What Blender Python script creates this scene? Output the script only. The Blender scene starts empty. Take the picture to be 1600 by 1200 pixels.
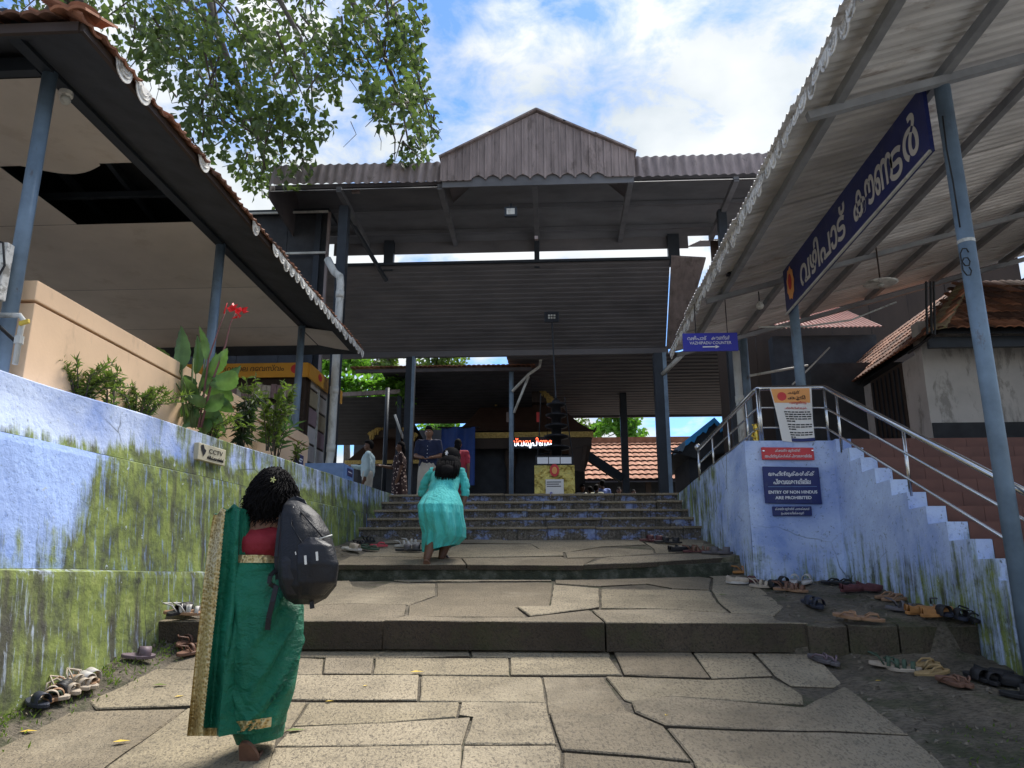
import bpy, bmesh, math, random
from mathutils import Vector, Matrix, Euler, noise as mn
random.seed(11)
R = math.radians
sc = bpy.context.scene
# ---------------------------------------------------------------- camera
TH = R(14.2); PSI = math.atan(66/1200*math.cos(TH)); CZ = 1.0; FPX = 1200.0
cam = bpy.data.cameras.new('camera'); co = bpy.data.objects.new('camera', cam)
sc.collection.objects.link(co); sc.camera = co
cam.sensor_fit = 'HORIZONTAL'; cam.sensor_width = 36; cam.lens = 36*FPX/1600
cam.clip_start = .05; cam.clip_end = 3000
co.location = (0, 0, CZ); co.rotation_euler = (R(90)+TH, 0, PSI)
# ---------------------------------------------------------------- sky and sun
SUN_EL, SUN_AZ = R(58), R(31)          # azimuth measured from +Y (up the path) towards +X
w = bpy.data.worlds.new('World'); sc.world = w; w.use_nodes = True
nt = w.node_tree; nt.nodes.clear()
def wn(t, **k):
    n = nt.nodes.new(t)
    for a, b in k.items(): setattr(n, a, b)
    return n
out = wn('ShaderNodeOutputWorld'); bg = wn('ShaderNodeBackground'); bg.inputs[1].default_value = .11
sky = wn('ShaderNodeTexSky', sky_type='NISHITA', sun_disc=False)
sky.sun_elevation = SUN_EL; sky.sun_rotation = SUN_AZ; sky.altitude = 50; sky.dust_density = .25; sky.air_density = 1.0; sky.ozone_density = 2.5
tc = wn('ShaderNodeTexCoord'); sp = wn('ShaderNodeSeparateXYZ'); nt.links.new(tc.outputs['Generated'], sp.inputs[0])
mz = wn('ShaderNodeMath', operation='MAXIMUM'); nt.links.new(sp.outputs[2], mz.inputs[0]); mz.inputs[1].default_value = 0
az = wn('ShaderNodeMath', operation='ADD'); nt.links.new(mz.outputs[0], az.inputs[0]); az.inputs[1].default_value = .22
dx = wn('ShaderNodeMath', operation='DIVIDE'); nt.links.new(sp.outputs[0], dx.inputs[0]); nt.links.new(az.outputs[0], dx.inputs[1])
dy = wn('ShaderNodeMath', operation='DIVIDE'); nt.links.new(sp.outputs[1], dy.inputs[0]); nt.links.new(az.outputs[0], dy.inputs[1])
cb = wn('ShaderNodeCombineXYZ'); nt.links.new(dx.outputs[0], cb.inputs[0]); nt.links.new(dy.outputs[0], cb.inputs[1]); cb.inputs[2].default_value = 4.3
n1 = wn('ShaderNodeTexNoise'); nt.links.new(cb.outputs[0], n1.inputs['Vector'])
n1.inputs['Scale'].default_value = 1.15; n1.inputs['Detail'].default_value = 3; n1.inputs['Roughness'].default_value = .5; n1.inputs['Distortion'].default_value = .2
n2 = wn('ShaderNodeTexNoise'); nt.links.new(cb.outputs[0], n2.inputs['Vector'])
n2.inputs['Scale'].default_value = 9.0; n2.inputs['Detail'].default_value = 9; n2.inputs['Roughness'].default_value = .62; n2.inputs['Distortion'].default_value = .25
ms = wn('ShaderNodeMath', operation='MULTIPLY_ADD'); nt.links.new(n2.outputs[0], ms.inputs[0]); ms.inputs[1].default_value = .62
nt.links.new(n1.outputs[0], ms.inputs[2])
rp = wn('ShaderNodeValToRGB'); hz = wn('ShaderNodeMath', operation='SUBTRACT'); hz.inputs[0].default_value = 1; nt.links.new(mz.outputs[0], hz.inputs[1])
hp = wn('ShaderNodeMath', operation='POWER'); nt.links.new(hz.outputs[0], hp.inputs[0]); hp.inputs[1].default_value = 6
ha = wn('ShaderNodeMath', operation='MULTIPLY_ADD'); nt.links.new(hp.outputs[0], ha.inputs[0]); ha.inputs[1].default_value = .3; nt.links.new(ms.outputs[0], ha.inputs[2])
nt.links.new(ha.outputs[0], rp.inputs[0])
rp.color_ramp.elements[0].position = .75; rp.color_ramp.elements[1].position = .92
rp.color_ramp.elements[0].color = (.06, .06, .06, 1); rp.color_ramp.elements[1].color = (1, 1, 1, 1)
n3 = wn('ShaderNodeTexNoise'); nt.links.new(cb.outputs[0], n3.inputs['Vector']); n3.inputs['Scale'].default_value = 4.5; n3.inputs['Detail'].default_value = 7
r3 = wn('ShaderNodeValToRGB'); nt.links.new(n3.outputs[0], r3.inputs[0])
r3.color_ramp.elements[0].position = .3; r3.color_ramp.elements[1].position = .72
r3.color_ramp.elements[0].color = (2.7, 3.05, 3.35, 1); r3.color_ramp.elements[1].color = (4.5, 4.6, 4.65, 1)
tint = wn('ShaderNodeMixRGB', blend_type='MULTIPLY'); tint.inputs[0].default_value = 1; tint.inputs[2].default_value = (.50, .72, .95, 1); nt.links.new(sky.outputs[0], tint.inputs[1])
mx = wn('ShaderNodeMixRGB'); nt.links.new(rp.outputs[0], mx.inputs[0]); nt.links.new(tint.outputs[0], mx.inputs[1]); nt.links.new(r3.outputs[0], mx.inputs[2])
nt.links.new(mx.outputs[0], bg.inputs[0]); nt.links.new(bg.outputs[0], out.inputs[0])
sl = bpy.data.lights.new('sun', 'SUN'); sl.energy = 3.2; sl.angle = R(28); sl.color = (1, .95, .87)
so = bpy.data.objects.new('sun', sl); sc.collection.objects.link(so); so.location = (4, 9, 25)
sdir = Vector((math.sin(SUN_AZ)*math.cos(SUN_EL), math.cos(SUN_AZ)*math.cos(SUN_EL), math.sin(SUN_EL)))
so.rotation_euler = sdir.to_track_quat('Z', 'Y').to_euler()
vs_ = sc.view_settings; vs_.view_transform = 'Standard'; vs_.look = 'None'; vs_.exposure = 1.18; vs_.gamma = 1
try: vs_.use_curve_mapping = False
except Exception: pass
sc.cycles.max_bounces = 7; sc.cycles.diffuse_bounces = 4; sc.cycles.transparent_max_bounces = 6
sc.cycles.use_denoising = True

# ---------------------------------------------------------------- pixel -> world helpers (for surveying positions)
_f = Vector((-math.sin(PSI)*math.cos(TH), math.cos(PSI)*math.cos(TH), math.sin(TH)))
_r = Vector((math.cos(PSI), math.sin(PSI), 0)); _u = _r.cross(_f)
def ray(px, py): return _f + _r*((px-800)/FPX) + _u*((600-py)/FPX)
def W(px, py, d):
    v = ray(px, py); v = v*(d/v.y); return Vector((v.x, v.y, CZ+v.z))
def WX(px, py, x):
    v = ray(px, py); v = v*(x/v.x); return Vector((v.x, v.y, CZ+v.z))
def WZ(px, py, z):
    v = ray(px, py); v = v*((z-CZ)/v.z); return Vector((v.x, v.y, CZ+v.z))
def WP(px, py, y0, z0, s):              # on a plane z = z0 + s*(y-y0)
    v = ray(px, py); t = (z0-CZ-s*y0)/(v.z-s*v.y); v = v*t; return Vector((v.x, v.y, CZ+v.z))

# ---------------------------------------------------------------- mesh builder
COL = sc.collection
def wloc(o):
    p = Vector((0, 0, 0))
    while o is not None: p = p+o.location; o = o.parent
    return p
class MB:
    def __init__(s): s.v = []; s.f = []
    def add(s, vs, fs):
        o = len(s.v); s.v += [Vector(p) for p in vs]; s.f += [tuple(i+o for i in f) for f in fs]; return s
    def box(s, a, b, m=None):
        x0, y0, z0 = a; x1, y1, z1 = b
        vs = [Vector(p) for p in ((x0,y0,z0),(x1,y0,z0),(x1,y1,z0),(x0,y1,z0),(x0,y0,z1),(x1,y0,z1),(x1,y1,z1),(x0,y1,z1))]
        if m is not None: vs = [m@p for p in vs]
        return s.add(vs, [(0,3,2,1),(4,5,6,7),(0,1,5,4),(1,2,6,5),(2,3,7,6),(3,0,4,7)])
    def bar(s, p, q, wx, wz, up=(0,0,1)):
        p = Vector(p); q = Vector(q); d = (q-p).normalized(); u = Vector(up)
        if abs(d.dot(u)) > .98: u = Vector((0,1,0))
        a = d.cross(u).normalized(); b = a.cross(d).normalized(); a *= wx/2; b *= wz/2
        vs = [p-a-b, p+a-b, p+a+b, p-a+b, q-a-b, q+a-b, q+a+b, q-a+b]
        return s.add(vs, [(0,3,2,1),(4,5,6,7),(0,1,5,4),(1,2,6,5),(2,3,7,6),(3,0,4,7)])
    def tube(s, pts, r, n=8, cap=True):
        pts = [Vector(p) for p in pts]; k = len(pts)
        rs = r if isinstance(r, (list, tuple)) else [r]*k
        o = len(s.v); pa = None
        for i, p in enumerate(pts):
            t = (pts[min(i+1,k-1)]-pts[max(i-1,0)])
            t = t.normalized() if t.length > 1e-9 else Vector((0,0,1))
            if pa is None:
                pa = t.cross(Vector((0,0,1)));
                if pa.length < .05: pa = t.cross(Vector((0,1,0)))
            pa = (pa-t*pa.dot(t)).normalized(); pb = t.cross(pa)
            for j in range(n):
                a = 2*math.pi*j/n; s.v.append(p+(pa*math.cos(a)+pb*math.sin(a))*rs[i])
        for i in range(k-1):
            for j in range(n):
                s.f.append((o+i*n+j, o+i*n+(j+1)%n, o+(i+1)*n+(j+1)%n, o+(i+1)*n+j))
        if cap:
            s.f.append(tuple(o+j for j in reversed(range(n)))); s.f.append(tuple(o+(k-1)*n+j for j in range(n)))
        return s
    def rings(s, rings, cap=True, closed=True):
        o = len(s.v); n = len(rings[0])
        for r in rings: s.v += [Vector(p) for p in r]
        for i in range(len(rings)-1):
            for j in range(n if closed else n-1):
                s.f.append((o+i*n+j, o+i*n+(j+1)%n, o+(i+1)*n+(j+1)%n, o+(i+1)*n+j))
        if cap and closed:
            s.f.append(tuple(o+j for j in reversed(range(n)))); s.f.append(tuple(o+(len(rings)-1)*n+j for j in range(n)))
        return s
    def lathe(s, c, prof, n=16, m=None):
        c = Vector(c); rr = []
        for r, z in prof:
            ring = [Vector((r*math.cos(2*math.pi*j/n), r*math.sin(2*math.pi*j/n), z)) for j in range(n)]
            rr.append([c+(m@p if m else p) for p in ring])
        return s.rings(rr)
    def grid(s, fn, nu, nv):
        o = len(s.v)
        for i in range(nu+1):
            for j in range(nv+1): s.v.append(Vector(fn(i/nu, j/nv)))
        for i in range(nu):
            for j in range(nv):
                a = o+i*(nv+1)+j; s.f.append((a, a+nv+1, a+nv+2, a+1))
        return s
    def slab(s, poly, off):                 # closed prism: polygon and the same polygon shifted by off
        n = len(poly); off = Vector(off); o = len(s.v)
        s.v += [Vector(p) for p in poly]+[Vector(p)+off for p in poly]
        s.f.append(tuple(o+i for i in range(n))); s.f.append(tuple(o+n+i for i in reversed(range(n))))
        for i in range(n): s.f.append((o+i, o+n+i, o+n+(i+1)%n, o+(i+1)%n))
        return s
    def mesh(s, name, mat, smooth=False, rel=None):
        me = bpy.data.meshes.new(name); r = rel or Vector((0,0,0))
        me.from_pydata([tuple(p-r) for p in s.v], [], s.f)
        if mat: me.materials.append(mat)
        if smooth: me.polygons.foreach_set('use_smooth', [True]*len(me.polygons))
        me.update(); return me
    def build(s, name, mat, parent=None, smooth=False, local=False, fixn=True):
        me = s.mesh(name, mat, smooth, None if (parent is None or local) else wloc(parent))
        if fixn:
            bm = bmesh.new(); bm.from_mesh(me); bmesh.ops.recalc_face_normals(bm, faces=bm.faces); bm.to_mesh(me); bm.free()
        o = bpy.data.objects.new(name, me); COL.objects.link(o)
        if parent is not None: o.parent = parent
        return o
def link(name, me, parent=None, loc=None, rot=None, scale=None):
    o = bpy.data.objects.new(name, me); COL.objects.link(o)
    if parent is not None: o.parent = parent
    if loc is not None: o.location = loc
    if rot is not None: o.rotation_euler = rot
    if scale is not None: o.scale = scale
    return o
def tag(o, label, cat, group=None):
    o['label'] = label; o['category'] = cat
    if group: o['group'] = group
    return o
def thing(name, label, cat, loc=(0,0,0), rz=0, group=None):
    o = bpy.data.objects.new(name, None); o.empty_display_size = .1; COL.objects.link(o)
    o.location = loc; o.rotation_euler = (0, 0, rz); return tag(o, label, cat, group)
def struct(o): o['kind'] = 'structure'; return o
def stuff(o): o['kind'] = 'stuff'; return o
def bevel(o, wd, seg=2):
    bm = bmesh.new(); bm.from_mesh(o.data)
    bmesh.ops.bevel(bm, geom=[e for e in bm.edges if e.is_manifold and e.calc_face_angle(0) > .5], offset=wd, segments=seg, affect='EDGES', profile=.6)
    bm.to_mesh(o.data); bm.free(); return o
def smooth01(a, b, x):
    t = max(0, min(1, (x-a)/(b-a))); return t*t*(3-2*t)
def textmesh(s, size, mat, ext=.002, align='CENTER', shear=0, name='lettering', bold=0):
    cu = bpy.data.curves.new(name, 'FONT'); cu.body = s; cu.size = size; cu.extrude = ext; cu.align_x = align; cu.align_y = 'CENTER'
    cu.shear = shear; cu.resolution_u = 3; cu.offset = bold
    to = bpy.data.objects.new('t', cu); COL.objects.link(to)
    dg = bpy.context.evaluated_depsgraph_get(); me = bpy.data.meshes.new_from_object(to.evaluated_get(dg))
    bpy.data.objects.remove(to); me.name = name; me.materials.clear(); me.materials.append(mat); return me
def put_text(s, size, mat, o, u, n, parent, name='lettering', width=None, height=None, ext=.0015, bold=0):
    """flat print: origin o (centre), u = reading direction, n = facing normal; scaled to the given width / height"""
    me = textmesh(s, size, mat, ext, name=name, bold=bold)
    xs = [v.co.x for v in me.vertices]; ys = [v.co.y for v in me.vertices]
    if not xs: return None
    cx, cy = (min(xs)+max(xs))/2, (min(ys)+max(ys))/2; sx = width/(max(xs)-min(xs)) if width else 1; sy = height/(max(ys)-min(ys)) if height else sx
    u = Vector(u).normalized(); n = Vector(n).normalized(); v = n.cross(u); base = Vector(o)-(wloc(parent) if parent else Vector((0,0,0)))
    for q in me.vertices:
        a, b, c = (q.co.x-cx)*sx, (q.co.y-cy)*sy, q.co.z
        q.co = base+u*a+v*b+n*(c+ext)
    return link(name, me, parent)
# ---------------------------------------------------------------- materials
class G:
    def __init__(s, name):
        s.m = bpy.data.materials.new(name); s.m.use_nodes = True; s.t = s.m.node_tree
        s.b = s.t.nodes['Principled BSDF']; s.o = s.t.nodes['Material Output']
    def n(s, t, **k):
        x = s.t.nodes.new(t)
        for a, b in k.items(): setattr(x, a, b)
        return x
    def lk(s, a, b): s.t.links.new(a, b)
    def set(s, inp, v):
        if hasattr(v, 'node'): s.lk(v, inp)
        elif isinstance(v, (tuple, list)) and len(v) == 3 and inp.type == 'RGBA': inp.default_value = (*v, 1)
        else: inp.default_value = v
    def pos(s): return s.n('ShaderNodeNewGeometry').outputs['Position']
    def obj(s): return s.n('ShaderNodeTexCoord').outputs['Object']
    def rnd(s): return s.n('ShaderNodeObjectInfo').outputs['Random']
    def mapv(s, v, sc_=(1,1,1), loc=(0,0,0), rot=(0,0,0)):
        x = s.n('ShaderNodeMapping'); s.lk(v, x.inputs[0]); x.inputs[1].default_value = loc; x.inputs[2].default_value = rot; x.inputs[3].default_value = sc_; return x.outputs[0]
    def noise(s, v, scale, det=4, rough=.55, dist=0):
        x = s.n('ShaderNodeTexNoise'); s.lk(v, x.inputs['Vector']); x.inputs['Scale'].default_value = scale; x.inputs['Detail'].default_value = det
        x.inputs['Roughness'].default_value = rough; x.inputs['Distortion'].default_value = dist; return x.outputs[0]
    def vor(s, v, scale, feat='F1'):
        x = s.n('ShaderNodeTexVoronoi', feature=feat); s.lk(v, x.inputs['Vector']); x.inputs['Scale'].default_value = scale; return x.outputs['Distance']
    def wave(s, v, scale, dist=0, ds=1, direction='X', prof='SIN'):
        x = s.n('ShaderNodeTexWave', bands_direction=direction, wave_profile=prof); s.lk(v, x.inputs['Vector']); x.inputs['Scale'].default_value = scale
        x.inputs['Distortion'].default_value = dist; x.inputs['Detail Scale'].default_value = ds; x.inputs['Detail'].default_value = 3; return x.outputs['Fac']
    def ramp(s, v, stops):
        x = s.n('ShaderNodeValToRGB'); s.lk(v, x.inputs[0]); e = x.color_ramp.elements
        while len(e) < len(stops): e.new(.5)
        for q, (p, c) in zip(e, stops):
            q.position = p; q.color = (c, c, c, 1) if isinstance(c, (int, float)) else (*c, 1)
        return x.outputs[0]
    def mix(s, f, a, b, mode='MIX'):
        x = s.n('ShaderNodeMixRGB', blend_type=mode); s.set(x.inputs[0], f)
        for i, c in ((1, a), (2, b)): s.set(x.inputs[i], c)
        return x.outputs[0]
    def math(s, op, a, b=0, c=0, clamp=False):
        x = s.n('ShaderNodeMath', operation=op, use_clamp=clamp); s.set(x.inputs[0], a); s.set(x.inputs[1], b); s.set(x.inputs[2], c); return x.outputs[0]
    def sep(s, v):
        x = s.n('ShaderNodeSeparateXYZ'); s.lk(v, x.inputs[0]); return x.outputs
    def bump(s, h, st=.3, d=.01, nrm=None):
        x = s.n('ShaderNodeBump'); s.lk(h, x.inputs['Height']); x.inputs['Strength'].default_value = st; x.inputs['Distance'].default_value = d
        if nrm is not None: s.lk(nrm, x.inputs['Normal'])
        s.lk(x.outputs[0], s.b.inputs['Normal']); return x.outputs[0]
    def fin(s, col, rough=.8, metal=0, spec=.3):
        s.set(s.b.inputs['Base Color'], col); s.set(s.b.inputs['Roughness'], rough); s.set(s.b.inputs['Metallic'], metal)
        s.b.inputs['Specular IOR Level'].default_value = spec; return s.m
def mul(c, k): return tuple(min(1, x*k) for x in c)
def M(name, c, rough=.8, metal=0, var=.2, vs=7, bump=.15, bs=45, bd=.004, c2=None, spec=.3, world=True, rnd=0, stretch=(1,1,1), stain=None):
    g = G(name); v = g.pos() if world else g.obj(); v = g.mapv(v, stretch)
    n = g.noise(v, vs, 6, .6); col = g.ramp(n, [(.25, mul(c, 1-var)), (.5, c), (.78, c2 or mul(c, 1+var))])
    if rnd: col = g.mix(1, col, g.ramp(g.rnd(), [(0, 1-rnd), (1, 1.0)]), 'MULTIPLY')
    if stain:
        sc_, st_, sk_, ss_ = stain; v2 = g.mapv(g.pos() if world else g.obj(), ss_); col = g.mix(g.math('MULTIPLY', g.ramp(g.noise(v2, 2.3, 7, .72, .3), [(st_, 0), (st_+.09, 1)]), sk_), col, sc_)
    if bump: g.bump(g.noise(v, bs, 4), bump, bd)
    return g.fin(col, rough, metal, spec)
def emis(name, c, st):
    g = G(name); g.set(g.b.inputs['Emission Color'], c); g.b.inputs['Emission Strength'].default_value = st; return g.fin(mul(c, .6), .5)

def stone_mat(name, c, dark, moss=0, chisel=1.0):
    g = G(name); v = g.pos()
    a = g.noise(v, 1.7, 5, .6); b = g.noise(v, 55, 5, .7)
    col = g.ramp(a, [(.28, mul(c, .72)), (.5, c), (.74, mul(c, 1.18))])
    col = g.mix(1, col, g.ramp(g.rnd(), [(0, (.66, .63, .60)), (.3, (.88, .86, .85)), (.6, (.98, .96, .90)), (1, (1.14, 1.12, 1.1))]), 'MULTIPLY')
    sp_ = g.noise(g.mapv(v, (1, .45, 1)), 62, 3, .7)                    # pecked, chiselled surface
    pits = g.ramp(sp_, [(.36, 0), (.5, 1)])
    col = g.mix(g.math('MULTIPLY', g.math('SUBTRACT', 1, pits), .75), col, dark)
    st = g.ramp(g.noise(v, 2.1, 7, .7, .6), [(.5, 0), (.68, 1)])      # stains
    col = g.mix(g.math('MULTIPLY', st, .55), col, mul(c, .45))
    pale = g.ramp(g.noise(g.mapv(v, (1, 1, 1), loc=(7, 3, 1)), 1.2, 5, .65), [(.55, 0), (.75, .5)])
    col = g.mix(pale, col, mul(c, 1.45))
    if moss:
        mo = g.ramp(g.noise(v, 2.6, 6, .7), [(.5, 0), (.66, 1)])
        col = g.mix(g.math('MULTIPLY', mo, moss), col, (.055, .07, .022))
    w1 = g.wave(g.mapv(v, (1, 1, 1), rot=(0, 0, .5)), 9, 14, 2.2)
    h = g.math('ADD', g.math('MULTIPLY', sp_, .8), g.math('MULTIPLY', w1, .35*chisel)); h = g.math('ADD', h, g.math('MULTIPLY', b, .5))
    g.bump(h, .75, .012)
    return g.fin(col, .88, 0, .25)
SLAB = stone_mat('granite_flag', (.30, .255, .182), (.10, .085, .066))
SLAB_DARK = stone_mat('dark_stone_edge', (.085, .068, .05), (.03, .025, .02), .35)  # darker stone colour for the upright slab faces
SLABE = stone_mat('granite_edge_slab', (.30, .255, .185), (.10, .085, .066), .15)

def ground_mat():
    g = G('mossy_rock_ground'); v = g.pos()
    a = g.noise(v, 2.2, 7, .65, .3); b = g.noise(g.mapv(v, (1, 2.6, 2)), 24, 6, .75)
    col = g.ramp(a, [(.3, (.10, .085, .062)), (.5, (.20, .168, .125)), (.72, (.30, .255, .19))])
    col = g.mix(g.ramp(b, [(.35, .75), (.55, 0)]), col, (.022, .02, .014))
    mo = g.ramp(g.noise(v, 3.1, 6, .7), [(.5, 0), (.62, 1)])
    col = g.mix(g.math('MULTIPLY', mo, .55), col, (.045, .062, .018))
    g.bump(g.math('ADD', b, g.math('MULTIPLY', a, .6)), .9, .035)
    return g.fin(col, .82, 0, .3)
GROUND = ground_mat()

ROCKBIT = M('grit', (.17, .145, .11), .9, 0, .5, 20, .4, 60, .01)
def riser_mat():
    g = G('step_stone_peeling_paint'); v = g.pos()
    a = g.noise(g.mapv(v, (3, 1, 5)), 2.2, 6, .7); b = g.noise(v, 38, 5, .7)
    col = g.ramp(b, [(.3, (.03, .026, .021)), (.5, (.115, .1, .082)), (.75, (.25, .22, .185))])
    pz = g.sep(v)[2]
    pt = g.ramp(g.math('ADD', g.noise(g.mapv(v, (1.3, 1, 2)), 2.6, 6, .75), g.math('MULTIPLY', b, .22)), [(.62, 0), (.7, 1)])
    col = g.mix(g.math('MULTIPLY', pt, .8), col, g.ramp(a, [(.3, (.11, .16, .42)), (.6, (.3, .38, .6)), (.75, (.5, .52, .55))]))
    st = g.ramp(g.noise(g.mapv(v, (9, 1, .8)), 2.4, 5), [(.5, 0), (.68, .75)])
    col = g.mix(st, col, (.03, .028, .022))
    g.bump(g.math('ADD', b, a), .7, .012)
    return g.fin(col, .85, 0, .3)
RISER = riser_mat()
CONC_GREEN = M('mossy_concrete', (.05, .056, .038), .85, 0, .5, 9, .9, 60, .02, (.16, .16, .13))

def bluewall(name, moss_y0, moss_y1, zlo, zhi, amount, deep=(.24, .34, .66), pale=(.55, .63, .82), grime=.5):
    """lime-washed blue plaster; algae streaks where water runs down"""
    g = G(name); v = g.pos(); p = g.sep(v)
    a = g.noise(v, 1.5, 6, .62, .3); f = g.noise(v, 22, 5, .65); big = g.noise(g.mapv(v, (1, 1, .7)), .9, 3)
    col = g.ramp(g.math('ADD', g.math('MULTIPLY', a, .7), g.math('MULTIPLY', big, .4)), [(.40, deep), (.58, pale), (.74, mul(pale, 1.3))])
    col = g.mix(g.ramp(f, [(.28, .55), (.42, 0)]), col, mul(deep, .9))
    streak = g.noise(g.mapv(v, (7, 7, .75)), 1.5, 6, .68, .15); fine = g.noise(g.mapv(v, (26, 26, 1.6)), 1.6, 4, .6)
    blot = g.noise(v, 3.4, 6, .7, .3)
    m = g.math('ADD', g.math('MULTIPLY', streak, .75), g.math('MULTIPLY', blot, .55))
    m = g.math('ADD', m, g.math('MULTIPLY', fine, .2))
    yy = g.n('ShaderNodeMapRange', interpolation_type='SMOOTHSTEP'); g.lk(p[1], yy.inputs[0]); yy.inputs[1].default_value = moss_y0; yy.inputs[2].default_value = moss_y1
    zz = g.n('ShaderNodeMapRange', interpolation_type='SMOOTHSTEP'); g.lk(p[2], zz.inputs[0]); zz.inputs[1].default_value = zhi; zz.inputs[2].default_value = zlo
    k = g.math('ADD', g.math('MULTIPLY', yy.outputs[0], .42), g.math('MULTIPLY', zz.outputs[0], .42))
    m = g.math('ADD', m, g.math('MULTIPLY', g.math('SUBTRACT', k, .42), amount))
    mask = g.ramp(m, [(.62, 0), (.80, 1)])
    gc = g.ramp(g.noise(v, 5, 6, .7), [(.3, (.05, .05, .018)), (.42, (.11, .13, .025)), (.55, (.20, .245, .035)), (.68, (.30, .34, .075)), (.8, (.42, .46, .22))])
    gc = g.mix(g.ramp(g.noise(g.mapv(v, (6, 6, .7)), 1.3, 5, .6), [(.5, 0), (.66, .85)]), gc, (.045, .032, .02))
    drip = g.ramp(g.noise(g.mapv(v, (17, 17, .9)), 1.7, 5, .7), [(.56, 0), (.66, .55)])
    col = g.mix(g.math('MULTIPLY', g.math('MULTIPLY', mask, .95), g.math('SUBTRACT', 1, drip)), col, gc)
    chip = g.ramp(g.noise(v, 11, 5, .7), [(.66, 0), (.69, 1)])
    col = g.mix(g.math('MULTIPLY', chip, .8), col, (.5, .56, .62))
    dk = g.ramp(g.noise(v, 30, 4, .7), [(.3, grime), (.4, 0)])
    col = g.mix(dk, col, (.03, .035, .03))
    wv = g.n('ShaderNodeTexVoronoi', feature='DISTANCE_TO_EDGE'); g.lk(g.mix(.12, v, g.noise(v, 3, 3)), wv.inputs['Vector']); wv.inputs['Scale'].default_value = .75
    crack = g.ramp(wv.outputs['Distance'], [(.0, .8), (.005, 0)])
    crack = g.math('MULTIPLY', crack, g.ramp(g.noise(v, 1.1, 3), [(.5, 0), (.6, 1)]))
    col = g.mix(crack, col, (.04, .045, .04))
    g.bump(g.math('ADD', g.math('ADD', f, a), g.math('MULTIPLY', mask, .5)), .5, .016)
    return g.fin(col, .86, 0, .2)
WALL_TOP = bluewall('blue_limewash_upper', 4.5, 7.5, 1.86, 2.08, .75)
WALL_MID = bluewall('blue_limewash_middle', 4.8, 5.8, .9, 2.2, 1.75, deep=(.14, .24, .62), pale=(.36, .48, .80))
WALL_LOW = bluewall('blue_limewash_base', 2.0, 4.2, .6, 1.2, 1.5)
WALL_R = bluewall('blue_limewash_right', 8.6, 10.5, .8, 1.7, .62, deep=(.24, .34, .66), pale=(.50, .60, .82), grime=.7)
STEEL = M('stainless_tube', (.62, .62, .62), .22, 1, .08, 5, .04, 30)
POSTBLUE = M('grey_blue_painted_post', (.16, .22, .28), .45, .1, .3, 5, .2, 30, .004, stain=((.10, .06, .04), .6, .75, (3, 3, 1.2)))
POSTDARK = M('dark_painted_steel', (.028, .034, .042), .5, .2, .3, 4, .1, 30, .003)
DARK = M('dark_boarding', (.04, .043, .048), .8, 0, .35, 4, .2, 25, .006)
HALL = M('weathered_hall_boarding', (.115, .12, .13), .75, 0, .3, 3, .2, 25, .005, stretch=(.4, 1.5, 1))
HALLRED = M('weathered_hall_sheet', (.115, .112, .118), .65, 0, .3, 3, .15, 25, .004, c2=(.15, .14, .142), stretch=(.4, 1, 1))
DARKRED = M('dark_red_sheet', (.075, .068, .07), .6, 0, .35, 3, .15, 25, .004, c2=(.115, .095, .092))
SHEETRED = M('weathered_red_brown_sheet', (.26, .215, .205), .6, .05, .35, 4, .15, 30, .004, stretch=(2.5, 1, .5), rnd=.18, stain=((.09, .07, .06), .55, .6, (2, 1, .7)))
SHEETGREY = M('painted_roof_sheet_underside', (.68, .66, .65), .6, .0, .3, 3.5, .1, 30, .003, rnd=.22, stretch=(.35, 1.6, 1), stain=((.2, .13, .09), .58, .6, (.5, 2, 1)))
PURLIN = M('grey_purlin', (.27, .275, .285), .6, .1, .3, 4, .1, 30, .003)
CEIL = M('stained_ceiling_board', (.64, .57, .49), .85, 0, .13, 1.3, .06, 25, .003, rnd=.1, stain=((.38, .3, .22), .56, .3, (.7, .7, .7)))
PEACH = M('peach_plaster', (.88, .60, .37), .85, 0, .08, 2.2, .2, 40, .005, stain=((.45, .3, .19), .58, .35, (1.5, 1.5, .6)))
WHITEP = M('white_trim_paint', (.62, .60, .55), .75, 0, .3, 9, .2, 40, .004, stain=((.16, .14, .11), .5, .75, (4, 4, 4)))
PVC = M('grey_white_pipe', (.52, .52, .48), .5, 0, .25, 4, .05, 30, stain=((.2, .19, .15), .53, .6, (3, 3, 1)))
BLUEBOX = M('pale_blue_paint', (.22, .34, .58), .7, 0, .22, 6, .15, 40, .004)
TERRA = M('terracotta_tile', (.36, .155, .085), .8, 0, .4, 5, .3, 50, .006, rnd=.55, c2=(.5, .27, .17))
TERRA_OLD = M('blackened_terracotta', (.17, .085, .055), .85, 0, .55, 5, .35, 45, .008, rnd=.55, c2=(.33, .17, .11))
BROWNT = M('brown_step_tile', (.15, .062, .045), .5, 0, .22, 4, .05, 40, .002, rnd=.14)
GROUT = M('step_grout', (.11, .055, .042), .9)
NAVY = M('navy_sign_face', (.022, .03, .13), .4, 0, .2, 3, .05, stain=((.09, .10, .15), .56, .4, (3, 3, 3)))
BLUESIGN = M('royal_blue_sign_face', (.045, .05, .36), .4, 0, .1, 3, .02)
REDSIGN = M('red_sign_face', (.55, .05, .055), .4, 0, .1, 3, .02)
WHITE = M('white_print', (.8, .8, .8), .6, 0, .03, 3, 0)
WHITEOFF = M('aged_white_print', (.55, .53, .50), .6, 0, .08, 3, 0)
ORANGE = M('orange_print', (.8, .36, .12), .6, 0, .1, 3, 0)
YELLOWS = M('yellow_sign_face', (.72, .36, .05), .5, 0, .1, 3, 0)
BLACKP = M('black_print', (.02, .02, .025), .6, 0, .1, 3, 0)
REDP = M('red_print', (.6, .06, .06), .6, 0, .1, 3, 0)
PAPER = M('vinyl_poster', (.72, .70, .66), .55, 0, .05, 4, .05, 12, .01)
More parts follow.
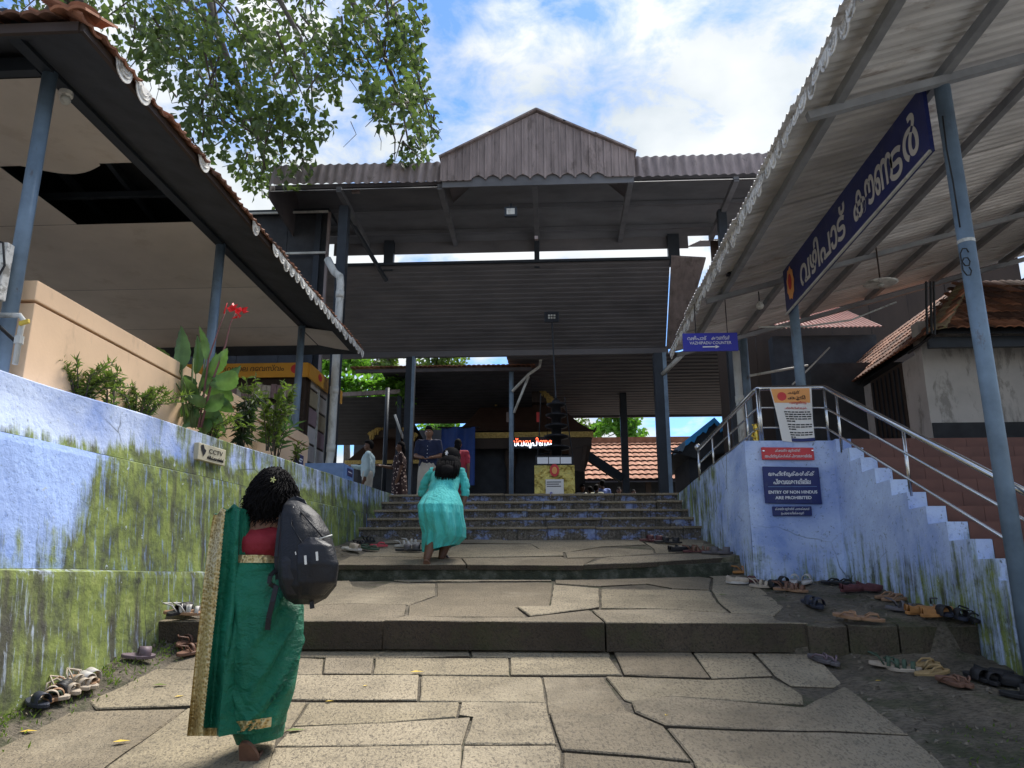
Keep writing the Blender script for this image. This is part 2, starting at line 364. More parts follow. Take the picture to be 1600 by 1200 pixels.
COPPER = M('brown_copper_sheet', (.10, .06, .045), .5, .3, .25, 4, .1, 30)
GOLD = M('carved_gilt', (.42, .30, .10), .4, .7, .5, 28, .9, 40, .02)
BRASS = M('crinkled_gold_film', (.36, .29, .085), .28, .85, .4, 5, .9, 7, .05)
BLACKM = M('oiled_black_metal', (.018, .018, .02), .4, .5, .3, 8, .15, 30)
GLASSD = M('dark_glass', (.02, .025, .03), .12, 0, .2, 3, 0, spec=.6)
WALLWHITE = M('whitewashed_wall', (.50, .48, .45), .85, 0, .15, 2, .15, 30, .004, stain=((.16, .15, .13), .54, .6, (2, 2, .7)))
BLUETRIM = M('bright_blue_bargeboard', (.05, .33, .72), .6, 0, .2, 6, .1)
TARP = M('blue_tarpaulin', (.012, .05, .22), .45, 0, .2, 3, .5, 9, .03)
PLASTER = M('plaza_paving', (.2, .18, .155), .85, 0, .25, 2, .3, 30, .008)
SOIL = M('bed_soil', (.07, .05, .035), .95, 0, .4, 9, .6, 40, .02)
WIRE = M('black_cable', (.02, .02, .02), .6, 0, .1, 3, 0)
WOODD = M('dark_wood', (.045, .03, .022), .6, 0, .3, 3, .2, 20, .005, stretch=(1, 1, .2))
def leafmat(name, c, tr=.35, rough=.5):
    g = G(name); v = g.pos(); col = g.ramp(g.noise(v, 6, 4, .6), [(.3, mul(c, .6)), (.55, c), (.75, mul(c, 1.45))])
    g.fin(col, rough, 0, .35)
    t = g.n('ShaderNodeBsdfTranslucent'); g.lk(g.mix(1, col, (1.5, 1.6, .7), 'MULTIPLY'), t.inputs[0])
    mxs = g.n('ShaderNodeMixShader'); mxs.inputs[0].default_value = tr
    g.lk(g.b.outputs[0], mxs.inputs[1]); g.lk(t.outputs[0], mxs.inputs[2]); g.lk(mxs.outputs[0], g.o.inputs[0]); return g.m
LEAF_T = leafmat('peepal_leaf', (.075, .11, .05), .45); LEAF_C = leafmat('canna_leaf', (.10, .19, .075), .25, .35)
LEAF_S = leafmat('shrub_leaf', (.13, .19, .05), .45); LEAF_D = leafmat('dark_shrub_leaf', (.03, .055, .022)); LEAF_V = leafmat('bright_vine_leaf', (.12, .26, .04), .45)
LEAF_F = leafmat('far_tree_leaf', (.10, .16, .035), .4); LEAF_Y = M('yellow_fallen_leaf', (.6, .42, .06), .6, 0, .2, 20, .1); LEAF_G = M('green_fallen_leaf', (.16, .2, .05), .6, 0, .2, 20, .1)
BARK = M('bark', (.10, .085, .07), .9, 0, .35, 8, .6, 30, .02); STEM = M('green_stem', (.10, .14, .05), .7)
PETAL = M('red_petal', (.75, .03, .04), .5, 0, .15, 20, .1)
# ---------------------------------------------------------------- ground and path
PZ = 2.231                                       # level of the temple forecourt
def yr(x): return 8.5+.2*max(0, x-.3)
def ramp_z(x, y):
    if y < 6: return .463+.19*(y-6)
    if y < yr(x): return .681+.124*(y-6)
    return 1.145+.18*(y-8.5)
def wall_x(y): return -3.48+.13*(y-4.5)          # top line of the left retaining wall
def gz(x, y):
    z = ramp_z(x, y)
    r = smooth01(1.75+max(0, 5.2-y)*.16, 2.15+max(0, 5.2-y)*.16, x)
    z += r*(.045*mn.noise(Vector((x*1.3, y*2.2, 0)))+.035*abs(mn.noise(Vector((x*3, y*7, 3))))+.018*mn.noise(Vector((x*9, y*16, 3))))
    l = smooth01(.5, .08, x-(wall_x(y)+.18)); z += l*(.08+.05*mn.noise(Vector((x*3, y*3, 9)))) if y < 6 else l*(.05+.03*mn.noise(Vector((x*3, y*3, 9))))
    return z
b = MB()
xs = [-4.2+.07*i for i in range(112)]; ys = []
y = -3.5
while y < 10.56:
    ys.append(y); y += .07 if y > 2.5 else .25
ys = sorted(set([round(q, 3) for q in ys if abs(q-6) > .03]+[5.99, 6.02, 6.07, 6.09]))
def bedz(x, y):
    z = gz(x, y); r = smooth01(1.6, 2.1, x)
    if 6 <= y < 6.08 and x < 1.75: z = gz(x, 5.995)+.19*(y-5.995)
    if yr(x)-.02 <= y < yr(x)+.13 and x < 2.0: z = gz(x, yr(x)-.03)
    if y >= 6 and y < 6.05 and x > 1.5: z -= .03
    return z-.016*(1-r)
o0 = 0
for yy in ys:
    for x in xs: b.v.append(Vector((x, yy+(.05*mn.noise(Vector((x*2, 0, 5))) if abs(yy-6) < .05 and x > 1.9 else 0), bedz(x, yy))))
nx = len(xs)
for i in range(len(ys)-1):
    for j in range(nx-1): b.f.append((i*nx+j, i*nx+j+1, (i+1)*nx+j+1, (i+1)*nx+j))
path = struct(b.build('path_bed', GROUND, smooth=False))
# wide sheet: forecourt level with the sunk approach cut out of it
b = MB(); far = 400; z = PZ-.004
b.add([(-far, 12.2, z), (far, 12.2, z), (far, far, z), (-far, far, z)], [(0, 1, 2, 3)])
b.add([(-far, -60, z), (-4.15, -60, z), (-4.15, 12.2, z), (-far, 12.2, z)], [(0, 1, 2, 3)])
b.add([(7.2, -60, z), (far, -60, z), (far, 12.2, z), (7.2, 12.2, z)], [(0, 1, 2, 3)])
struct(b.build('ground', PLASTER))
b = MB(); b.add([(-4.2, -60, -1.45), (7.2, -60, -1.45), (7.2, 5.0, -1.45), (-4.2, 5.0, -1.45)], [(0, 1, 2, 3)])
struct(b.build('lower_ground', GROUND))
# ---- flagstones, one mesh each
def slab_obj(pts, thick, mat, name='flagstone', jit=.004, inset=.0025, front=None):
    c = sum(pts, Vector())/len(pts); out = []
    n = len(pts)
    for i in range(n):
        a, e = pts[i], pts[(i+1) % n]; L = (e-a).length; k = max(1, int(L/.14))
        for q in range(k):
            p = a.lerp(e, q/k)
            if q: p = p+Vector((random.uniform(-jit, jit), random.uniform(-jit, jit), 0))
            d = (c-p); d.z = 0; d.normalize(); out.append(p+d*inset)
    tilt = (random.uniform(-.006, .006), random.uniform(-.006, .006)); dz = random.uniform(-.006, .008)
    top = [p+Vector((0, 0, dz+tilt[0]*(p.x-c.x)+tilt[1]*(p.y-c.y))) for p in out]
    bv = .007; m = len(top); mb = MB()
    ins = []
    for i in range(m):
        d = c-top[i]; d.z = 0; L = max(.05, d.length); ins.append(top[i]+d/L*bv*random.uniform(.7, 1.5))
    mid = [p-Vector((0, 0, bv*random.uniform(.6, 1.4))) for p in top]; bot = [p-Vector((0, 0, thick)) for p in top]
    mb.v += ins+mid+bot
    mb.f.append(tuple(range(m)))
    for k in range(2):
        for i in range(m): mb.f.append((k*m+i, (k+1)*m+i, (k+1)*m+(i+1) % m, k*m+(i+1) % m))
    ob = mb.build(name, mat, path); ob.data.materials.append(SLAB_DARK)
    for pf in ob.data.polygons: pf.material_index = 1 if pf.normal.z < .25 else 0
    return ob
R1 = [
 [(165,1006),(300,1006),(455,1006),(455,1040),(300,1045),(160,1040)],
 [(160,1042),(300,1047),(455,1042),(446,1092),(420,1097),(290,1103),(150,1107),(120,1078),(163,1057)],
 [(60,1115),(150,1110),(290,1107),(165,1195),(90,1255),(-160,1255),(-30,1146)],
 [(293,1106),(440,1096),(479,1097),(454,1135),(432,1150),(420,1200),(375,1310),(60,1310),(168,1195)],
 [(458,1006),(730,1006),(735,1025),(585,1028),(458,1025)], [(732,1006),(950,1006),(954,1026),(738,1026)],
 [(458,1027),(506,1029),(503,1053),(452,1053)], [(508,1029),(584,1029),(580,1053),(505,1053)],
 [(586,1029),(795,1028),(796,1054),(582,1053)], [(797,1028),(953,1027),(972,1054),(798,1055)],
 [(952,1006),(1070,1006),(1110,1060),(975,1055)], [(1072,1006),(1163,1006),(1207,1056),(1112,1060)],
 [(1167,1006),(1262,1006),(1290,1040),(1314,1066),(1303,1073),(1235,1070),(1211,1056)],
 [(450,1055),(655,1056),(652,1094),(446,1092)], [(658,1056),(846,1057),(852,1096),(655,1095)],
 [(848,1057),(942,1057),(984,1112),(975,1115),(856,1113)],
 [(946,1057),(1110,1062),(1205,1059),(1235,1072),(1254,1085),(1256,1099),(1150,1093),(1045,1087),(985,1095),(975,1092)],
 [(986,1097),(1045,1090),(1150,1098),(1258,1107),(1320,1074),(1332,1080),(1370,1110),(1395,1130),(1420,1148),(1300,1142),(1160,1140),(1040,1135),(992,1113)],
 [(482,1098),(718,1097),(713,1119),(600,1128),(457,1134)], [(456,1137),(600,1130),(735,1121),(722,1162),(430,1166)],
 [(721,1098),(853,1098),(857,1118),(869,1162),(725,1162),(738,1121),(716,1118)],
 [(859,1115),(985,1114),(1038,1136),(1079,1188),(1000,1180),(878,1171)],
 [(1042,1137),(1160,1142),(1300,1144),(1422,1150),(1465,1185),(1490,1215),(1300,1210),(1085,1190)],
 [(428,1168),(722,1165),(720,1230),(700,1310),(380,1310)], [(724,1165),(868,1164),(876,1174),(878,1230),(880,1310),(705,1310)],
 [(880,1174),(1000,1182),(1080,1190),(1110,1230),(1130,1310),(882,1310)], [(1083,1192),(1300,1212),(1495,1218),(1570,1310),(1135,1310)]]
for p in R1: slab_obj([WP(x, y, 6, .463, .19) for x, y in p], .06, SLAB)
for i in range(7):                                # slabs nearer than the frame
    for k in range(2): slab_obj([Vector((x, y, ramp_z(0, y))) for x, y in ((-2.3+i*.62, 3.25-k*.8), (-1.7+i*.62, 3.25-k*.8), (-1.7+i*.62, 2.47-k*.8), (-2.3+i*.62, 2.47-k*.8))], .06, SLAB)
R2 = [  # (polygon, is front row)
 [(240,989),(262,960),(320,950),(470,946),(560,944),(635,946),(632,962),(597,989)],
 [(599,989),(634,964),(720,967),(825,966),(922,954),(945,989)],
 [(947,989),(925,953),(1030,952),(1140,958),(1208,962),(1216,970),(1264,989)],
 [(639,946),(683,931),(683,910),(864,908),(858,947),(806,948),(823,963),(637,963)],
 [(866,914),(936,920),(936,949),(922,951),(828,963),(809,949),(860,948)],
 [(939,921),(1050,921),(1109,922),(1120,940),(1138,956),(1030,950),(939,950)],
 [(867,906),(1088,897),(1111,903),(1108,920),(1050,918),(1010,911),(938,915),(868,911)],
 [(1114,903),(1096,893),(1130,890),(1155,893),(1190,920),(1224,948),(1210,961),(1142,957),(1123,940),(1112,922)],
 [(430,911),(545,906),(552,915),(580,920),(612,909),(680,911),(680,929),(638,944),(560,942),(470,944),(330,947),(360,925)],
 [(615,906),(862,905),(862,907),(683,908),(640,909)], [(180,992),(212,966),(258,958),(236,989)]]
for k, p in enumerate(R2):
    pts = []
    for x, y in p:
        q = WP(x, y, 6, .681, .124)
        if y >= 985: q = Vector((W(x, 985, 6).x, 6.0+random.uniform(-.01, .01), .681))
        if q.y > yr(q.x)-.01: q = Vector((q.x, yr(q.x)-.01, .681+.124*(yr(q.x)-6.01)))
        pts.append(q)
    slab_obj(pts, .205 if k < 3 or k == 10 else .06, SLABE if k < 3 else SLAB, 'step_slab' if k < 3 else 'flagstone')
R3 = [
 [(440,886),(490,868),(600,870),(720,872),(725,886)], [(727,886),(722,872),(878,869),(884,872),(930,871),(911,884)],
 [(913,884),(946,871),(1010,868),(1160,860),(1172,868),(1000,880)], [(490,866),(530,855),(640,850),(830,851),(842,858),(880,863),(881,868),(720,870),(600,868)],
 [(883,863),(940,855),(1020,858),(1022,864),(945,869),(886,871)], [(510,852),(540,843),(660,841),(785,842),(830,850),(640,848)],
 [(787,842),(900,841),(998,842),(1010,850),(940,853),(884,862),(844,857),(832,850)], [(1000,841),(1085,841),(1125,850),(1165,858),(1025,863),(1022,857),(1012,850)]]
for p in R3:
    pts = []
    for x, y in p:
        q = WP(x, y, 8.5, 1.145, .18)
        if q.y < yr(q.x): q = Vector((q.x, yr(q.x)+random.uniform(-.015, .01), 1.145+.18*(yr(q.x)-8.5)))
        if q.y > 10.49: q = Vector((q.x, 10.49, 1.145+.18*1.99))
        pts.append(q)
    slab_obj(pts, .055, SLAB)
for x0, x1 in ((1.84, 2.12), (2.13, 2.47), (2.48, 2.78), (2.79, 3.04)):
    slab_obj([Vector((x0, 6.42, gz(x0, 6.42)+.004)), Vector((x0, 5.97+random.uniform(-.04, .03), .675)), Vector(((x0+x1)/2, 5.95+random.uniform(-.04, .03), .665)), Vector((x1, 5.97+random.uniform(-.04, .03), .67)), Vector((x1, 6.42, gz(x1, 6.42)+.004))], .26, GROUND, 'ledge_rock', .022)
# the mossy concrete kerb under the third ramp
b = MB(); P = [(-3.1, 8.53), (.3, 8.53), (1.1, 8.69), (2.3, 8.93)]
b.slab([Vector((x, y+.012*math.sin(i*3), ramp_z(x, y+.2)-.08)) for i, (x, y) in enumerate(P)]+[Vector((x, y+.25, ramp_z(x, y+.3)-.08)) for x, y in reversed(P)], (0, 0, -.35))
struct(b.build('kerb', CONC_GREEN, path))
del path['kind']; struct(path)
gb = MB(); rg0 = random.Random(4)
for i in range(520):
    if i < 360: x = rg0.uniform(1.85, 3.0); y = rg0.uniform(3.4, 8.3)
    else: y = rg0.uniform(3.2, 10.2); x = wall_x(y)+.22+abs(rg0.gauss(0, .16))
    s = rg0.uniform(.006, .022); c = Vector((x, y, gz(x, y)+s*.2)); gb.add([c+Vector((rg0.uniform(-1, 1)*s, rg0.uniform(-1, 1)*s, z_*s)) for z_ in (-.4, -.4, -.4, .6, .5)], [(0, 1, 3), (1, 2, 4, 3), (2, 0, 3, 4), (0, 2, 1)])
stuff(gb.build('loose_grit', ROCKBIT))
# ---- stone stairs up to the forecourt
stairs = thing('stone_stairs', 'five dark worn stone steps with peeling blue paint leading up to the temple', 'stairs', (0, 10.5, 1.506))
RS = (PZ-1.506)/5
for k in range(5):
    y0 = 10.5+.325*k; z0 = 1.506+RS*k-.02 if k == 0 else 1.506+RS*k; x = -2.72+.03*k
    xr_ = 2.12-.035*k; n = random.choice([4, 5, 5, 6]); cuts = sorted([x]+[x+(xr_-x)*(i+random.uniform(.25, .75))/(n) for i in range(1, n)]+[xr_])
    for a, e in zip(cuts[:-1], cuts[1:]):
        y1 = y0+(.325 if k < 4 else .6)+.06; dz = random.uniform(-.006, .006); dy = random.uniform(-.012, .012)
        b = MB(); b.box((a+.003, y0+dy, z0+(.002 if k else 0)), (e-.003, y1+dy, 1.506+RS*(k+1)+dz)); q = bevel(b.build('step_block', RISER, stairs), .014, 2)
        for v in q.data.vertices: v.co += Vector((0, .008*mn.noise(v.co*7), .006*mn.noise(v.co*5)))
        b = MB(); b.box((a+.004, y0+dy-.022-random.uniform(0, .02), 1.506+RS*(k+1)+dz-.012), (e-.004, y1+dy-.03, 1.506+RS*(k+1)+dz+.022)); q = bevel(b.build('lit_edge_lip', SLABE, stairs), .010, 2)  # added lip in lighter stone, standing in for the sunlit tread edge
        for v in q.data.vertices: v.co += Vector((0, .01*mn.noise(v.co*6), .006*mn.noise(v.co*5)))
b = MB(); b.box((-2.75, 11.95, 1.2), (2.1, 12.25, PZ-.05)); b.build('stair_core', RISER, stairs)
# ---- left retaining wall
lw = thing('retaining_wall', 'long pale blue retaining wall with green algae on the left of the path', 'wall', (-3.2, 6.5, 0))
def wall_band(name, mat, prof, y0=-2.5, y1=12.2, ny=150, bed=False):
    """prof: list of (offset from top line, z) going down the face; closed at the back"""
    b = MB(); n = len(prof)
    def pt(i, y):
        t = (y-y0)/(y1-y0); o, z = prof[i]; o *= 1-.45*smooth01(6, 11, y)
        x = wall_x(y)+o+.012*mn.noise(Vector((0, y*1.3, z*2)))+.006*mn.noise(Vector((0, y*6, z*6)))
        return Vector((x, y, z+.012*mn.noise(Vector((3, y*.9, o*9)))))
    o0 = 0
    for j in range(ny+1):
        y = y0+(y1-y0)*j/ny
        for i in range(n): b.v.append(pt(i, y))
        b.v.append(Vector((wall_x(y)-.22, y, prof[-1][1]))); b.v.append(Vector((wall_x(y)-.22, y, prof[0][1])))
    m = n+2
    for j in range(ny):
        for i in range(m): b.f.append((j*m+i, j*m+(i+1) % m, (j+1)*m+(i+1) % m, (j+1)*m+i))
    b.f.append(tuple(range(m))); b.f.append(tuple(ny*m+i for i in reversed(range(m))))
    return b.build(name, mat, lw, smooth=False)
wall_band('upper_band', WALL_TOP, [(-.012, 2.285), (.002, 2.275), (.01, 2.15), (.03, 2.0), (.045, 1.89)])
wall_band('middle_band', WALL_MID, [(.04, 1.888), (.075, 1.878), (.085, 1.83), (.10, 1.6), (.125, 1.3), (.15, 1.06)])
wall_band('base_band', WALL_LOW, [(.15, 1.058), (.215, 1.048), (.225, 1.0), (.245, .8), (.27, .55), (.30, .25), (.33, -.4), (.34, -1.4)])
# planting bed behind it
b = MB(); b.grid(lambda u, v: (wall_x(-2+14.1*u)-.2-(.9+.1*u)*v, -2+14.1*u, 2.24+.03*mn.noise(Vector((u*40, v*6, 0)))), 80, 8)
stuff(b.build('planting_bed_soil', SOIL))
# ---- right wall with its corner, its stepped flank and the brown stairs
rw = thing('corner_wall', 'blue plastered wall with notice boards at the corner right of the steps', 'wall', (2.6, 8.5, 1.0))
C1 = Vector((2.19, 8.5, 0)); C2 = Vector((3.05, 8.5, 0))
b = MB()
def vquad(b, p0, p1, zb0, zb1, zt0, zt1, n, m):      # subdivided upright panel
    def fn(u, v):
        p = p0.lerp(p1, u); z = (zb0+(zb1-zb0)*u)*(1-v)+(zt0+(zt1-zt0)*u)*v
        nrm = Vector((-(p1-p0).y, (p1-p0).x, 0)).normalized()
        q = p+nrm*(.012*mn.noise(Vector((p.x*2, p.y*2, z*2)))+.005*mn.noise(Vector((p.x*8, p.y*8, z*8))))
        return (q.x, q.y, z)
    b.grid(fn, n, m)
lf0 = Vector((1.93, 12.2, 0)); off = .10
b2 = [(lf0, 2.20, 1.4), (C1, 2.462, .6), (C2, 2.456, .6)]
vquad(b, Vector((1.93-.09, 12.2, 0)), Vector((2.19-.09, 8.5-.06, 0)), 1.3, .7, 2.20, 2.462, 40, 20)
vquad(b, Vector((2.19-.09, 8.5-.06, 0)), Vector((3.05, 8.44, 0)), .7, .6, 2.462, 2.456, 14, 20)
b.add([(1.84, 12.2, 2.20), (2.10, 8.44, 2.462), (3.05, 8.44, 2.456), (3.35, 8.75, 2.456), (2.40, 8.75, 2.462), (2.14, 12.2, 2.20)], [(0, 1, 2, 3, 4, 5)])
b.add([(2.40, 8.75, 2.462), (2.14, 12.2, 2.2), (2.14, 12.2, 1), (2.40, 8.75, 1)], [(0, 1, 2, 3)])
b.build('wall_face', WALL_R, rw, smooth=True, fixn=False)
# stepped flank
NS, RZ, RN = 14, .147, .304
fl = [Vector((3.045, 8.46, 2.456))]
for k in range(NS):
    yk = 8.46-.12-RN*k; zk = 2.456-RZ*k
    fl += [Vector((3.045, yk, zk)), Vector((3.045, yk, zk-RZ))]
fl += [Vector((3.045, 8.46-.12-RN*NS-.4, 2.456-RZ*NS)), Vector((3.045, 8.46-.12-RN*NS-.4, -.6)), Vector((3.045, 8.46, -.6))]
b = MB(); b.slab(fl, (.16, 0, 0)); fw_ = b.build('stepped_flank', WALL_R, rw)
bs = thing('brown_tiled_staircase', 'brown tiled staircase descending behind the stepped blue wall on the right', 'stairs', (3.2, 8.4, 1.0))
core = MB(); tl = .30
tile = MB(); tile.box((0, 0, 0), (tl-.003, .014, RZ-.004)); tme = tile.mesh('riser_tile', BROWNT)
tread = MB(); tread.box((0, 0, 0), (tl-.004, RN-.004, .014)); trme = tread.mesh('tread_tile', BROWNT)
for k in range(NS):
    yk = 8.46-.12-RN*k; zk = 2.456-RZ*k
    core.box((3.2, yk-RN+.012, -.6 if k == NS-1 else zk-2*RZ), (7.2, 8.6 if k == 0 else yk+.05, zk-RZ-.016)) if k < NS-1 else None
    core.box((3.2, yk+.016, zk-RZ*1.5), (7.2, yk+.3, zk-.016))
    for i in range(13):
        if i < 10 or k < 6:
            x = 3.21+tl*i
            link('riser_tile', tme, bs, Vector((x, yk, zk-RZ+.003))-bs.location)
core.build('stair_core', GROUT, bs)
b = MB(); b.box((2.45, 8.80, 2.0), (7.2, 12.25, 2.449)); struct(b.build('counter_platform', BROWNT))
# ---------------------------------------------------------------- tiles shared by the roofs
def tile_mesh(name, mat, w=.235, L=.38, amp=.02, th=.018):
    b = MB(); n = 8
    def zc(u): return amp*abs(math.sin(2*math.pi*u))**.7*(1 if u < .5 else .85)
    o = 0
    for sgn, dz in ((0, 0), (1, -th)):
        for j in (0, 1):
            for i in range(n+1): b.v.append(Vector((-w/2+w*i/n, L*j, zc(i/n)+dz+(.022 if j == 0 else 0))))
    m = n+1
    for i in range(n):
        b.f.append((i, i+1, m+i+1, m+i)); b.f.append((2*m+i, 3*m+i, 3*m+i+1, 2*m+i+1)); b.f.append((i, 2*m+i, 2*m+i+1, i+1))
    b.f.append((0, m, 3*m, 2*m)); b.f.append((n, 2*m+n, 3*m+n, m+n))
    return b.mesh(name, mat)
TILE = tile_mesh('roof_tile', TERRA); TILE_O = tile_mesh('roof_tile', TERRA_OLD)
def lay_tile(parent, me, p, up, lat, jit=.012):
    up = Vector(up).normalized(); lat = Vector(lat).normalized(); n = lat.cross(up)
    m = Matrix((lat, up, n)).transposed().to_4x4()
    e = (m@Euler((random.uniform(-jit, jit), random.uniform(-jit, jit), random.uniform(-jit, jit))).to_matrix().to_4x4()).to_euler()
    return link('roof_tile', me, parent, Vector(p)-wloc(parent), e)
# ---------------------------------------------------------------- left canopy
lc = thing('tiled_canopy', 'tile roofed canopy with beige ceiling on blue grey posts above the left wall', 'canopy', (-3.67, 4.75, 2.24))
BX, BZ = -3.67, 4.60
for y in (4.75, 7.75, 10.6):
    b = MB(); b.tube([(BX, y, 2.2), (BX, y, BZ+.02)], .052, 14); b.build('post', POSTBLUE, lc, True)
b = MB(); b.bar((BX, 4.2, BZ+.06), (BX, 11.62, BZ+.06), .09, .12); b.build('beam', POSTDARK, lc)
b = MB(); b.bar((BX-.06, 4.72, BZ+.055), (-9, 4.72, BZ+.055), .08, .11); b.build('beam', POSTDARK, lc)
EX, EY0, EY1, EZ = -3.05, 4.15, 11.72, 4.5
rx, rz_ = -6.0, 5.95
b = MB()
E = [(EX, EY0, EZ), (EX, EY1, EZ), (-9, EY1, EZ), (-9, EY0, EZ), (rx, 7.1, rz_), (rx, 8.8, rz_)]
b.add(E, [(0, 4, 5, 1), (0, 3, 4), (1, 5, 2), (3, 2, 5, 4)]); b.v += [v+Vector((0, 0, .03)) for v in b.v[:6]]
b.f += [(6, 7, 11, 10), (6, 10, 9), (7, 8, 11), (9, 10, 11, 8), (0, 1, 7, 6), (3, 0, 6, 9), (1, 2, 8, 7)]
b.build('roof_deck', DARK, lc)
sx = Vector((-1, 0, .49)).normalized(); sy = Vector((0, 1, .49)).normalized()
for r in range(4):
    h = .31*r*sx.x*-1; y = EY0+h+.02
    while y < EY1-h-.1:
        p = Vector((EX+.09+random.uniform(-.02, .02), 0, EZ+.03))+sx*(.31*r); p.y = y+random.uniform(-.006, .006); lay_tile(lc, TILE if random.random() < .75 else TILE_O, p, sx, (0, -1, 0) , .02); y += .226
    x = EX-h-.02
    while x > -7.2:
        p = Vector((0, EY0-.09+random.uniform(-.03, .03), EZ+.03))+sy*(.31*r); p.x = x; lay_tile(lc, TILE if random.random() < .8 else TILE_O, p, sy, (1, 0, 0), .03); x -= .226
# hip cap tiles
hip0 = Vector((EX+.03, EY0-.03, EZ+.09)); hd = Vector((rx-EX, 7.1-EY0, rz_-EZ)).normalized()
hcm = MB(); hcm.slab([Vector((.1*math.cos(math.pi*i/6), 0, .06*math.sin(math.pi*i/6))) for i in range(7)], (0, .34, 0)); HCAP = hcm.mesh('hip_tile', TERRA); hl = hd.cross(Vector((0, 0, 1))).normalized(); hn = hl.cross(hd)
for i in range(8): link('hip_tile', HCAP, lc, hip0+hd*(.29*i)+hn*(.0+.015*(i % 2))-lc.location, Matrix((hl, hd, hn)).transposed().to_euler())
# soffit lining between beam and eave, rafters under it
b = MB(); b.add([(EX-.02, EY0+.03, EZ-.012), (EX-.02, EY1-.02, EZ-.012), (BX+.05, EY1-.02, BZ+.03), (BX+.05, EY0+.03, BZ+.03)], [(0, 1, 2, 3)]); b.build('soffit', DARK, lc)
b = MB(); b.bar((EX+.02, EY0-.02, EZ-.015), (EX+.02, EY1, EZ-.015), .03, .06); b.build('fascia', WOODD, lc)
b = MB(); b.bar((EX+.005, EY0-.02, EZ-.015), (-9, EY0-.02, EZ-.015), .03, .07); b.build('fascia', WOODD, lc)
HX, HY0, HY1 = -4.95, 5.98, 7.15
yb = [4.77, HY0, HY1, 9.0, 10.6, 11.66]; xb = [-3.72, HX, -9]
for i in range(5):
    for j in range(2):
        if i == 1 and j == 0: continue
        b = MB(); sag = random.uniform(-.012, .004)
        b.grid(lambda u, v: (xb[j]+(xb[j+1]-xb[j])*u+(-.004 if u > .5 else .0), yb[i]+.004+(yb[i+1]-yb[i]-.008)*v, BZ+sag*4*u*(1-u)*4*v*(1-v)), 8, 8)
        b.build('ceiling_panel', CEIL, lc)
b = MB(); b.grid(lambda u, v: (xb[0]-.3+(xb[1]-xb[0]+.3)*u, HY0-.2+.22*v+.1*math.sin(u*5)*v, BZ-.003-.05*v*u*(1-u)*2), 14, 4); b.build('torn_ceiling_edge', CEIL, lc)
b = MB(); b.grid(lambda u, v: (EX-.03+(BX-EX)*u, 10.62+.98*v, EZ+.005+(BZ-EZ-.005)*u), 4, 4); b.build('ceiling_panel', CEIL, lc)
for x in (-4.2, -4.9, -5.6):
    b = MB(); b.bar((x, 6.1, BZ+.28+(-x-4)*.2), (x-.3, 8.0, BZ+.3+(-x-4)*.2), .05, .08); b.build('rafter', POSTDARK, lc)
b = MB(); b.bar((-3.7, 6.95, BZ+.22), (-6.3, 6.95, BZ+.22), .05, .06); b.build('ceiling_rail', POSTDARK, lc)
# white scalloped valance, one curl piece after another
def curl_mesh(w, h):
    b = MB(); n = 10; pl = [Vector((0, 0, 0)), Vector((0, 0, -h*.25))]+[Vector((0, w/2-w/2*.92*math.cos(math.pi*i/n), -h*.25-h*.75*math.sin(math.pi*i/n))) for i in range(n+1)]+[Vector((0, w, -h*.25)), Vector((0, w, 0))]
    b.slab(pl, (.008, 0, 0))
    for k in (.75, .45):
        b.tube([Vector((.010, w/2-w/2*k*math.cos(math.pi*i/n), -h*.18-h*.72*k*math.sin(math.pi*i/n))) for i in range(n+1)], h*.05, 4)
    return b.mesh('valance_piece', WHITEP)
CURL = curl_mesh(.19, .13); CURLB = curl_mesh(.22, .14)
y = 6.95
while y < 11.55:
    if random.random() < .96: link('valance_piece', CURL, lc, Vector((EX+.062, y, EZ+.01+random.uniform(-.012, .008)))-lc.location, (random.uniform(-.06, .06), random.uniform(-.1, .1), 0))
    y += .185
for y in (4.45, 4.71): link('valance_piece', CURLB, lc, Vector((EX+.062, y, EZ+.03))-lc.location)
link('valance_piece', CURLB, lc, Vector((EX+.062, 5.72, EZ+.03))-lc.location, (.2, 0, 0))
# bulb holder under the ceiling, junction box and cables on the near post
lb = thing('bulkhead_lamp', 'small unlit glass bulkhead lamp under the beige ceiling near the front post', 'lamp', W(108, 118, 4.95)); p = lb.location
b = MB(); b.lathe(Vector((p.x, p.y, BZ-.035)), [(0, .035), (.05, .035), (.05, 0), (.03, -.01), (0, -.01)], 12); b.build('lamp_base', WHITEP, lb)
b = MB(); b.lathe(Vector((p.x, p.y, BZ-.105)), [(0, 0), (.025, .005), (.04, .03), (.035, .06), (0, .062)], 12); b.build('lamp_glass', PVC, lb, True)
jb = thing('junction_box', 'white junction box with cables tied to the front post at left edge', 'electrical box', W(4, 420, 4.6)); p = jb.location
b = MB(); b.box(p+Vector((-.16, -.03, -.22)), p+Vector((.03, .04, .18))); bevel(b.build('box', WHITEP, jb), .008)
b = MB(); q = Vector((BX, 4.7, 0))
b.tube([p+Vector((-.1, -.04, .2)), p+Vector((.02, -.06, .16)), p+Vector((.05, -.05, .0)), p+Vector((-.02, -.06, -.2)), p+Vector((.06, -.07, -.42))], .008, 6)
b.tube([p+Vector((-.25, -.05, -.33)), p+Vector((-.05, -.07, -.31)), p+Vector((.06, -.06, -.4)), p+Vector((.1, .1, -.48))], .012, 6); b.build('cable', WIRE, jb, True)
tp = thing('water_tap', 'grey pipe with yellow handled tap bent over the peach wall end', 'tap', W(25, 560, 4.62)); p = tp.location
b = MB(); b.tube([p+Vector((0, 0, -.04)), p+Vector((.0, 0, .2)), p+Vector((.01, 0, .26)), p+Vector((-.02, 0, .295)), p+Vector((-.2, 0, .30))], .018, 8); b.build('pipe', PVC, tp, True)
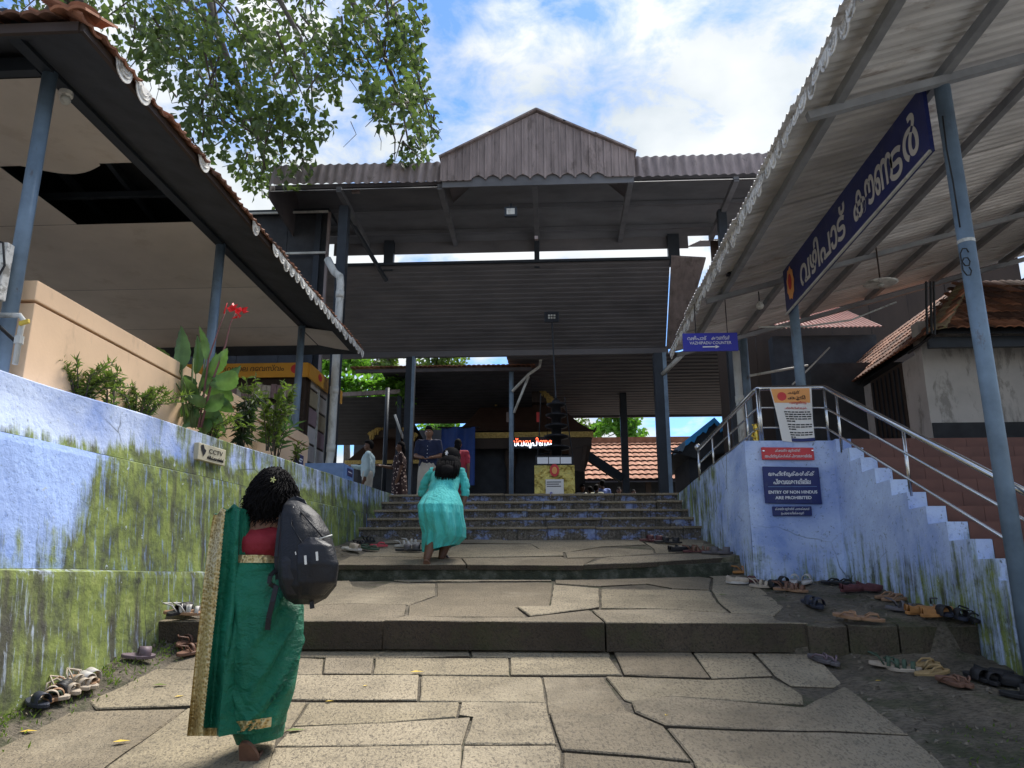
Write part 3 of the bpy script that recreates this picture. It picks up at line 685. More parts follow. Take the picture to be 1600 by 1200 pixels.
b = MB(); b.tube([p+Vector((0, 0, .1)), p+Vector((0, 0, .15))], .028, 8); b.build('coupling', PVC, tp)
b = MB(); b.bar(p+Vector((0, -.02, .23)), p+Vector((.07, -.03, .245)), .02, .03); bevel(b.build('handle', LEAF_Y, tp), .006)
# peach parapet wall
pw = thing('peach_parapet', 'peach plastered parapet wall with a grooved top band behind the plants', 'wall', (-3.72, 5, 2.24))
def parapet(z0, z1, x0, x1, y0, y1, rnd_=0, name='wall'):
    b = MB(); pr_ = [(y0, z0), (y0, z1)]
    n = 8
    pr_ += [(y1-rnd_+rnd_*math.sin(i/n*math.pi/2), z1-rnd_+rnd_*math.cos(i/n*math.pi/2)) for i in range(n+1)] if rnd_ else [(y1, z1)]
    pr_ += [(y1, z0)]
    b.slab([Vector((x0, y, z)) for y, z in pr_], (x1-x0, 0, 0)); return b.build(name, PEACH, pw)
bevel(parapet(2.2, 2.86, -3.80, -3.585, 4.86, 11.0), .006); bevel(parapet(2.875, 3.02, -3.81, -3.575, 4.84, 11.0, .12, 'top_band'), .008)
# ---------------------------------------------------------------- right canopy
rc = thing('corrugated_canopy', 'large corrugated sheet canopy on grey posts over the staircase at right', 'canopy', (2.95, 5.2, 1.0))
RX0, RZ0, RS_ = 1.80, 4.40, .27
def rzf(x): return RZ0+RS_*(x-RX0)
RY0, RY1, RXE = 3.3, 11.62, 9.0
n = 9; wsh = (RY1-RY0)/n
for i in range(n):
    y0 = RY0+wsh*i; b = MB(); ov = random.uniform(-.04, .03); dz = random.uniform(-.006, .006)+.012*(i % 2)
    def fn(u, v, y0=y0, ov=ov, dz=dz):
        y = y0+(wsh+.05)*v; x = RX0+ov+(RXE-RX0-ov)*u; t = (y/.105) % 1
        h = .022*(1 if t < .25 else 0 if .38 < t < .87 else (.38-t)/.13 if t < .5 else (t-.87)/.13)
        return (x, y, rzf(x)+h+dz)
    b.grid(fn, 6, 72); b.build('roof_sheet', SHEETGREY, rc)
for x in (2.15, 2.95, 3.9, 4.9, 5.9, 7.0, 8.2):
    b = MB(); b.bar((x, RY0+.1, rzf(x)-.055), (x, RY1-.1, rzf(x)-.055), .06, .08); b.build('purlin', PURLIN, rc)
for y in (5.14, 9.06, 11.4):
    b = MB(); b.bar((RX0+.12, y, rzf(RX0+.12)-.12), (RXE, y, rzf(RXE)-.12), .06, .06); b.build('rafter', PURLIN, rc)
for y in (5.2, 9.0, 11.45):
    b = MB(); zb = .2 if y < 6 else 2.44
    b.tube([(2.95, y, zb), (2.95, y, rzf(2.95)-.09)], .056 if y < 6 else .058, 16); pst = b.build('post', POSTBLUE, rc, True)
    if y < 6:
        b = MB(); b.tube([(2.95, y, 3.30), (2.95, y, 3.325)], .0585, 16); b.build('post_band', PVC, pst)
tr = MB(); n = 8; w_ = .16
tr.slab([Vector((0, 0, .03)), Vector((0, 0, -.03))]+[Vector((0, w_/2-w_/2*math.cos(math.pi*i/n), -.03-.075*math.sin(math.pi*i/n))) for i in range(1, n)]+[Vector((0, w_, -.03)), Vector((0, w_, .03))], (.006, 0, 0))
tr.tube([Vector((-.004, .03, -.0)), Vector((-.004, .05, -.06)), Vector((-.004, .08, -.075)), Vector((-.004, .11, -.06)), Vector((-.004, .13, 0))], .008, 4)
TRIM = tr.mesh('valance_piece', WHITEP)
y = RY0+.05
while y < RY1-.1:
    link('valance_piece', TRIM, rc, Vector((RX0+.05+random.uniform(-.01, .01), y, rzf(RX0)-.015+random.uniform(-.01, .01)))-rc.location, (random.uniform(-.05, .05), random.uniform(-.2, .2), 0)); y += .158
b = MB(); b.tube([(2.90, 5.16, 4.3), (2.87, 5.12, 4.0), (2.885, 5.13, 3.75), (2.89, 5.14, 3.4)], .006, 5)
b.tube([Vector((2.88+.03*math.cos(t*.9), 5.12, 3.2+.05*math.sin(t*.9)-t*.01)) for t in range(16)], .005, 5); b.build('loose_cable', WIRE, rc, True)
# bulbs and fans hung under the right canopy
for k, (px, py, y, lab) in enumerate(((1187, 478, 9.6, 'round bulb hanging under the right canopy above the blue direction sign'), (1143, 424, 8.6, 'dark square lamp fixed under the right canopy near its eave'))):
    p = W(px, py, y); t = thing('hanging_lamp', lab, 'lamp', p); zt = rzf(p.x)-.01
    b = MB(); b.tube([p+Vector((0, 0, .05)), Vector((p.x, p.y, zt))], .008, 6); b.build('cord', WIRE, t)
    b = MB()
    if k == 0: b.lathe(p, [(0, -.05), (.04, -.035), (.055, 0), (.035, .04), (.02, .06), (0, .06)], 12); b.build('bulb', WHITEP, t, True)
    else: b.box(p-Vector((.06, .05, .05)), p+Vector((.06, .05, .05))); bevel(b.build('housing', BLACKM, t), .01)
fp = W(1376, 444, 9.0); fan = thing('pendant_lamp', 'pale shallow disc lamp hanging under the right canopy behind the long sign', 'lamp', fp)
b = MB(); b.tube([fp, Vector((fp.x, fp.y, rzf(fp.x)))], .010, 8); b.build('rod', WOODD, fan)
b = MB(); b.lathe(fp, [(0, 0), (.17, .0), (.2, .012), (.12, .04), (.04, .06), (0, .065)], 20); b.build('shade', WHITEP, fan, True)
b = MB(); b.lathe(fp-Vector((0, 0, .03)), [(0, 0), (.03, .005), (.04, .02), (.02, .035), (0, .036)], 12); b.build('bulb', PVC, fan, True)
# long blue banner between the posts
bn = thing('long_blue_banner', 'long dark blue sign board with large cream Malayalam lettering under the right canopy', 'sign', (2.86, 7.15, 4.2))
b = MB(); b.box((2.855, 5.3, 4.10), (2.885, 8.98, 4.655)); bnb = b.build('board', NAVY, bn)
b = MB(); b.bar((2.85, 5.3, 4.10), (2.85, 8.98, 4.10), .02, .02); b.build('frame_bar', PVC, bn)
U = Vector((0, -1, 0)); Nn = Vector((-1, 0, 0))
def ban(s, yc, wd, ht, dz=0): put_text(s, .4, WHITEOFF, (2.853, yc, 4.38+dz), U, Nn, bnb, width=wd, height=ht, bold=.008)
ban('വഴിപാട്', 7.66, 1.42, .36); ban('കൗണ', 6.33, .86, .27, -.03); ban('ട', 5.84, .22, .27, -.07); ban('ർ', 5.57, .26, .36)
b = MB(); em = (2.850, 8.72, 4.4)
b.slab([Vector((em[0], em[1]+.14*math.cos(a*math.pi/9)*(.85+.15*(a % 2)), em[2]+.21*math.sin(a*math.pi/9)*(.85+.15*(a % 2)))) for a in range(18)], (-.004, 0, 0)); b.build('emblem', ORANGE, bnb)
b = MB(); b.slab([Vector((em[0]-.006, em[1]+.06*math.cos(a*math.pi/6), em[2]+.02+.1*math.sin(a*math.pi/6))) for a in range(12)], (-.003, 0, 0)); b.build('emblem_centre', REDP, bnb)
# hanging direction sign
p0 = W(1068, 549, 9.4); p1 = W(1154, 549, 9.4); pt = W(1068, 521, 9.4); hw = (p1-p0).x; hh = pt.z-p0.z
ds = thing('direction_sign', 'small royal blue hanging sign with white arrow and two lines of lettering', 'sign', (p0+p1)/2)
b = MB(); b.box(p0+Vector((0, 0, 0)), p0+Vector((hw, .025, hh))); dsb = b.build('board', BLUESIGN, ds)
c = p0+Vector((hw/2, -.001, hh/2)); ux = Vector((1, 0, 0)); nf = Vector((0, -1, 0))
put_text('വഴിപാട്', .1, WHITE, c+Vector((-.165, 0, .055)), ux, nf, dsb, width=.24, height=.055); put_text('കൗണ്ടർ', .1, WHITE, c+Vector((.13, 0, .055)), ux, nf, dsb, width=.23, height=.055)
put_text('VAZHIPADU COUNTER', .1, WHITE, c+Vector((0, 0, -.012)), ux, nf, dsb, width=.52, height=.038)
b = MB(); q = c+Vector((0, -.002, -.065)); b.box(q+Vector((-.1, -.002, -.007)), q+Vector((.07, 0, .007))); b.slab([q+Vector((.06, -.002, .022)), q+Vector((.11, -.002, 0)), q+Vector((.06, -.002, -.022))], (0, .002, 0)); b.build('arrow', WHITE, dsb)
b = MB(); b.tube([p0+Vector((.17, .012, hh)), p0+Vector((.17, .012, rzf(p0.x+.17)-p0.z))], .006, 5); b.tube([p0+Vector((hw-.12, .012, hh)), p0+Vector((hw-.12, .012, rzf(p1.x)-p0.z))], .006, 5); b.build('hanger', WIRE, ds)
# ---------------------------------------------------------------- entrance pavilion (upper roof with pediment)
ep = thing('entrance_pavilion', 'tall dark pavilion roof with corrugated gable front standing over the steps', 'pavilion', (0, 12, PZ))
FB, FT = 7.67, 8.13
def fasc(x0, x1, name='fascia_sheet', zb=FB, zt=FT, y=12.0, mat=SHEETRED):
    b = MB(); nn = int((x1-x0)/.02)
    def fn(u, v):
        x = x0+(x1-x0)*u; t = x/.16
        return (x, y+.018*math.sin(t*2*math.pi)+.14*v, (zb+.022*abs(math.sin(t*math.pi)))*(1-v)+(zt+.022*abs(math.sin(t*math.pi)))*v)
    b.grid(fn, nn, 3); b.build(name, mat, ep, fixn=False)
xx = -4.93
while xx < -1.9: fasc(xx, min(xx+.77, -1.87), zb=FB+.035*(-1.87-xx)/3, zt=FT+.03*(-1.87-xx)/3); xx += .765
xx = 1.45
while xx < 4.9: fasc(xx, xx+.77); xx += .765
AX, AZ, HL, HR = -.21, 8.93, -1.87, 1.47
nst = 26; wst = (HR-HL)/nst
for i in range(nst):
    a, e = HL+wst*i, HL+wst*(i+1)
    def tz(x): return 8.10+(AZ-8.10)*(1-abs(x-AX)/((AX-HL) if x < AX else (HR-AX)))
    bot = []
    for k in range(7):
        x = a+(e-a)*k/6; s = abs(math.sin(math.pi*(x-HL)/(2*wst)))
        bot.append((x, 7.66+(.085*s**.7 if 3 < i < nst-4 else 0)))
    yo = 11.93
    top = [(e, tz(e)+.01)]+([(AX, tz(AX)+.01)] if a < AX < e else [])+[(a, tz(a)+.01)]
    b = MB(); b.slab([Vector((x+(.003 if k == 0 else 0), yo, z)) for k, (x, z) in enumerate(bot+top)], (0, .015, 0))
    b.box((a-.006, yo-.022, bot[0][1]), (a+.022, yo+.01, tz(a)-.005)); b.build('cladding_strip', SHEETRED, ep)
b = MB(); b.box((HL+.02, 11.97, 7.56), (HR-.02, 11.99, 8.09)); b.build('pediment_backing', HALL, ep)
# ridge flashing, stepped like lapped sheets
for s0, s1, side in ((0, .5, -1), (.48, 1.02, -1), (0, .3, 1), (.28, .62, 1), (.6, 1.02, 1)):
    xe = HL if side < 0 else HR; f = lambda t: Vector((AX+(xe-AX)*t, 11.90, AZ+.02-(AZ-8.10)*t+.02*(1-t)))
    b = MB(); b.bar(f(s0)+Vector((0, .15, random.uniform(0, .02))), f(s1)+Vector((0, .15, 0)), .38, .03); b.build('ridge_flashing', SHEETRED, ep)
b = MB(); b.bar(Vector((AX+.45, 12.3, AZ-.10)), Vector((AX+.95, 12.3, AZ-.36)), .3, .025); b.build('green_roof_patch', CONC_GREEN, ep)
# roof planes behind, pediment roof, soffit
b = MB()
b.add([(-4.95, 12.03, FB-.07), (4.95, 12.03, FB-.07), (4.95, 13.2, 8.35), (-4.95, 13.2, 8.35)], [(0, 1, 2, 3)])
b.add([(-4.95, 13.2, 8.35), (4.95, 13.2, 8.35), (4.95, 14.3, 7.62), (-4.95, 14.3, 7.62)], [(0, 1, 2, 3)]); b.build('roof_plane', HALL, ep)
b = MB(); b.add([(HL, 11.96, 8.1), (AX, 11.96, AZ), (AX, 13.6, AZ), (HL, 13.6, 8.1), (HR, 11.96, 8.1), (HR, 13.6, 8.1)], [(0, 1, 2, 3), (1, 4, 5, 2)]); b.build('gable_roof', DARKRED, ep)
for k in range(5):
    y = 12.25+.45*k; z = (7.72+.5*(y-12)) if y < 13.2 else 8.3-.62*(y-13.2)
    b = MB(); b.bar((-4.9, y, z-.06), (4.9, y, z-.06), .06, .08); b.build('purlin', HALL, ep)
for x in (-3.69, -1.9, -.25, 1.4, 3.2):
    b = MB(); b.bar((x, 12.05, 7.62), (x, 14.3, 7.56), .09, .1); b.build('tie_beam', HALL, ep)
b = MB(); b.box((-4.4, 14.3, 7.37), (2.75, 14.33, 7.64)); b.build('back_fascia', HALLRED, ep)
for x in (-4.94, 4.94):
    b = MB(); b.slab([Vector((x, 12.04, 7.5)), Vector((x, 12.04, 7.72)), Vector((x, 13.2, 8.36)), Vector((x, 14.3, 7.62)), Vector((x, 14.3, 7.3))], (.02, 0, 0)); b.build('end_board', DARKRED, ep)
for (x, y, zt, wd) in ((-3.69, 12.5, 7.5, .17), (W(1132, 400, 13.2).x, 13.2, 7.6, .16)):
    b = MB(); b.bar((x, y, PZ), (x, y, zt), wd, wd); bevel(b.build('column', POSTDARK, ep), .01)
for px, wd in ((609, .19), (839, .1), (1052, .22)):
    x = W(px, 400, 14.25).x; b = MB(); b.bar((x, 14.2, 6.95), (x, 14.2, 7.6), wd, .14); b.build('strut', POSTDARK, ep)
b = MB(); p = W(545, 340, 13.2); b.bar(p, p+Vector((.55, 1.0, -.9)), .06, .06); b.build('brace', POSTDARK, ep)
for px, py, s in ((556, 296, .14), (838, 372, .06)):
    p = W(px, py, 12.35); b = MB(); b.box(p-Vector((s/2, .03, s/2)), p+Vector((s/2, .03, s/2))); b.build('purlin_end', SHEETRED, ep)
fl_ = W(798, 331, 12.15); t = thing('floodlight', 'square floodlight fixed under the dark pavilion roof near its middle', 'floodlight', fl_)
b = MB(); b.box(fl_-Vector((.11, .02, .09)), fl_+Vector((.11, .05, .09))); bevel(b.build('housing', POSTDARK, t), .01)
b = MB(); b.box(fl_-Vector((.07, .024, .055)), fl_+Vector((.07, -.021, .055))); b.build('lens', PVC, t)
b = MB(); b.bar(fl_+Vector((0, .06, .05)), fl_+Vector((0, .1, .2)), .03, .03); b.build('bracket', POSTDARK, t)
# lower sheet roof behind it
lr = thing('lower_hall_roof', 'broad dark roof slope seen from below behind the sky gap', 'roof', (0, 15, PZ))
def slope(name, x0a, x1a, ya, za, x0b, x1b, yb_, zb_, mat, par, per=.11, amp=.02, nn=90, th=.02):
    b = MB(); L = math.hypot(yb_-ya, zb_-za)
    def fn(u, v):
        s = v*L; t = (s/per) % 1; h = amp*(t-.5)
        x = (x0a+(x1a-x0a)*u)*(1-v)+(x0b+(x1b-x0b)*u)*v
        return (x, ya+(yb_-ya)*v, za+(zb_-za)*v+h)
    b.grid(fn, 10, nn); return b.build(name, mat, par, fixn=False)
pt0, pt1, pb0, pb1 = W(500, 409, 14), W(1047, 402, 14), W(520, 549, 16.2), W(1040, 546, 16.2)
slope('roof_slope', pt0.x-1, pt1.x, 14, pt1.z, pb0.x-1, pb1.x, 16.2, pb1.z, HALLRED, lr, .12, .012, 160)
q = [W(1049, 401, 13.95), W(1103, 404, 13.6), W(1064, 540, 15.9), W(1041, 546, 16.2)]
for k in range(9):                                   # stepped courses of the right-hand return
    a, e = k/9, (k+1)/9; b = MB(); P_ = [q[0].lerp(q[3], a), q[1].lerp(q[2], a), q[1].lerp(q[2], e)+Vector((0, 0, -.01)), q[0].lerp(q[3], e)+Vector((0, 0, -.01))]
    b.slab(P_, (0, 0, .03)); b.build('tile_course', SHEETRED, lr)
b = MB(); b.bar((pb0.x-1, 16.2, pb1.z-.02), (pb1.x+.05, 16.2, pb1.z-.02), .1, .16); b.build('eave_beam', HALLRED, lr)
b = MB(); b.bar((pt0.x-1, 14, pt1.z-.02), (pt1.x, 14, pt1.z-.02), .06, .05); b.build('top_rail', POSTDARK, lr)
for px, wd in ((1032, .27), (641, .2)):
    x = W(px, 600, 16.2).x; b = MB(); b.bar((x, 16.2, PZ), (x, 16.2, pb1.z-.1), wd, wd*.8); bevel(b.build('column', POSTDARK, lr), .012)
    b = MB(); b.bar((x+wd*.35, 16.2-wd*.42, PZ), (x+wd*.35, 16.2-wd*.42, pb1.z-.1), wd*.3, .012); b.build('column_flange', POSTBLUE, lr)
b = MB(); p = W(1035, 585, 16.1); b.tube([p, W(1070, 550, 15.6)], .05, 8); b.build('brace', PVC, lr, True)
# flat rear roofs
rr_ = thing('rear_hall_roof', 'low dark red corrugated roof over the courtyard beyond the lower hall', 'roof', (2, 20, PZ))
a0, a1, c0, c1 = W(858, 552, 16.9), W(1160, 552, 16.9), W(905, 650, 24), W(1150, 650, 24)
slope('roof_slope', -1.05, a1.x+3, 16.9, a0.z, -.9, c1.x+4, 24, c0.z, HALLRED, rr_, .32, .03, 200)
b = MB(); b.bar((-.9, 24, c0.z), (c1.x+4, 24, c0.z), .1, .12); b.build('eave_beam', DARKRED, rr_)
x = W(976, 700, 21).x; b = MB(); b.bar((x, 21, PZ), (x, 21, c0.z), .19, .18); bevel(b.build('column', POSTDARK, rr_), .012)
b = MB(); b.bar(W(888, 692, 20.6), W(972, 748, 20.9), .2, .22); b.build('brace', POSTDARK, rr_)
x = W(1160, 600, 14).x; b = MB(); b.bar((x, 14, 2.44), (x, 14, 6.2), .2, .2); b.build('column', POSTDARK, rr_)
lr2 = thing('left_courtyard_roof', 'dark courtyard roof with pale tile edge beneath the lower hall roof, left', 'roof', (-2, 18, PZ))
a0, a1, c0, c1 = W(556, 578, 17.5), W(830, 574, 17.5), W(560, 663, 22.5), W(832, 660, 22.5)
slope('roof_slope', a0.x+.6, a1.x, 17.5, a0.z, c0.x+1.4, c1.x, 22.5, c0.z, DARK, lr2, .25, .02, 60)
x = a0.x
while x < a1.x:
    lay_tile(lr2, TILE, (x, 17.42, a0.z+.03), (0, 1, .12), (1, 0, 0), .03); x += .232
b = MB(); b.bar((a0.x, 17.5, a0.z-.04), (a1.x, 17.5, a0.z-.04), .08, .08); b.build('eave_beam', DARKRED, lr2)
x = W(799, 680, 17.6).x; b = MB(); b.tube([(x, 17.6, PZ), (x, 17.6, a0.z)], .055, 10); b.build('post', POSTBLUE, lr2, True)
b = MB(); p = W(845, 560, 17.5); b.tube([W(845, 562, 17.5), W(843, 573, 17.5), W(826, 585, 17.5), W(800, 612, 17.55)], .035, 8); b.tube([W(826, 588, 17.5), W(803, 645, 17.55)], .03, 8); b.build('brace', PVC, lr2, True)
x = W(602, 700, 16.8).x; b = MB(); b.tube([(x, 16.8, PZ), (x, 16.8, 5.2)], .05, 8); b.build('post', POSTDARK, lr2, True)
b = MB(); b.tube([W(617, 648, 17), W(630, 685, 17)], .03, 6); b.build('brace', PVC, lr2, True)
vr = thing('vine_covered_shed', 'low dark shed roof overgrown with bright green vines left of the columns', 'shed', W(570, 620, 18)); p = W(520, 620, 18); q = W(625, 612, 18)
slope('roof_slope', p.x-1, q.x, 18, p.z, p.x-1, q.x, 22, p.z-.5, DARK, vr, .25, .02, 30)
b = MB(); b.bar((p.x-1, 18, p.z), (q.x, 18, q.z), .08, .1); b.build('eave_beam', SHEETRED, vr)
b = MB(); b.bar((q.x, 18, PZ), (q.x, 18, p.z), .1, .1); b.build('post', POSTDARK, vr)
b = MB(); b.box((p.x-1, 24, PZ), (1, 24.2, 5.6)); b.build('back_wall', DARK, vr)
# charcoal clad upper block at left
tb = thing('charcoal_block', 'charcoal sheet clad block with steel frame behind the left canopy', 'building', (-5, 13.4, PZ))
p0, p1 = W(330, 330, 13.4), W(516, 335, 13.4)
for i in range(4):
    xa = -7.4+(p1.x-.02+7.4)*i/4; xe = -7.4+(p1.x-.02+7.4)*(i+1)/4; b = MB(); b.box((xa, 13.4, 4.2), (xe-.012, 13.44, p1.z)); b.build('cladding_panel', DARK, tb)
b = MB(); b.box((-7.5, 13.3, p1.z), (p1.x, 13.9, p1.z+.08)); b.build('top_slab', POSTDARK, tb)
for px, wd, m in ((497, .11, POSTBLUE), (513, .05, SHEETRED)):
    x = W(px, 360, 13.3).x; b = MB(); b.bar((x, 13.32, 4.2), (x, 13.32, p1.z), wd, .06); b.build('frame_post', m if wd < .1 else POSTDARK, tb)
for py in (331, 395):
    z = W(480, py, 13.25).z; b = MB(); b.bar((-7, 13.26, z), (p1.x, 13.26, z), .03, .04); b.build('frame_rail', PVC, tb)
dp = thing('downpipe', 'pale grey rainwater downpipe with an elbow beside the dark column', 'pipe', (-3.5, 11.9, 2.3))
P_ = [W(512, 405, 12.1), W(522, 425, 12.05), W(531, 432, 12.0), W(532, 445, 11.95)]; bx_ = P_[-1]
P_ += [Vector((bx_.x, 11.95, 2.9)), Vector((bx_.x-.02, 11.95, 2.75)), Vector((bx_.x-.12, 11.9, 2.6)), Vector((bx_.x-.14, 11.88, 2.3))]
b = MB(); b.tube(P_, .065, 12); b.build('pipe', PVC, dp, True)
for z in (5.55, 3.9, 2.95):
    b = MB(); b.tube([(bx_.x, 11.95, z), (bx_.x, 11.95, z+.12)], .073, 12); b.build('coupling', PVC, dp, True)
bb = thing('blue_box', 'pale blue painted metal box with a small label standing on the wall end', 'box', W(512, 745, 11.0))
p = bb.location; b = MB(); b.box((p.x-.36, 10.9, 2.29), (p.x+.25, 11.5, 2.62)); bevel(b.build('box', BLUEBOX, bb), .008)
b = MB(); b.box((p.x+.251, 11.12, 2.47), (p.x+.256, 11.42, 2.58)); b.build('label_plate', NAVY, bb)
b = MB(); b.box((p.x+.257, 11.16, 2.52), (p.x+.258, 11.38, 2.535)); b.build('label_line', WHITE, bb)
# book stall
ks = thing('book_stall', 'dark book stall with yellow header sign and packed shelves beyond the plants', 'stall', (-4.6, 12.2, PZ))
ky, kx0, kx1, kz = 11.75, -6.6, W(478, 600, 11.75).x, W(420, 590, 11.75).z
b = MB(); b.box((kx0, ky+.02, PZ), (kx1-.02, 13.6, kz+.25)); b.build('carcass', WOODD, ks)
zt = W(420, 571, 11.75).z; b = MB(); b.box((kx0, ky-.14, kz-.03), (kx1+.06, ky-.11, zt)); b.build('header_board', YELLOWS, ks)
b = MB(); b.box((kx1+.05, ky-.10, kz-.03), (kx1+.08, 13.6, zt)); hdb = b.build('header_board', YELLOWS, ks)
put_text('ഗ്രന്ഥശാല ദേവസ്വം', .1, BLACKP, (kx1-.95, ky-.142, (kz+zt)/2+.02), ux, nf, hdb, width=1.25, height=.1); 
b = MB(); q = Vector((kx1-.14, ky-.143, (kz+zt)/2)); b.slab([q+Vector((.075*math.cos(i*math.pi/7), 0, .075*math.sin(i*math.pi/7))) for i in range(14)], (0, .002, 0)); b.build('emblem', REDP, ks)
for i in range(2):
    b = MB(); q = Vector((kx1+.083, 12.2+.9*i, (kz+zt)/2)); b.slab([q+Vector((0, .1*math.cos(k*math.pi/6), .06*math.sin(k*math.pi/6))) for k in range(12)], (.003, 0, 0)); b.build('emblem', REDP, ks)
BOOKM = [M('packet_%d' % i, c, .6, 0, .15, 9, 0) for i, c in enumerate(((.5, .47, .42), (.4, .36, .34), (.55, .52, .5), (.28, .2, .22), (.35, .3, .2)))]
for r in range(5):
    z = PZ+.35+.3*r; b = MB(); b.box((-5.3, ky-.1, z-.02), (kx1-.03, ky+.01, z)); shf = b.build('shelf', WOODD, ks)
    x = -5.2
    while x < kx1-.12:
        w2 = random.uniform(.05, .1); h = random.uniform(.16, .24); b = MB(); b.box((x, ky-.085, z), (x+w2-.008, ky-.01, z+h)); b.build('packet', random.choice(BOOKM), shf); x += w2
for r in range(6):                                   # framed prints on its right side
    for i in range(3):
        ya = 11.95+.5*i; z = PZ+.3+.3*r; b = MB(); b.box((kx1-.018, ya, z), (kx1+.006, ya+.44, z+.26)); f_ = b.build('framed_print', BOOKM[(r+i) % 5], ks)
for ya in (11.9, 12.41, 12.92, 13.44):
    b = MB(); b.box((kx1-.018, ya, PZ), (kx1+.02, ya+.03, kz)); b.build('frame_strip', PVC if ya > 12.2 else WOODD, ks)
# ---------------------------------------------------------------- shrine with copper roof, lamp pillar
sh = thing('copper_roof_shrine', 'shrine with brown copper hip roof and gilt eave band in the courtyard centre', 'shrine', (W(818, 700, 20).x, 21, PZ))
e0, e1, ez = W(709, 681, 20).x, W(927, 679, 20).x, W(818, 680, 20).z; t0, t1, tz_ = W(765, 614, 21.2).x, W(858, 614, 21.2).x, W(818, 614, 21.2).z
b = MB(); n = 8
def hiprow(v, y_in, off): return None
rows = []
for k in range(n+1):
    v = k/n; cv = v**.82; x0, x1 = e0+(t0-e0)*cv, e1+(t1-e1)*cv; y0 = 20+1.2*cv; y1 = 25-1.2*cv; z = ez+(tz_-ez)*v+.12*(1-v)**3
    rows.append([Vector((x0, y0, z)), Vector((x1, y0, z)), Vector((x1, y1, z)), Vector((x0, y1, z))])
b.rings(rows); b.build('roof', COPPER, sh)
b = MB(); b.bar((e0, 19.97, ez), (e1, 19.97, ez), .04, .15); b.build('gilt_band', GOLD, sh)
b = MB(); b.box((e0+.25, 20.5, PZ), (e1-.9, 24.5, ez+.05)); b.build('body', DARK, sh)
b = MB(); b.bar((e0+.05, 20.05, ez-.2), (e1-.05, 20.05, ez-.2), .1, .3); b.build('eave_beam', WOODD, sh)
for s in (e0+.3, e0+1.5, e1-1.2):
    b = MB(); b.lathe((s, 20.3, PZ), [(.16, 0), (.16, .3), (.11, .35), (.11, 1.6), (.17, 1.75), (.17, ez-PZ-.3)], 10); b.build('pillar', WOODD, sh, True)
for k in (0, 1):                                     # curved eave corner and hanging finial
    c = Vector((e1-.02, 20.0, ez)); b = MB(); b.tube([c+Vector((-.1, 0, .05)), c+Vector((.05, -.02, .08)), c+Vector((.12, -.03, .22))], [.04, .035, .01], 6) if k == 0 else b.tube([c+Vector((-.15, 0, -.3)), c+Vector((-.22, 0, -.7)), c+Vector((-.25, 0, -1.0))], [.12, .1, .02], 6); b.build('eave_finial', WOODD, sh)
b = MB(); b.slab([Vector((e1-.65, 20.02, ez-.08)), Vector((e1-.02, 20.02, ez-.08)), Vector((e1-.2, 20.02, ez-.55)), Vector((e1-.32, 20.02, ez-.98)), Vector((e1-.65, 20.02, ez-.9))], (0, .05, 0)); b.build('eave_bracket_board', WOODD, sh)
def gable(par, apx, apy, lx, ly, rx_, ry, d):
    A, L_, R_ = W(apx, apy, d), W(lx, ly, d), W(rx_, ry, d)
    b = MB(); b.slab([A, L_, R_], (0, .3, 0)); b.build('gable_panel', WOODD, par)
    for P_ in (L_, R_):
        n = 9
        for i in range(n):
            a = A.lerp(P_, i/n); e = A.lerp(P_, (i+1)/n); b = MB(); b.bar(a, e, .1, .09+.05*((i*7) % 3)); 
            m_ = (a+e)/2; b.tube([m_+Vector((0, -.03, 0)), m_+Vector((0, -.05, -.14-.06*(i % 2)))], [.05, .02], 6); b.build('gilt_carving', GOLD, par)
    return A
gable(sh, 824, 578, 772, 630, 862, 628, 20.6)
ls_ = thing('left_shrine', 'small dark shrine with gilt carved gable behind the polka dot dress', 'shrine', (W(610, 700, 21).x, 22, PZ))
gable(ls_, 612, 648, 578, 682, 650, 684, 20.5)
x0, x1 = W(540, 700, 20.8).x, W(672, 700, 20.8).x; zb = W(600, 722, 20.8).z; zt = W(600, 680, 21.6).z
b = MB(); b.rings([[Vector((x0, 20.8, zb)), Vector((x1, 20.8, zb)), Vector((x1, 24, zb)), Vector((x0, 24, zb))], [Vector((x0+.7, 21.6, zt)), Vector((x1-.5, 21.6, zt)), Vector((x1-.5, 23.4, zt)), Vector((x0+.7, 23.4, zt))]]); b.build('roof', COPPER, ls_)
b = MB(); b.bar((x0, 20.78, zb), (x1, 20.78, zb), .04, .1); b.build('gilt_band', GOLD, ls_)
b = MB(); b.box((x0+.3, 21.1, PZ), (x1-.2, 23.8, zb)); b.build('body', DARK, ls_)
led = thing('led_sign', 'glowing red and white Malayalam letters hung under the shrine eave', 'sign', W(828, 692, 19.6)); q = led.location
LEDR = emis('led_red', (1, .12, .05), 3.0); LEDW = emis('led_white', (.75, .85, 1), 2.6)
b = MB(); b.box(q+Vector((-.55, .03, -.14)), q+Vector((.6, .06, .16))); b.build('panel', BLACKM, led)
lt = put_text('സ്വരൂപിണേ', .3, LEDR, q+Vector((.02, 0, 0)), ux, nf, led, width=1.08, height=.27, bold=-.004); lt.data.materials.append(LEDW)
for pf in lt.data.polygons: pf.material_index = 1 if pf.center.z < .0 else 0
for s in (-.42, .45):
    b = MB(); b.tube([q+Vector((s, .05, .16)), q+Vector((s, .3, 1.0))], .01, 5); b.build('hanger', WIRE, led)
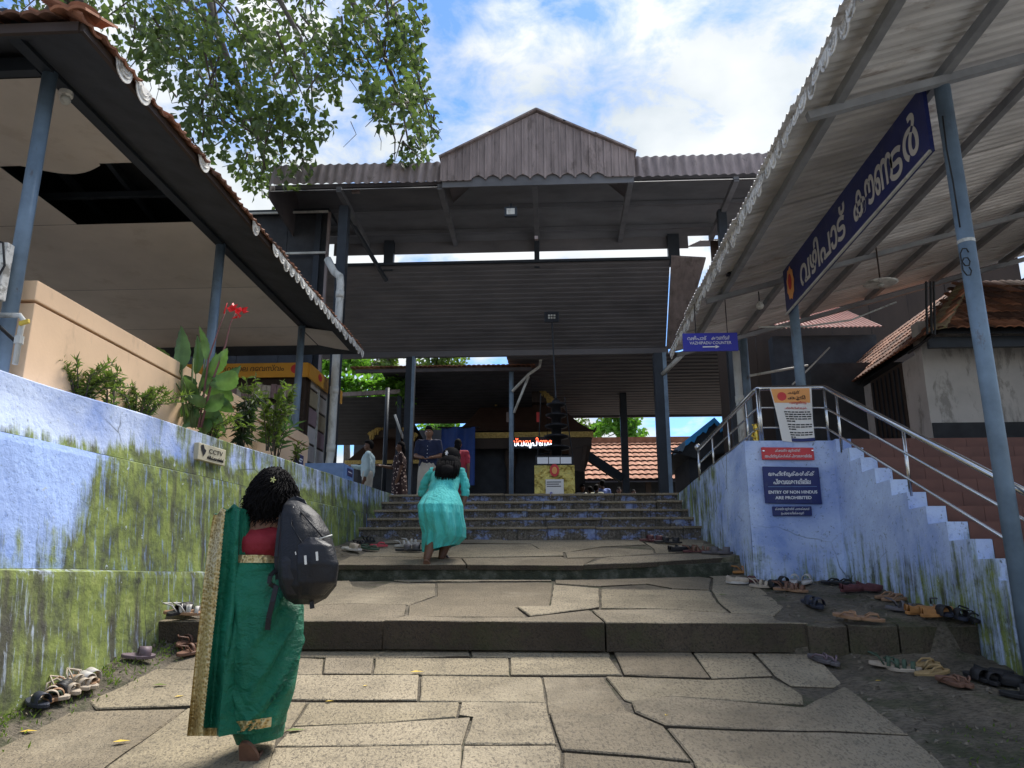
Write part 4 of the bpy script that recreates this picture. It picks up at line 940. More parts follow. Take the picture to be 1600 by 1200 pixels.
for px, py in ((840, 650), (793, 650)):
    p = W(px, py, 19.6); t = thing('hanging_bell_plate', 'small rust red plate hanging before the shrine roof, %s of two' % ('right' if px > 800 else 'left'), 'plate', p, group='plates before the shrine roof')
    b = MB(); b.box(p-Vector((.03, .01, .16)), p+Vector((.05, .01, .1))); b.build('plate', REDP if px > 800 else SHEETRED, t)
    b = MB(); b.tube([p+Vector((.01, 0, .1)), p+Vector((.01, .3, .75))], .008, 5); b.build('cord', WIRE, t)
lp = thing('lamp_pillar', 'black stacked ring oil lamp pillar standing on the gold wrapped stand', 'lamp', W(870, 712, 15)); q = lp.location
prof = []; z0 = 0; top = W(868, 628, 15).z-q.z
for k in range(5):
    r = .25-.018*k; z = top*k/5; prof += [(.10, z), (.10, z+.1), (r, z+.13), (r+.02, z+.17), (r-.04, z+.19), (.08, z+.2)]
prof += [(.06, top*.95), (.09, top), (0.0, top+.1)]
b = MB(); b.lathe(q, [(0, 0)]+prof, 18); b.build('ringed_shaft', BLACKM, lp, True)
b = MB(); pt_ = W(862, 496, 15); b.tube([Vector((q.x, 15, q.z+top)), Vector((pt_.x, 15, pt_.z))], .016, 6); b.build('mast', POSTDARK, lp)
b = MB(); b.tube([W(845, 615, 15), W(843, 668, 15), W(840, 714, 15)], .012, 5); b.tube([W(882, 620, 15), W(890, 680, 15), W(895, 714, 15)], .012, 5); b.build('stay_wire', WIRE, lp)
b = MB(); b.tube([q+Vector((-.35, 0, .03)), q+Vector((-.15, 0, .05)), q+Vector((-.13, 0, .1))], .018, 6); b.build('oil_spout', BLACKM, lp)
fl2 = thing('six_cell_floodlight', 'small floodlight with six lamp cells on top of the thin mast', 'floodlight', pt_); b = MB(); b.box(pt_-Vector((.15, .02, .1)), pt_+Vector((.15, .05, .12))); bevel(b.build('housing', POSTDARK, fl2), .01)
b = MB(); b.box(pt_-Vector((.13, .024, .085)), pt_+Vector((.13, -.021, .105))); fpl = b.build('front_plate', BLACKM, fl2)
for i in range(3):
    for j in range(2):
        b = MB(); c = pt_+Vector((-.055+.055*i, -.028, -.02+.055*j)); b.box(c-Vector((.02, .004, .02)), c+Vector((.02, .003, .02))); bevel(b.build('lamp_cell', PVC, fpl), .005, 1)
st = thing('gold_wrapped_stand', 'square lamp stand wrapped in shiny gold film with an emblem and white tray', 'stand', W(866, 780, 14.6)); y0 = 14.6
a, e, zt, zg = W(835, 740, y0).x, W(898, 740, y0).x, W(866, 712, y0).z, W(866, 727, y0).z
b = MB(); b.grid(lambda u, v: (a+(e-a)*u, y0+.02*mn.noise(Vector((u*4, v*5, 1)))+.01*mn.noise(Vector((u*11, v*12, 1))), PZ+(zg-PZ)*v), 26, 26); gfm = b.build('gold_film', BRASS, st, True)
b = MB(); b.box((a+.01, y0+.03, PZ), (e-.01, y0+.75, zg+.01)); b.build('core', BLACKM, st)
b = MB(); b.box((a+.02, y0+.0, zg), (e-.02, y0+.75, zt)); b.build('tray_frame', BLACKM, st)
for i in range(3):
    w3 = (e-a-.1)/3; b = MB(); b.box((a+.05+w3*i+.008, y0-.012, zg+.03), (a+.05+w3*(i+1)-.008, y0-.002, zt-.03)); b.build('tray_front', WHITE, st)
c = Vector(((a+e)/2, y0-.045, PZ+(zg-PZ)*.88))
b = MB(); b.slab([c+Vector((.09*math.cos(i*math.pi/8), 0, .12*math.sin(i*math.pi/8))) for i in range(16)], (0, .006, 0)); b.build('emblem', REDP, gfm)
b = MB(); b.slab([c+Vector((.05*math.cos(i*math.pi/8), -.003, .07*math.sin(i*math.pi/8))) for i in range(16)], (0, .002, 0)); b.build('emblem_centre', ORANGE, gfm)
c = Vector(((a+e)/2, y0-.05, PZ+(zg-PZ)*.45)); b = MB(); b.box(c-Vector((.17, 0, .2)), c+Vector((.17, .006, .2))); nsh = b.build('notice_sheet', PAPER, st)
put_text('ദീപം', .1, BLUESIGN, c+Vector((0, -.003, -.1)), ux, nf, nsh, width=.26, height=.12)
b = MB()
for i in range(4): b.box(c+Vector((-.15, -.003, .06+.04*i)), c+Vector((.12-.04*(i % 2), -.001, .075+.04*i))) if i < 3 else None
b.build('notice_lines', BLACKP, nsh)
tpl = thing('blue_tarpaulin', 'dark blue tarpaulin sheet hung behind the people left of the shrine', 'tarpaulin', W(720, 700, 19.5)); a, e = W(690, 668, 19.5), W(742, 740, 19.5)
b = MB(); b.grid(lambda u, v: (a.x+(e.x-a.x)*u, 19.5+.06*math.sin(u*11), a.z+(e.z-a.z-.3)*v), 24, 6); o_ = b.build('sheet', TARP, tpl, True)
b = MB(); b.tube([a+Vector((-.1, 0, 0)), Vector((e.x+.1, 19.5, a.z))], .02, 6); b.build('rope', WIRE, tpl)
# long terracotta building at the back
tbld = thing('terracotta_roof_range', 'long low building with orange terracotta tile roof at the back of the court', 'building', (6, 32, PZ))
ea, eb, rg = W(790, 752, 30), W(1200, 752, 30), W(980, 691, 34)
b = MB(); nr = 9; L = 4.0
for r in range(nr):
    f0, f1 = r/nr, (r+1.08)/nr
    def fn(u, v): 
        x = ea.x-3+(eb.x-ea.x+8)*u; f = f0+(f1-f0)*v
        return (x, 30+4*f, ea.z+(rg.z-ea.z)*f+.035*abs(math.sin(x/.26*math.pi))+.065*(1-v))
    b.grid(fn, 420, 1)
o_ = stuff(b.build('roof_tiles', M('orange_terracotta', (.40, .18, .105), .85, 0, .5, 3.2, .4, 30, .02, c2=(.52, .30, .19)), tbld))  # clay colour a little lighter than the nearer roof tiles
b = MB(); b.add([(ea.x-3, 30, ea.z-.06), (eb.x+5, 30, ea.z-.06), (eb.x+5, 34, rg.z-.1), (ea.x-3, 34, rg.z-.1), (eb.x+5, 38, ea.z-.06), (ea.x-3, 38, ea.z-.06)], [(0, 1, 2, 3), (3, 2, 4, 5)]); b.build('roof_deck', DARKRED, tbld)
b = MB(); b.bar((ea.x-3, 34, rg.z+.05), (eb.x+5, 34, rg.z+.05), .4, .3); b.build('ridge_tiles', TERRA, tbld)
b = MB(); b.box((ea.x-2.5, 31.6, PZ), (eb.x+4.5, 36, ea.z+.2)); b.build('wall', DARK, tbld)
for i in range(9):
    x = ea.x-2+1.9*i; b = MB(); b.box((x-.1, 30.5, PZ), (x+.1, 30.7, ea.z)); b.build('verandah_post', WOODD, tbld)
br = thing('blue_edged_shrine', 'dark roofed shrine with bright blue bargeboard beyond the steel railing', 'shrine', (W(1110, 760, 18).x, 18.5, PZ))
A, B_, C_ = W(1116, 655, 18), W(1052, 706, 18), W(1160, 700, 18)
b = MB(); b.slab([A+Vector((0, .05, 0)), B_+Vector((0, .05, 0)), W(1090, 716, 18)+Vector((0, .05, 0)), C_+Vector((0, .05, 0))], (0, 3, 0)); b.build('roof', DARK, br)
for P_, Q_ in ((A, B_), (A, C_)):
    for i in range(7):
        p, q = P_.lerp(Q_, i/7), P_.lerp(Q_, (i+1)/7); b = MB(); dz = -.10-.07*(i % 2)
        b.slab([p+Vector((0, -.02, .04)), q+Vector((0, -.02, .04)), q+Vector((0, -.02, -.08)), (p+q)/2+Vector((0, -.02, dz)), p+Vector((0, -.02, -.08))], (0, .04, 0)); b.build('bargeboard_piece', BLUETRIM if i < 5 else POSTBLUE, br)
b = MB(); b.tube([B_+Vector((.1, 0, 0)), B_, B_+Vector((-.14, -.02, .05))], [.05, .04, .01], 6); b.build('eave_finial', POSTDARK, br)
b = MB(); b.box((B_.x+.4, 18.3, PZ), (C_.x, 20.5, B_.z+.1)); b.build('body', DARK, br)
# ---------------------------------------------------------------- office building right
ob = thing('tiled_office', 'whitewashed office with mossy terracotta hip roof behind the right staircase', 'building', (5, 11, PZ))
ec = W(1466, 521, 9.6); el = WX(1362, 529, ec.x); pk = W(1500, 447, 10.9); er = W(1700, 521, 9.6)
fu = (pk-ec); upF = Vector((0, 1.35, pk.z-ec.z)).normalized(); upL = Vector((1.0, 0, pk.z-ec.z)).normalized()
nrow = 9; Ls = 1.55*nrow/9
b = MB(); rid = Vector((ec.x+1.5, ec.y+1.9, ec.z+1.35)); 
b.add([ec, er, Vector((er.x, rid.y, rid.z)), rid, Vector((el.x, 15.5, ec.z)), Vector((rid.x, 15.5, rid.z))], [(0, 1, 2, 3), (0, 3, 5, 4)]); b.build('roof_deck', DARK, ob)
uf = Vector((0, 1.9, 1.35)).normalized(); ul = Vector((1.5, 0, 1.35)).normalized(); lenF = math.hypot(1.9, 1.35); lenL = math.hypot(1.5, 1.35)
for r in range(7):
    s = lenF*r/7; x = ec.x+1.5*s/lenF+.1
    while x < ec.x+2.6: lay_tile(ob, TILE if random.random() < .55 else TILE_O, Vector((x, ec.y-.06, ec.z+.04))+uf*s, uf, (1, 0, 0), .015); x += .232
    s = lenL*r/7; y = ec.y+1.9*s/lenL+.1
    while y < 15.2: lay_tile(ob, TILE if random.random() < .6 else TILE_O, Vector((ec.x-.06, y, ec.z+.04))+ul*s, ul, (0, -1, 0), .015); y += .232
hd = (rid-ec).normalized(); hipm = MB(); hipm.slab([Vector((.11*math.cos(math.pi*i/6), 0, .07*math.sin(math.pi*i/6))) for i in range(7)], (0, .34, 0)); HIP = hipm.mesh('hip_tile', M('mossy_hip_tile', (.26, .20, .13), .9, 0, .4, 8, .4, 30, .01, c2=(.25, .28, .08)))
lat = hd.cross(Vector((0, 0, 1))).normalized(); nn_ = lat.cross(hd)
for i in range(8): link('hip_tile', HIP, ob, ec+hd*(.29*i)+nn_*(.05+.02*(i % 2))-ob.location, Matrix((lat, hd, nn_)).transposed().to_euler())
yw = 10.3; b = MB(); b.box((ec.x+.1, yw, PZ), (er.x, yw+.2, ec.z+.4)); b.build('front_wall', WALLWHITE, ob)
b = MB(); b.box((ec.x+.1, yw+.2, PZ), (ec.x+.3, 15.3, ec.z-.03)); b.build('side_wall', WALLWHITE, ob)
a, e = W(1393, 590, 12), W(1452, 680, 12)
b = MB(); b.box((ec.x+.085, 10.9, 2.45), (ec.x+.099, 12.0, 4.0)); dr = b.build('door', WOODD, ob)
for i in range(7):
    b = MB(); b.bar((ec.x+.07, 10.98+.15*i, 2.5), (ec.x+.07, 10.98+.15*i, 3.95), .02, .02); b.build('grille_bar', POSTDARK, dr)
b = MB(); b.box((ec.x+.11, yw-.02, PZ+.2), (er.x, yw-.002, 3.0)); b.build('dark_dado', DARK, ob)
b = MB(); b.box((ec.x-.05, ec.y+.15, ec.z-.14), (er.x, ec.y+.22, ec.z+.0)); b.build('gutter_board', POSTDARK, ob)
for k, px in enumerate((1447, 1454, 1459)):
    x = W(px, 470, 9.0).x; b = MB(); b.tube([W(px, 440, 8.9), W(px+1, 500, 8.9), W(px+2, 522, 8.9), W(px-40, 552, 9.4)][:3+(k == 2)], .014, 6); b.build('conduit', WIRE, ob)
rsd = thing('red_sheet_shed', 'small red corrugated shed roof between the canopy and the tiled office', 'shed', W(1300, 520, 14.5)); p, q = W(1215, 514, 14.5), W(1382, 513, 14.5)
b = MB(); b.grid(lambda u, v: (p.x+(q.x-p.x-.45*v)*u, 14.5+.9*v, p.z+.72*v+.03*abs(math.sin(u*24*math.pi))), 200, 2); b.build('roof_sheet', M('red_sheet', (.33, .12, .09), .6, 0, .25, 5, .1), rsd, fixn=False)
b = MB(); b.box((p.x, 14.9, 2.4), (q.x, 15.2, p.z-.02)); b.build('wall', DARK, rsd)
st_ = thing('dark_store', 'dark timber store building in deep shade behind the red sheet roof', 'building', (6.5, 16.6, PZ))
for i in range(8):
    b = MB(); b.box((3.7+.85*i, 16.6+.01*(i % 2), PZ), (4.54+.85*i, 16.65, 8.6)); b.build('wall_board', WOODD, st_)
slope('roof_slope', 3.4, 11, 16.2, 8.4, 3.6, 11, 19, 9.5, DARKRED, st_, .3, .03, 20)
b = MB(); b.tube([W(1185, 511, 9.5), W(1260, 510, 9.7), W(1330, 500, 9.9), W(1400, 472, 10.1)], .012, 6); tag(b.build('white_conduit', PVC, None, True), 'thin white conduit sagging under the right canopy edge', 'cable')
b = MB(); b.tube([W(1172, 587, 11.3), W(1262, 571, 11.6)], .02, 6); tag(b.build('white_pole', PVC, None, True), 'straight white pole leaning across the dark space behind the railing', 'pole')
b = MB(); b.tube([W(1238, 601, 10.5), W(1265, 575, 10.6), W(1296, 543, 10.7)], .012, 6); tag(b.build('twisted_rope', WALLWHITE, None, True), 'pale twisted rope slanting up behind the railing', 'rope')
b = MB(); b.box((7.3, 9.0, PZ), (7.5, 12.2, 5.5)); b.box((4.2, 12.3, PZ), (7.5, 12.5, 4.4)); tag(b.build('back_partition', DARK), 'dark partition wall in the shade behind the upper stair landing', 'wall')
gp = thing('white_pipe', 'white drain pipe standing behind the railing under the direction sign', 'pipe', W(1158, 690, 10.9)); p = W(1150, 549, 10.9)
b = MB(); b.tube([(p.x, 10.9, 2.45), (p.x, 10.9, p.z)], .055, 12); b.build('pipe', PVC, gp, True)
for z in (2.5, 3.45): b = MB(); b.tube([(p.x, 10.9, z), (p.x, 10.9, z+.09)], .063, 12); b.build('coupling', PVC, gp, True)
# ---------------------------------------------------------------- stainless railing
rl = thing('steel_railing', 'polished stainless steel handrail bending round the blue corner wall', 'railing', (2.3, 8.6, 2.46))
LX = lambda y: 2.14+(10.3-y)*.055
s0 = [W(1091, 702, 10.4), W(1094, 722, 10.4), W(1094, 743, 10.4)]; s1 = [W(1182, 607, 8.52), W(1184, 637, 8.52), W(1186, 668, 8.52)]; s2 = [W(1288, 605, 8.5), W(1289, 637, 8.5), W(1290, 668, 8.5)]
s3 = [WX(1600, 768, 3.12), WX(1600, 812, 3.12), WX(1600, 860, 3.12)]
def bend(pts, r=.05):
    out_ = [pts[0]]
    for i in range(1, len(pts)-1):
        a = pts[i]+(pts[i-1]-pts[i]).normalized()*r; c = pts[i]+(pts[i+1]-pts[i]).normalized()*r
        out_ += [a, a.lerp(pts[i], .55).lerp(c.lerp(pts[i], .55), .5), c]
    return out_+[pts[-1]]
for k in range(3):
    q = s3[k]+(s3[k]-s2[k])*.25
    b = MB(); b.tube(bend([s0[k], s1[k], s2[k], q], .06), .026 if k == 0 else .012, 10); b.build('handrail' if k == 0 else 'rail', STEEL, rl, True)
def rpost(f, seg, zb, r=.014):
    A, B_ = seg; t = A[0].lerp(B_[0], f); bm_ = A[2].lerp(B_[2], f); b = MB(); b.tube([Vector((t.x, t.y, zb)), t], r, 8); b.build('upright', STEEL, rl, True)
for f, z in ((0, 2.27), (.27, 2.3), (.55, 2.36), (.84, 2.4), (1.0, 2.44)): rpost(f, (s0, s1), z, .018 if f in (0, 1) else .013)
for f in (0.03, .99): rpost(f, (s1, s2), 2.44, .016)
for t in (8.2, 6.83, 5.45):
    f = (t-s2[0].y)/(s3[0].y-s2[0].y); rpost(f, (s2, s3), 2.456-.15*max(0, int((8.34-t)/.345+1))-.02, .016)
b = MB(); c = s0[0]+Vector((0, 0, .03)); b.lathe(c, [(0, -.05)]+[(.05*math.sin(math.pi*i/8), -.05*math.cos(math.pi*i/8)) for i in range(1, 8)]+[(0, .05)], 14); b.build('ball_finial', STEEL, rl, True)
# ---------------------------------------------------------------- poster and notice boards
ps = thing('hanging_poster', 'white vinyl poster with orange heading tied to the steel railing', 'poster', W(1236, 690, 8.44))
A, B_, C_, D_ = W(1202, 608, 8.45), W(1266, 607, 8.45), W(1273, 690, 8.43), W(1222, 689, 8.43)
def pp(u, v, off=0): return (A.lerp(B_, u)).lerp(D_.lerp(C_, u), v)+Vector((0, -.02-off-.018*math.sin(v*4+u*2), .012*math.sin(u*3.1)*v*-1))
b = MB(); b.grid(lambda u, v: pp(u, v), 10, 14); psh = b.build('sheet', PAPER, ps, True)
b = MB(); b.grid(lambda u, v: pp(.02+.93*u, .01+.27*v, .003), 10, 5); b.build('heading_panel', ORANGE, psh, True)
b = MB(); b.grid(lambda u, v: pp(.3+.7*u, .93+.065*v, .003), 8, 2); b.build('footer_band', NAVY, psh, True)
c = pp(.24, .16, .006); b = MB(); b.slab([c+Vector((.05*math.cos(i*math.pi/8), 0, .05*math.sin(i*math.pi/8))) for i in range(16)], (0, .003, 0)); b.build('round_picture', REDP, psh)
def ptx(s, u, v, wd, ht, m): put_text(s, .05, m, pp(u, v, .006), ux, nf, psh, width=wd, height=ht)
ptx('ചൂട്', .55, .09, .13, .045, BLACKP); ptx('കൂടി', .6, .19, .19, .055, BLACKP); ptx('വരുന്നു', .62, .28, .18, .04, REDP); ptx('ശ്രദ്ധിക്കുക', .55, .38, .24, .03, REDP)
for i in range(11):
    v = .45+.042*i+(.02 if i > 4 else 0)+(.02 if i > 7 else 0); b = MB(); u0 = .22+.09*(i/11); u1 = .96 if i not in (4, 7, 10) else .5; u = u0
    while u < u1-.05:
        wd = random.uniform(.05, .14); p, q = pp(u, v, .004), pp(min(u+wd, u1), v, .004); b.add([p+Vector((0, 0, .007)), q+Vector((0, 0, .007)), q-Vector((0, 0, .006)), p-Vector((0, 0, .006))], [(0, 1, 2, 3)]); u += wd+.02
    b.build('print_line', BLACKP, psh)
def board(name, lab, px0, py0, px1, py1, mat, y=8.40, tilt=0, th=.02):
    p, q = W(px0, py1, y), W(px1, py0, y); t = thing(name, lab, 'sign', (p+q)/2)
    b = MB(); b.slab([Vector((p.x, y, p.z)), Vector((q.x, y, p.z-tilt)), Vector((q.x, y, q.z-tilt)), Vector((p.x, y, q.z))], (0, th, 0)); t = bevel(b.build('board', mat, t), .004, 1)
    return t, (p+q)/2+Vector((0, y-(p+q).y/2-.002, -tilt/2)), q.x-p.x, q.z-p.z
t, c, w2, h2 = board('red_notice', 'narrow red notice board with two lines of white Malayalam on blue corner', 1191, 698, 1271, 718, REDSIGN, tilt=.01)
put_text('ക്ഷേത്ര മുറ്റത്ത്', .1, WHITE, c+Vector((0, 0, .03)), ux, nf, t, width=.27, height=.04); put_text('അഹിന്ദുക്കൾക്ക് പ്രവേശനമില്ല', .1, WHITE, c+Vector((0, 0, -.03)), ux, nf, t, width=.5, height=.045)
for s in (-.26, .26): b = MB(); b.lathe(c+Vector((s, -.004, .03)), [(0, -.008), (.014, -.006), (.014, .006), (0, .008)], 8); b.build('fixing_bolt', STEEL, t)
t, c, w2, h2 = board('navy_notice', 'large navy notice board with white Malayalam and English lettering on blue corner', 1196, 728, 1279, 786, NAVY, tilt=.015)
ht = h2
def nt_(s, dz, wd, hh): put_text(s, .1, WHITE, c+Vector((0, 0, dz*ht)), ux, nf, t, width=wd*w2, height=hh*ht, bold=.002)
nt_('അഹിന്ദുക്കൾക്ക്', .3, .82, .16); nt_('പ്രവേശനമില്ല', .1, .66, .15); nt_('ENTRY OF NON HINDUS', -.19, .86, .085); nt_('ARE PROHIBITED', -.34, .64, .085)
b = MB(); b.box(c+Vector((-w2*.43, -.0015, -.045*ht)), c+Vector((w2*.43, 0, -.036*ht))); b.build('rule_line', BLUEBOX, t)
t, c, w2, h2 = board('small_notice', 'small navy notice strip below the large board on blue corner wall', 1208, 791, 1268, 806, NAVY)
put_text('ക്ഷേത്ര മുറ്റത്ത് പാദരക്ഷകൾ', .1, WHITE, c+Vector((0, 0, .02)), ux, nf, t, width=.36, height=.035); put_text('ഉപയോഗിക്കരുത്', .1, WHITE, c+Vector((0, 0, -.025)), ux, nf, t, width=.24, height=.035)
p = W(1184, 690, 8.62); gf = thing('gold_figurine', 'small shiny gold figurine sitting on the corner of the blue wall', 'figurine', (p.x, p.y, 2.462)); p = gf.location
GB = M('gold_lacquer', (.7, .47, .08), .25, .9, .1, 9, .1)
b = MB(); b.lathe(p, [(0, 0), (.055, 0), (.06, .02), (.05, .045), (.045, .09), (.04, .12), (.022, .135), (.035, .15), (.042, .18), (.035, .21), (.015, .225), (0, .228)], 14); b.build('body', GB, gf, True)
for s in (-1, 1):
    b = MB(); b.tube([p+Vector((.04*s, 0, .12)), p+Vector((.062*s, -.015, .08)), p+Vector((.03*s, -.045, .055))], [.014, .013, .01], 6); b.build('arm', GB, gf, True)
    b = MB(); b.tube([p+Vector((.03*s, -.01, .03)), p+Vector((.055*s, -.05, .035)), p+Vector((.03*s, -.065, .01))], [.02, .018, .014], 6); b.build('leg', GB, gf, True)
    b = MB(); b.tube([p+Vector((.03*s, 0, .2)), p+Vector((.05*s, 0, .22))], [.012, .006], 6); b.build('ear', GB, gf, True)
# CCTV plaque on the left wall
def wp(px, py, off):                                  # a point on the left wall's upper face
    v = ray(px, py); t = (-3.48-.13*4.5+off)/(v.x-.13*v.y); v = v*t; return Vector((v.x, v.y, CZ+v.z))
a, e = wp(309, 698, .055), wp(352, 703, .055); u = (e-a); u.z = 0; L = u.length; u.normalize(); n_ = Vector((u.y, -u.x, 0))
if n_.x < 0: n_ = -n_
zc = 2.10; cp = thing('cctv_plaque', 'cream plaque with black bird emblem and CCTV lettering on the blue wall', 'sign', (a.x, a.y, zc))
m = Matrix((u, n_, Vector((0, 0, 1)))).transposed().to_4x4(); m.translation = Vector((a.x, a.y, zc))
b = MB(); b.box((0, -.04, -.075), (L, .01, .075), m); cpp = bevel(b.build('plate', M('aged_cream_plate', (.52, .47, .34), .6, 0, .15, 8, .1), cp), .004, 1)
cc = Vector((a.x, a.y, zc))+u*(L*.62)+n_*.012; put_text('CCTV', .1, BLACKP, cc+Vector((0, 0, .025)), u, n_, cpp, width=L*.5, height=.04); put_text('നിരീക്ഷണത്തിൽ', .1, BLACKP, cc+Vector((0, 0, -.035)), u, n_, cpp, width=L*.6, height=.035)
b = MB(); cc = Vector((a.x, a.y, zc+.02))+u*(L*.17)+n_*.0125
b.slab([cc+u*x*L+Vector((0, 0, z)) for x, z in ((-.1, .035), (-.02, .045), (.03, .01), (.09, .0), (.06, -.03), (.0, -.06), (-.03, -.03), (-.08, -.005))], n_*.002); b.build('bird_emblem', BLACKP, cpp)
bs2 = thing('small_blue_plate', 'small dark blue plate on the rounded end of the peach parapet', 'sign', W(452, 693, 10.6)); p = Vector((-3.56, 10.55, 2.62))
b = MB(); b.box(p+Vector((0, -.16, -.07)), p+Vector((.012, .16, .07))); b.build('plate', NAVY, bs2)
b = MB(); b.box(p+Vector((.013, -.12, .0)), p+Vector((.0145, .12, .02))); b.box(p+Vector((.013, -.1, -.035)), p+Vector((.0145, .08, -.015))); b.build('print_line', WHITE, bs2)
# ---------------------------------------------------------------- vegetation
def leaf(b, p, d, up, L, wd, fold=.25):
    d = d.normalized(); s = d.cross(up)
    if s.length < 1e-3: s = d.cross(Vector((1, .3, .2)))
    s.normalize(); n = s.cross(d); o = len(b.v)
    b.v += [p, p+d*L*.4+s*wd*.5+n*L*fold*.3, p+d*L-n*L*fold*.3, p+d*L*.4-s*wd*.5+n*L*fold*.3]
    b.f += [(o, o+1, o+2), (o, o+2, o+3)]
def rv(s=1): return Vector((random.gauss(0, s), random.gauss(0, s), random.gauss(0, s)))
rs = random.Random(5)
def tree(name, lab, base, trunk_pts, trunk_r, blobs, leafmat_, L, par_group=None, droop=.6, limbs=(), twigs=False):
    t = thing(name, lab, 'tree', base, group=par_group)
    b = MB(); b.tube(trunk_pts, trunk_r, 10); b.build('trunk', BARK, t, True)
    if limbs:
        for pts, r in limbs:
            b = MB(); b.tube(pts, r, 7); b.build('limb', BARK, t, True)
    b = MB()
    if twigs:
        tb_ = MB()
        for c, rad, n in blobs:
            for i in range(5):
                a = c+Vector((rs.uniform(-.5, .5)*rad[0], rs.uniform(-.4, .4)*rad[1], rad[2]*rs.uniform(.2, 1))); e = c+Vector((rs.uniform(-1, 1)*rad[0], rs.uniform(-.5, .5)*rad[1], -rad[2]*rs.uniform(.2, 1))); tb_.tube([a, a.lerp(e, .5)+Vector((rs.uniform(-.1, .1), 0, .08)), e], [.022, .014, .005], 5)
        stuff(tb_.build('twigs', BARK, t, True))
    for c, rad, n in blobs:
        k = 0
        while k < n:
            q = Vector((random.uniform(-1, 1), random.uniform(-1, 1), random.uniform(-1, 1)))
            if q.length > 1 or (mn.noise(Vector((c.x+q.x*rad[0], (c.y+q.y*rad[1])*.5, c.z+q.z*rad[2]))*(2.0/(L*8))) < (.02 if twigs else -.1)): k += .34; continue
            p = c+Vector((q.x*rad[0], q.y*rad[1], q.z*rad[2])); d = Vector((random.gauss(0, .6), random.gauss(0, .6), random.gauss(0, .45)-droop))
            leaf(b, p, d, rv(), L*random.uniform(.7, 1.25), L*random.uniform(.6, .85)); k += 1
    stuff(b.build('crown', leafmat_, t, fixn=False)); return t
# big overhanging tree behind the left canopy: limbs and clumps surveyed on the photograph
bl = []
def clump(px, py, rx_, ry_, n, d=12.5):
    c = W(px, py, d); k = (c-Vector((0, 0, CZ))).length/1200; bl.append((c, (rx_*k, 1.3, ry_*k), int(n*1.7)))
for px, py, rx_, ry_, n in ((20, -20, 110, 55, 500), (150, 0, 110, 60, 620), (250, 20, 90, 70, 620), (230, 75, 60, 28, 260), (330, 30, 90, 70, 620), (420, 10, 100, 60, 620), (520, 20, 90, 70, 620), (610, 20, 55, 70, 420),
    (330, 130, 65, 60, 480), (400, 120, 75, 70, 560), (380, 210, 75, 55, 480), (330, 190, 40, 40, 190), (400, 268, 40, 34, 190), (450, 220, 34, 60, 260), (470, 130, 60, 60, 420), (560, 100, 60, 60, 420), (630, 95, 45, 55, 360), (615, 170, 45, 45, 330), (655, 165, 30, 34, 150), (625, 225, 32, 30, 170), (650, 240, 26, 18, 80), (500, 80, 70, 50, 400), (290, 90, 40, 35, 180), (285, 160, 14, 12, 30), (675, 190, 14, 12, 30), (305, 235, 12, 10, 22)):
    clump(px, py, rx_, ry_, n, 12+1.5*math.sin(px*.05))
def TW(*a): return [W(x, y, d) for x, y, d in a]
lim = [(TW((60, 60, 13), (128, 20, 13), (112, -60, 13)), [.14, .12, .1]), (TW((128, 30, 13), (118, -10, 13), (105, -120, 13)), [.09, .08, .07]),
    (TW((325, -20, 12.6), (338, 45, 12.5), (360, 105, 12.4), (385, 165, 12.3), (402, 215, 12.2), (415, 265, 12.2)), [.1, .075, .06, .05, .035, .015]),
    (TW((300, 60, 12.4), (255, 95, 12.3), (215, 116, 12.2)), [.03, .02, .012]), (TW((420, -30, 12.6), (470, 60, 12.5), (490, 150, 12.4)), [.06, .04, .015]), (TW((520, -40, 12.6), (590, 60, 12.5), (625, 150, 12.4), (640, 235, 12.3)), [.07, .05, .03, .01]), (TW((600, -30, 12.6), (650, 110, 12.5), (672, 185, 12.4)), [.05, .03, .01]), (TW((338, 45, 12.5), (300, 10, 12.8), (240, -60, 13)), [.05, .06, .07])]
for x, y, l in ((216, 116, 30), (230, 108, 60), (246, 100, 75), (262, 92, 70), (548, 190, 40), (590, 205, 30)):
    lim.append((TW((x, y, 12.2), (x+random.uniform(-10, 10), y+l*.5, 12.2), (x+random.uniform(-12, 12), y+l, 12.2)), [.008, .006, .004]))
tr0 = W(-260, 560, 14); top = W(60, 60, 13)
tree('overhanging_tree', 'large leafy tree with heart shaped leaves overhanging the left canopy roof', (tr0.x, 14, PZ), [Vector((tr0.x, 14, PZ-.1)), Vector((tr0.x+.1, 14, 4)), Vector((tr0.x+.6, 13.8, 6.4)), tr0.lerp(top, .75)+Vector((0, 0, .6)), top, W(128, 20, 13)], [.5, .42, .34, .28, .2, .16], bl, LEAF_T, .15, twigs=True, limbs=lim+[([top, W(200, -150, 13), W(330, -200, 12.8), W(325, -20, 12.6)], [.2, .17, .14, .1]), ([W(200, -150, 13), W(420, -240, 12.8), W(420, -30, 12.6)], [.14, .12, .06]), ([W(420, -240, 12.8), W(520, -200, 12.7), W(520, -40, 12.6)], [.12, .1, .07]), ([W(520, -200, 12.7), W(600, -30, 12.6)], [.08, .05])])
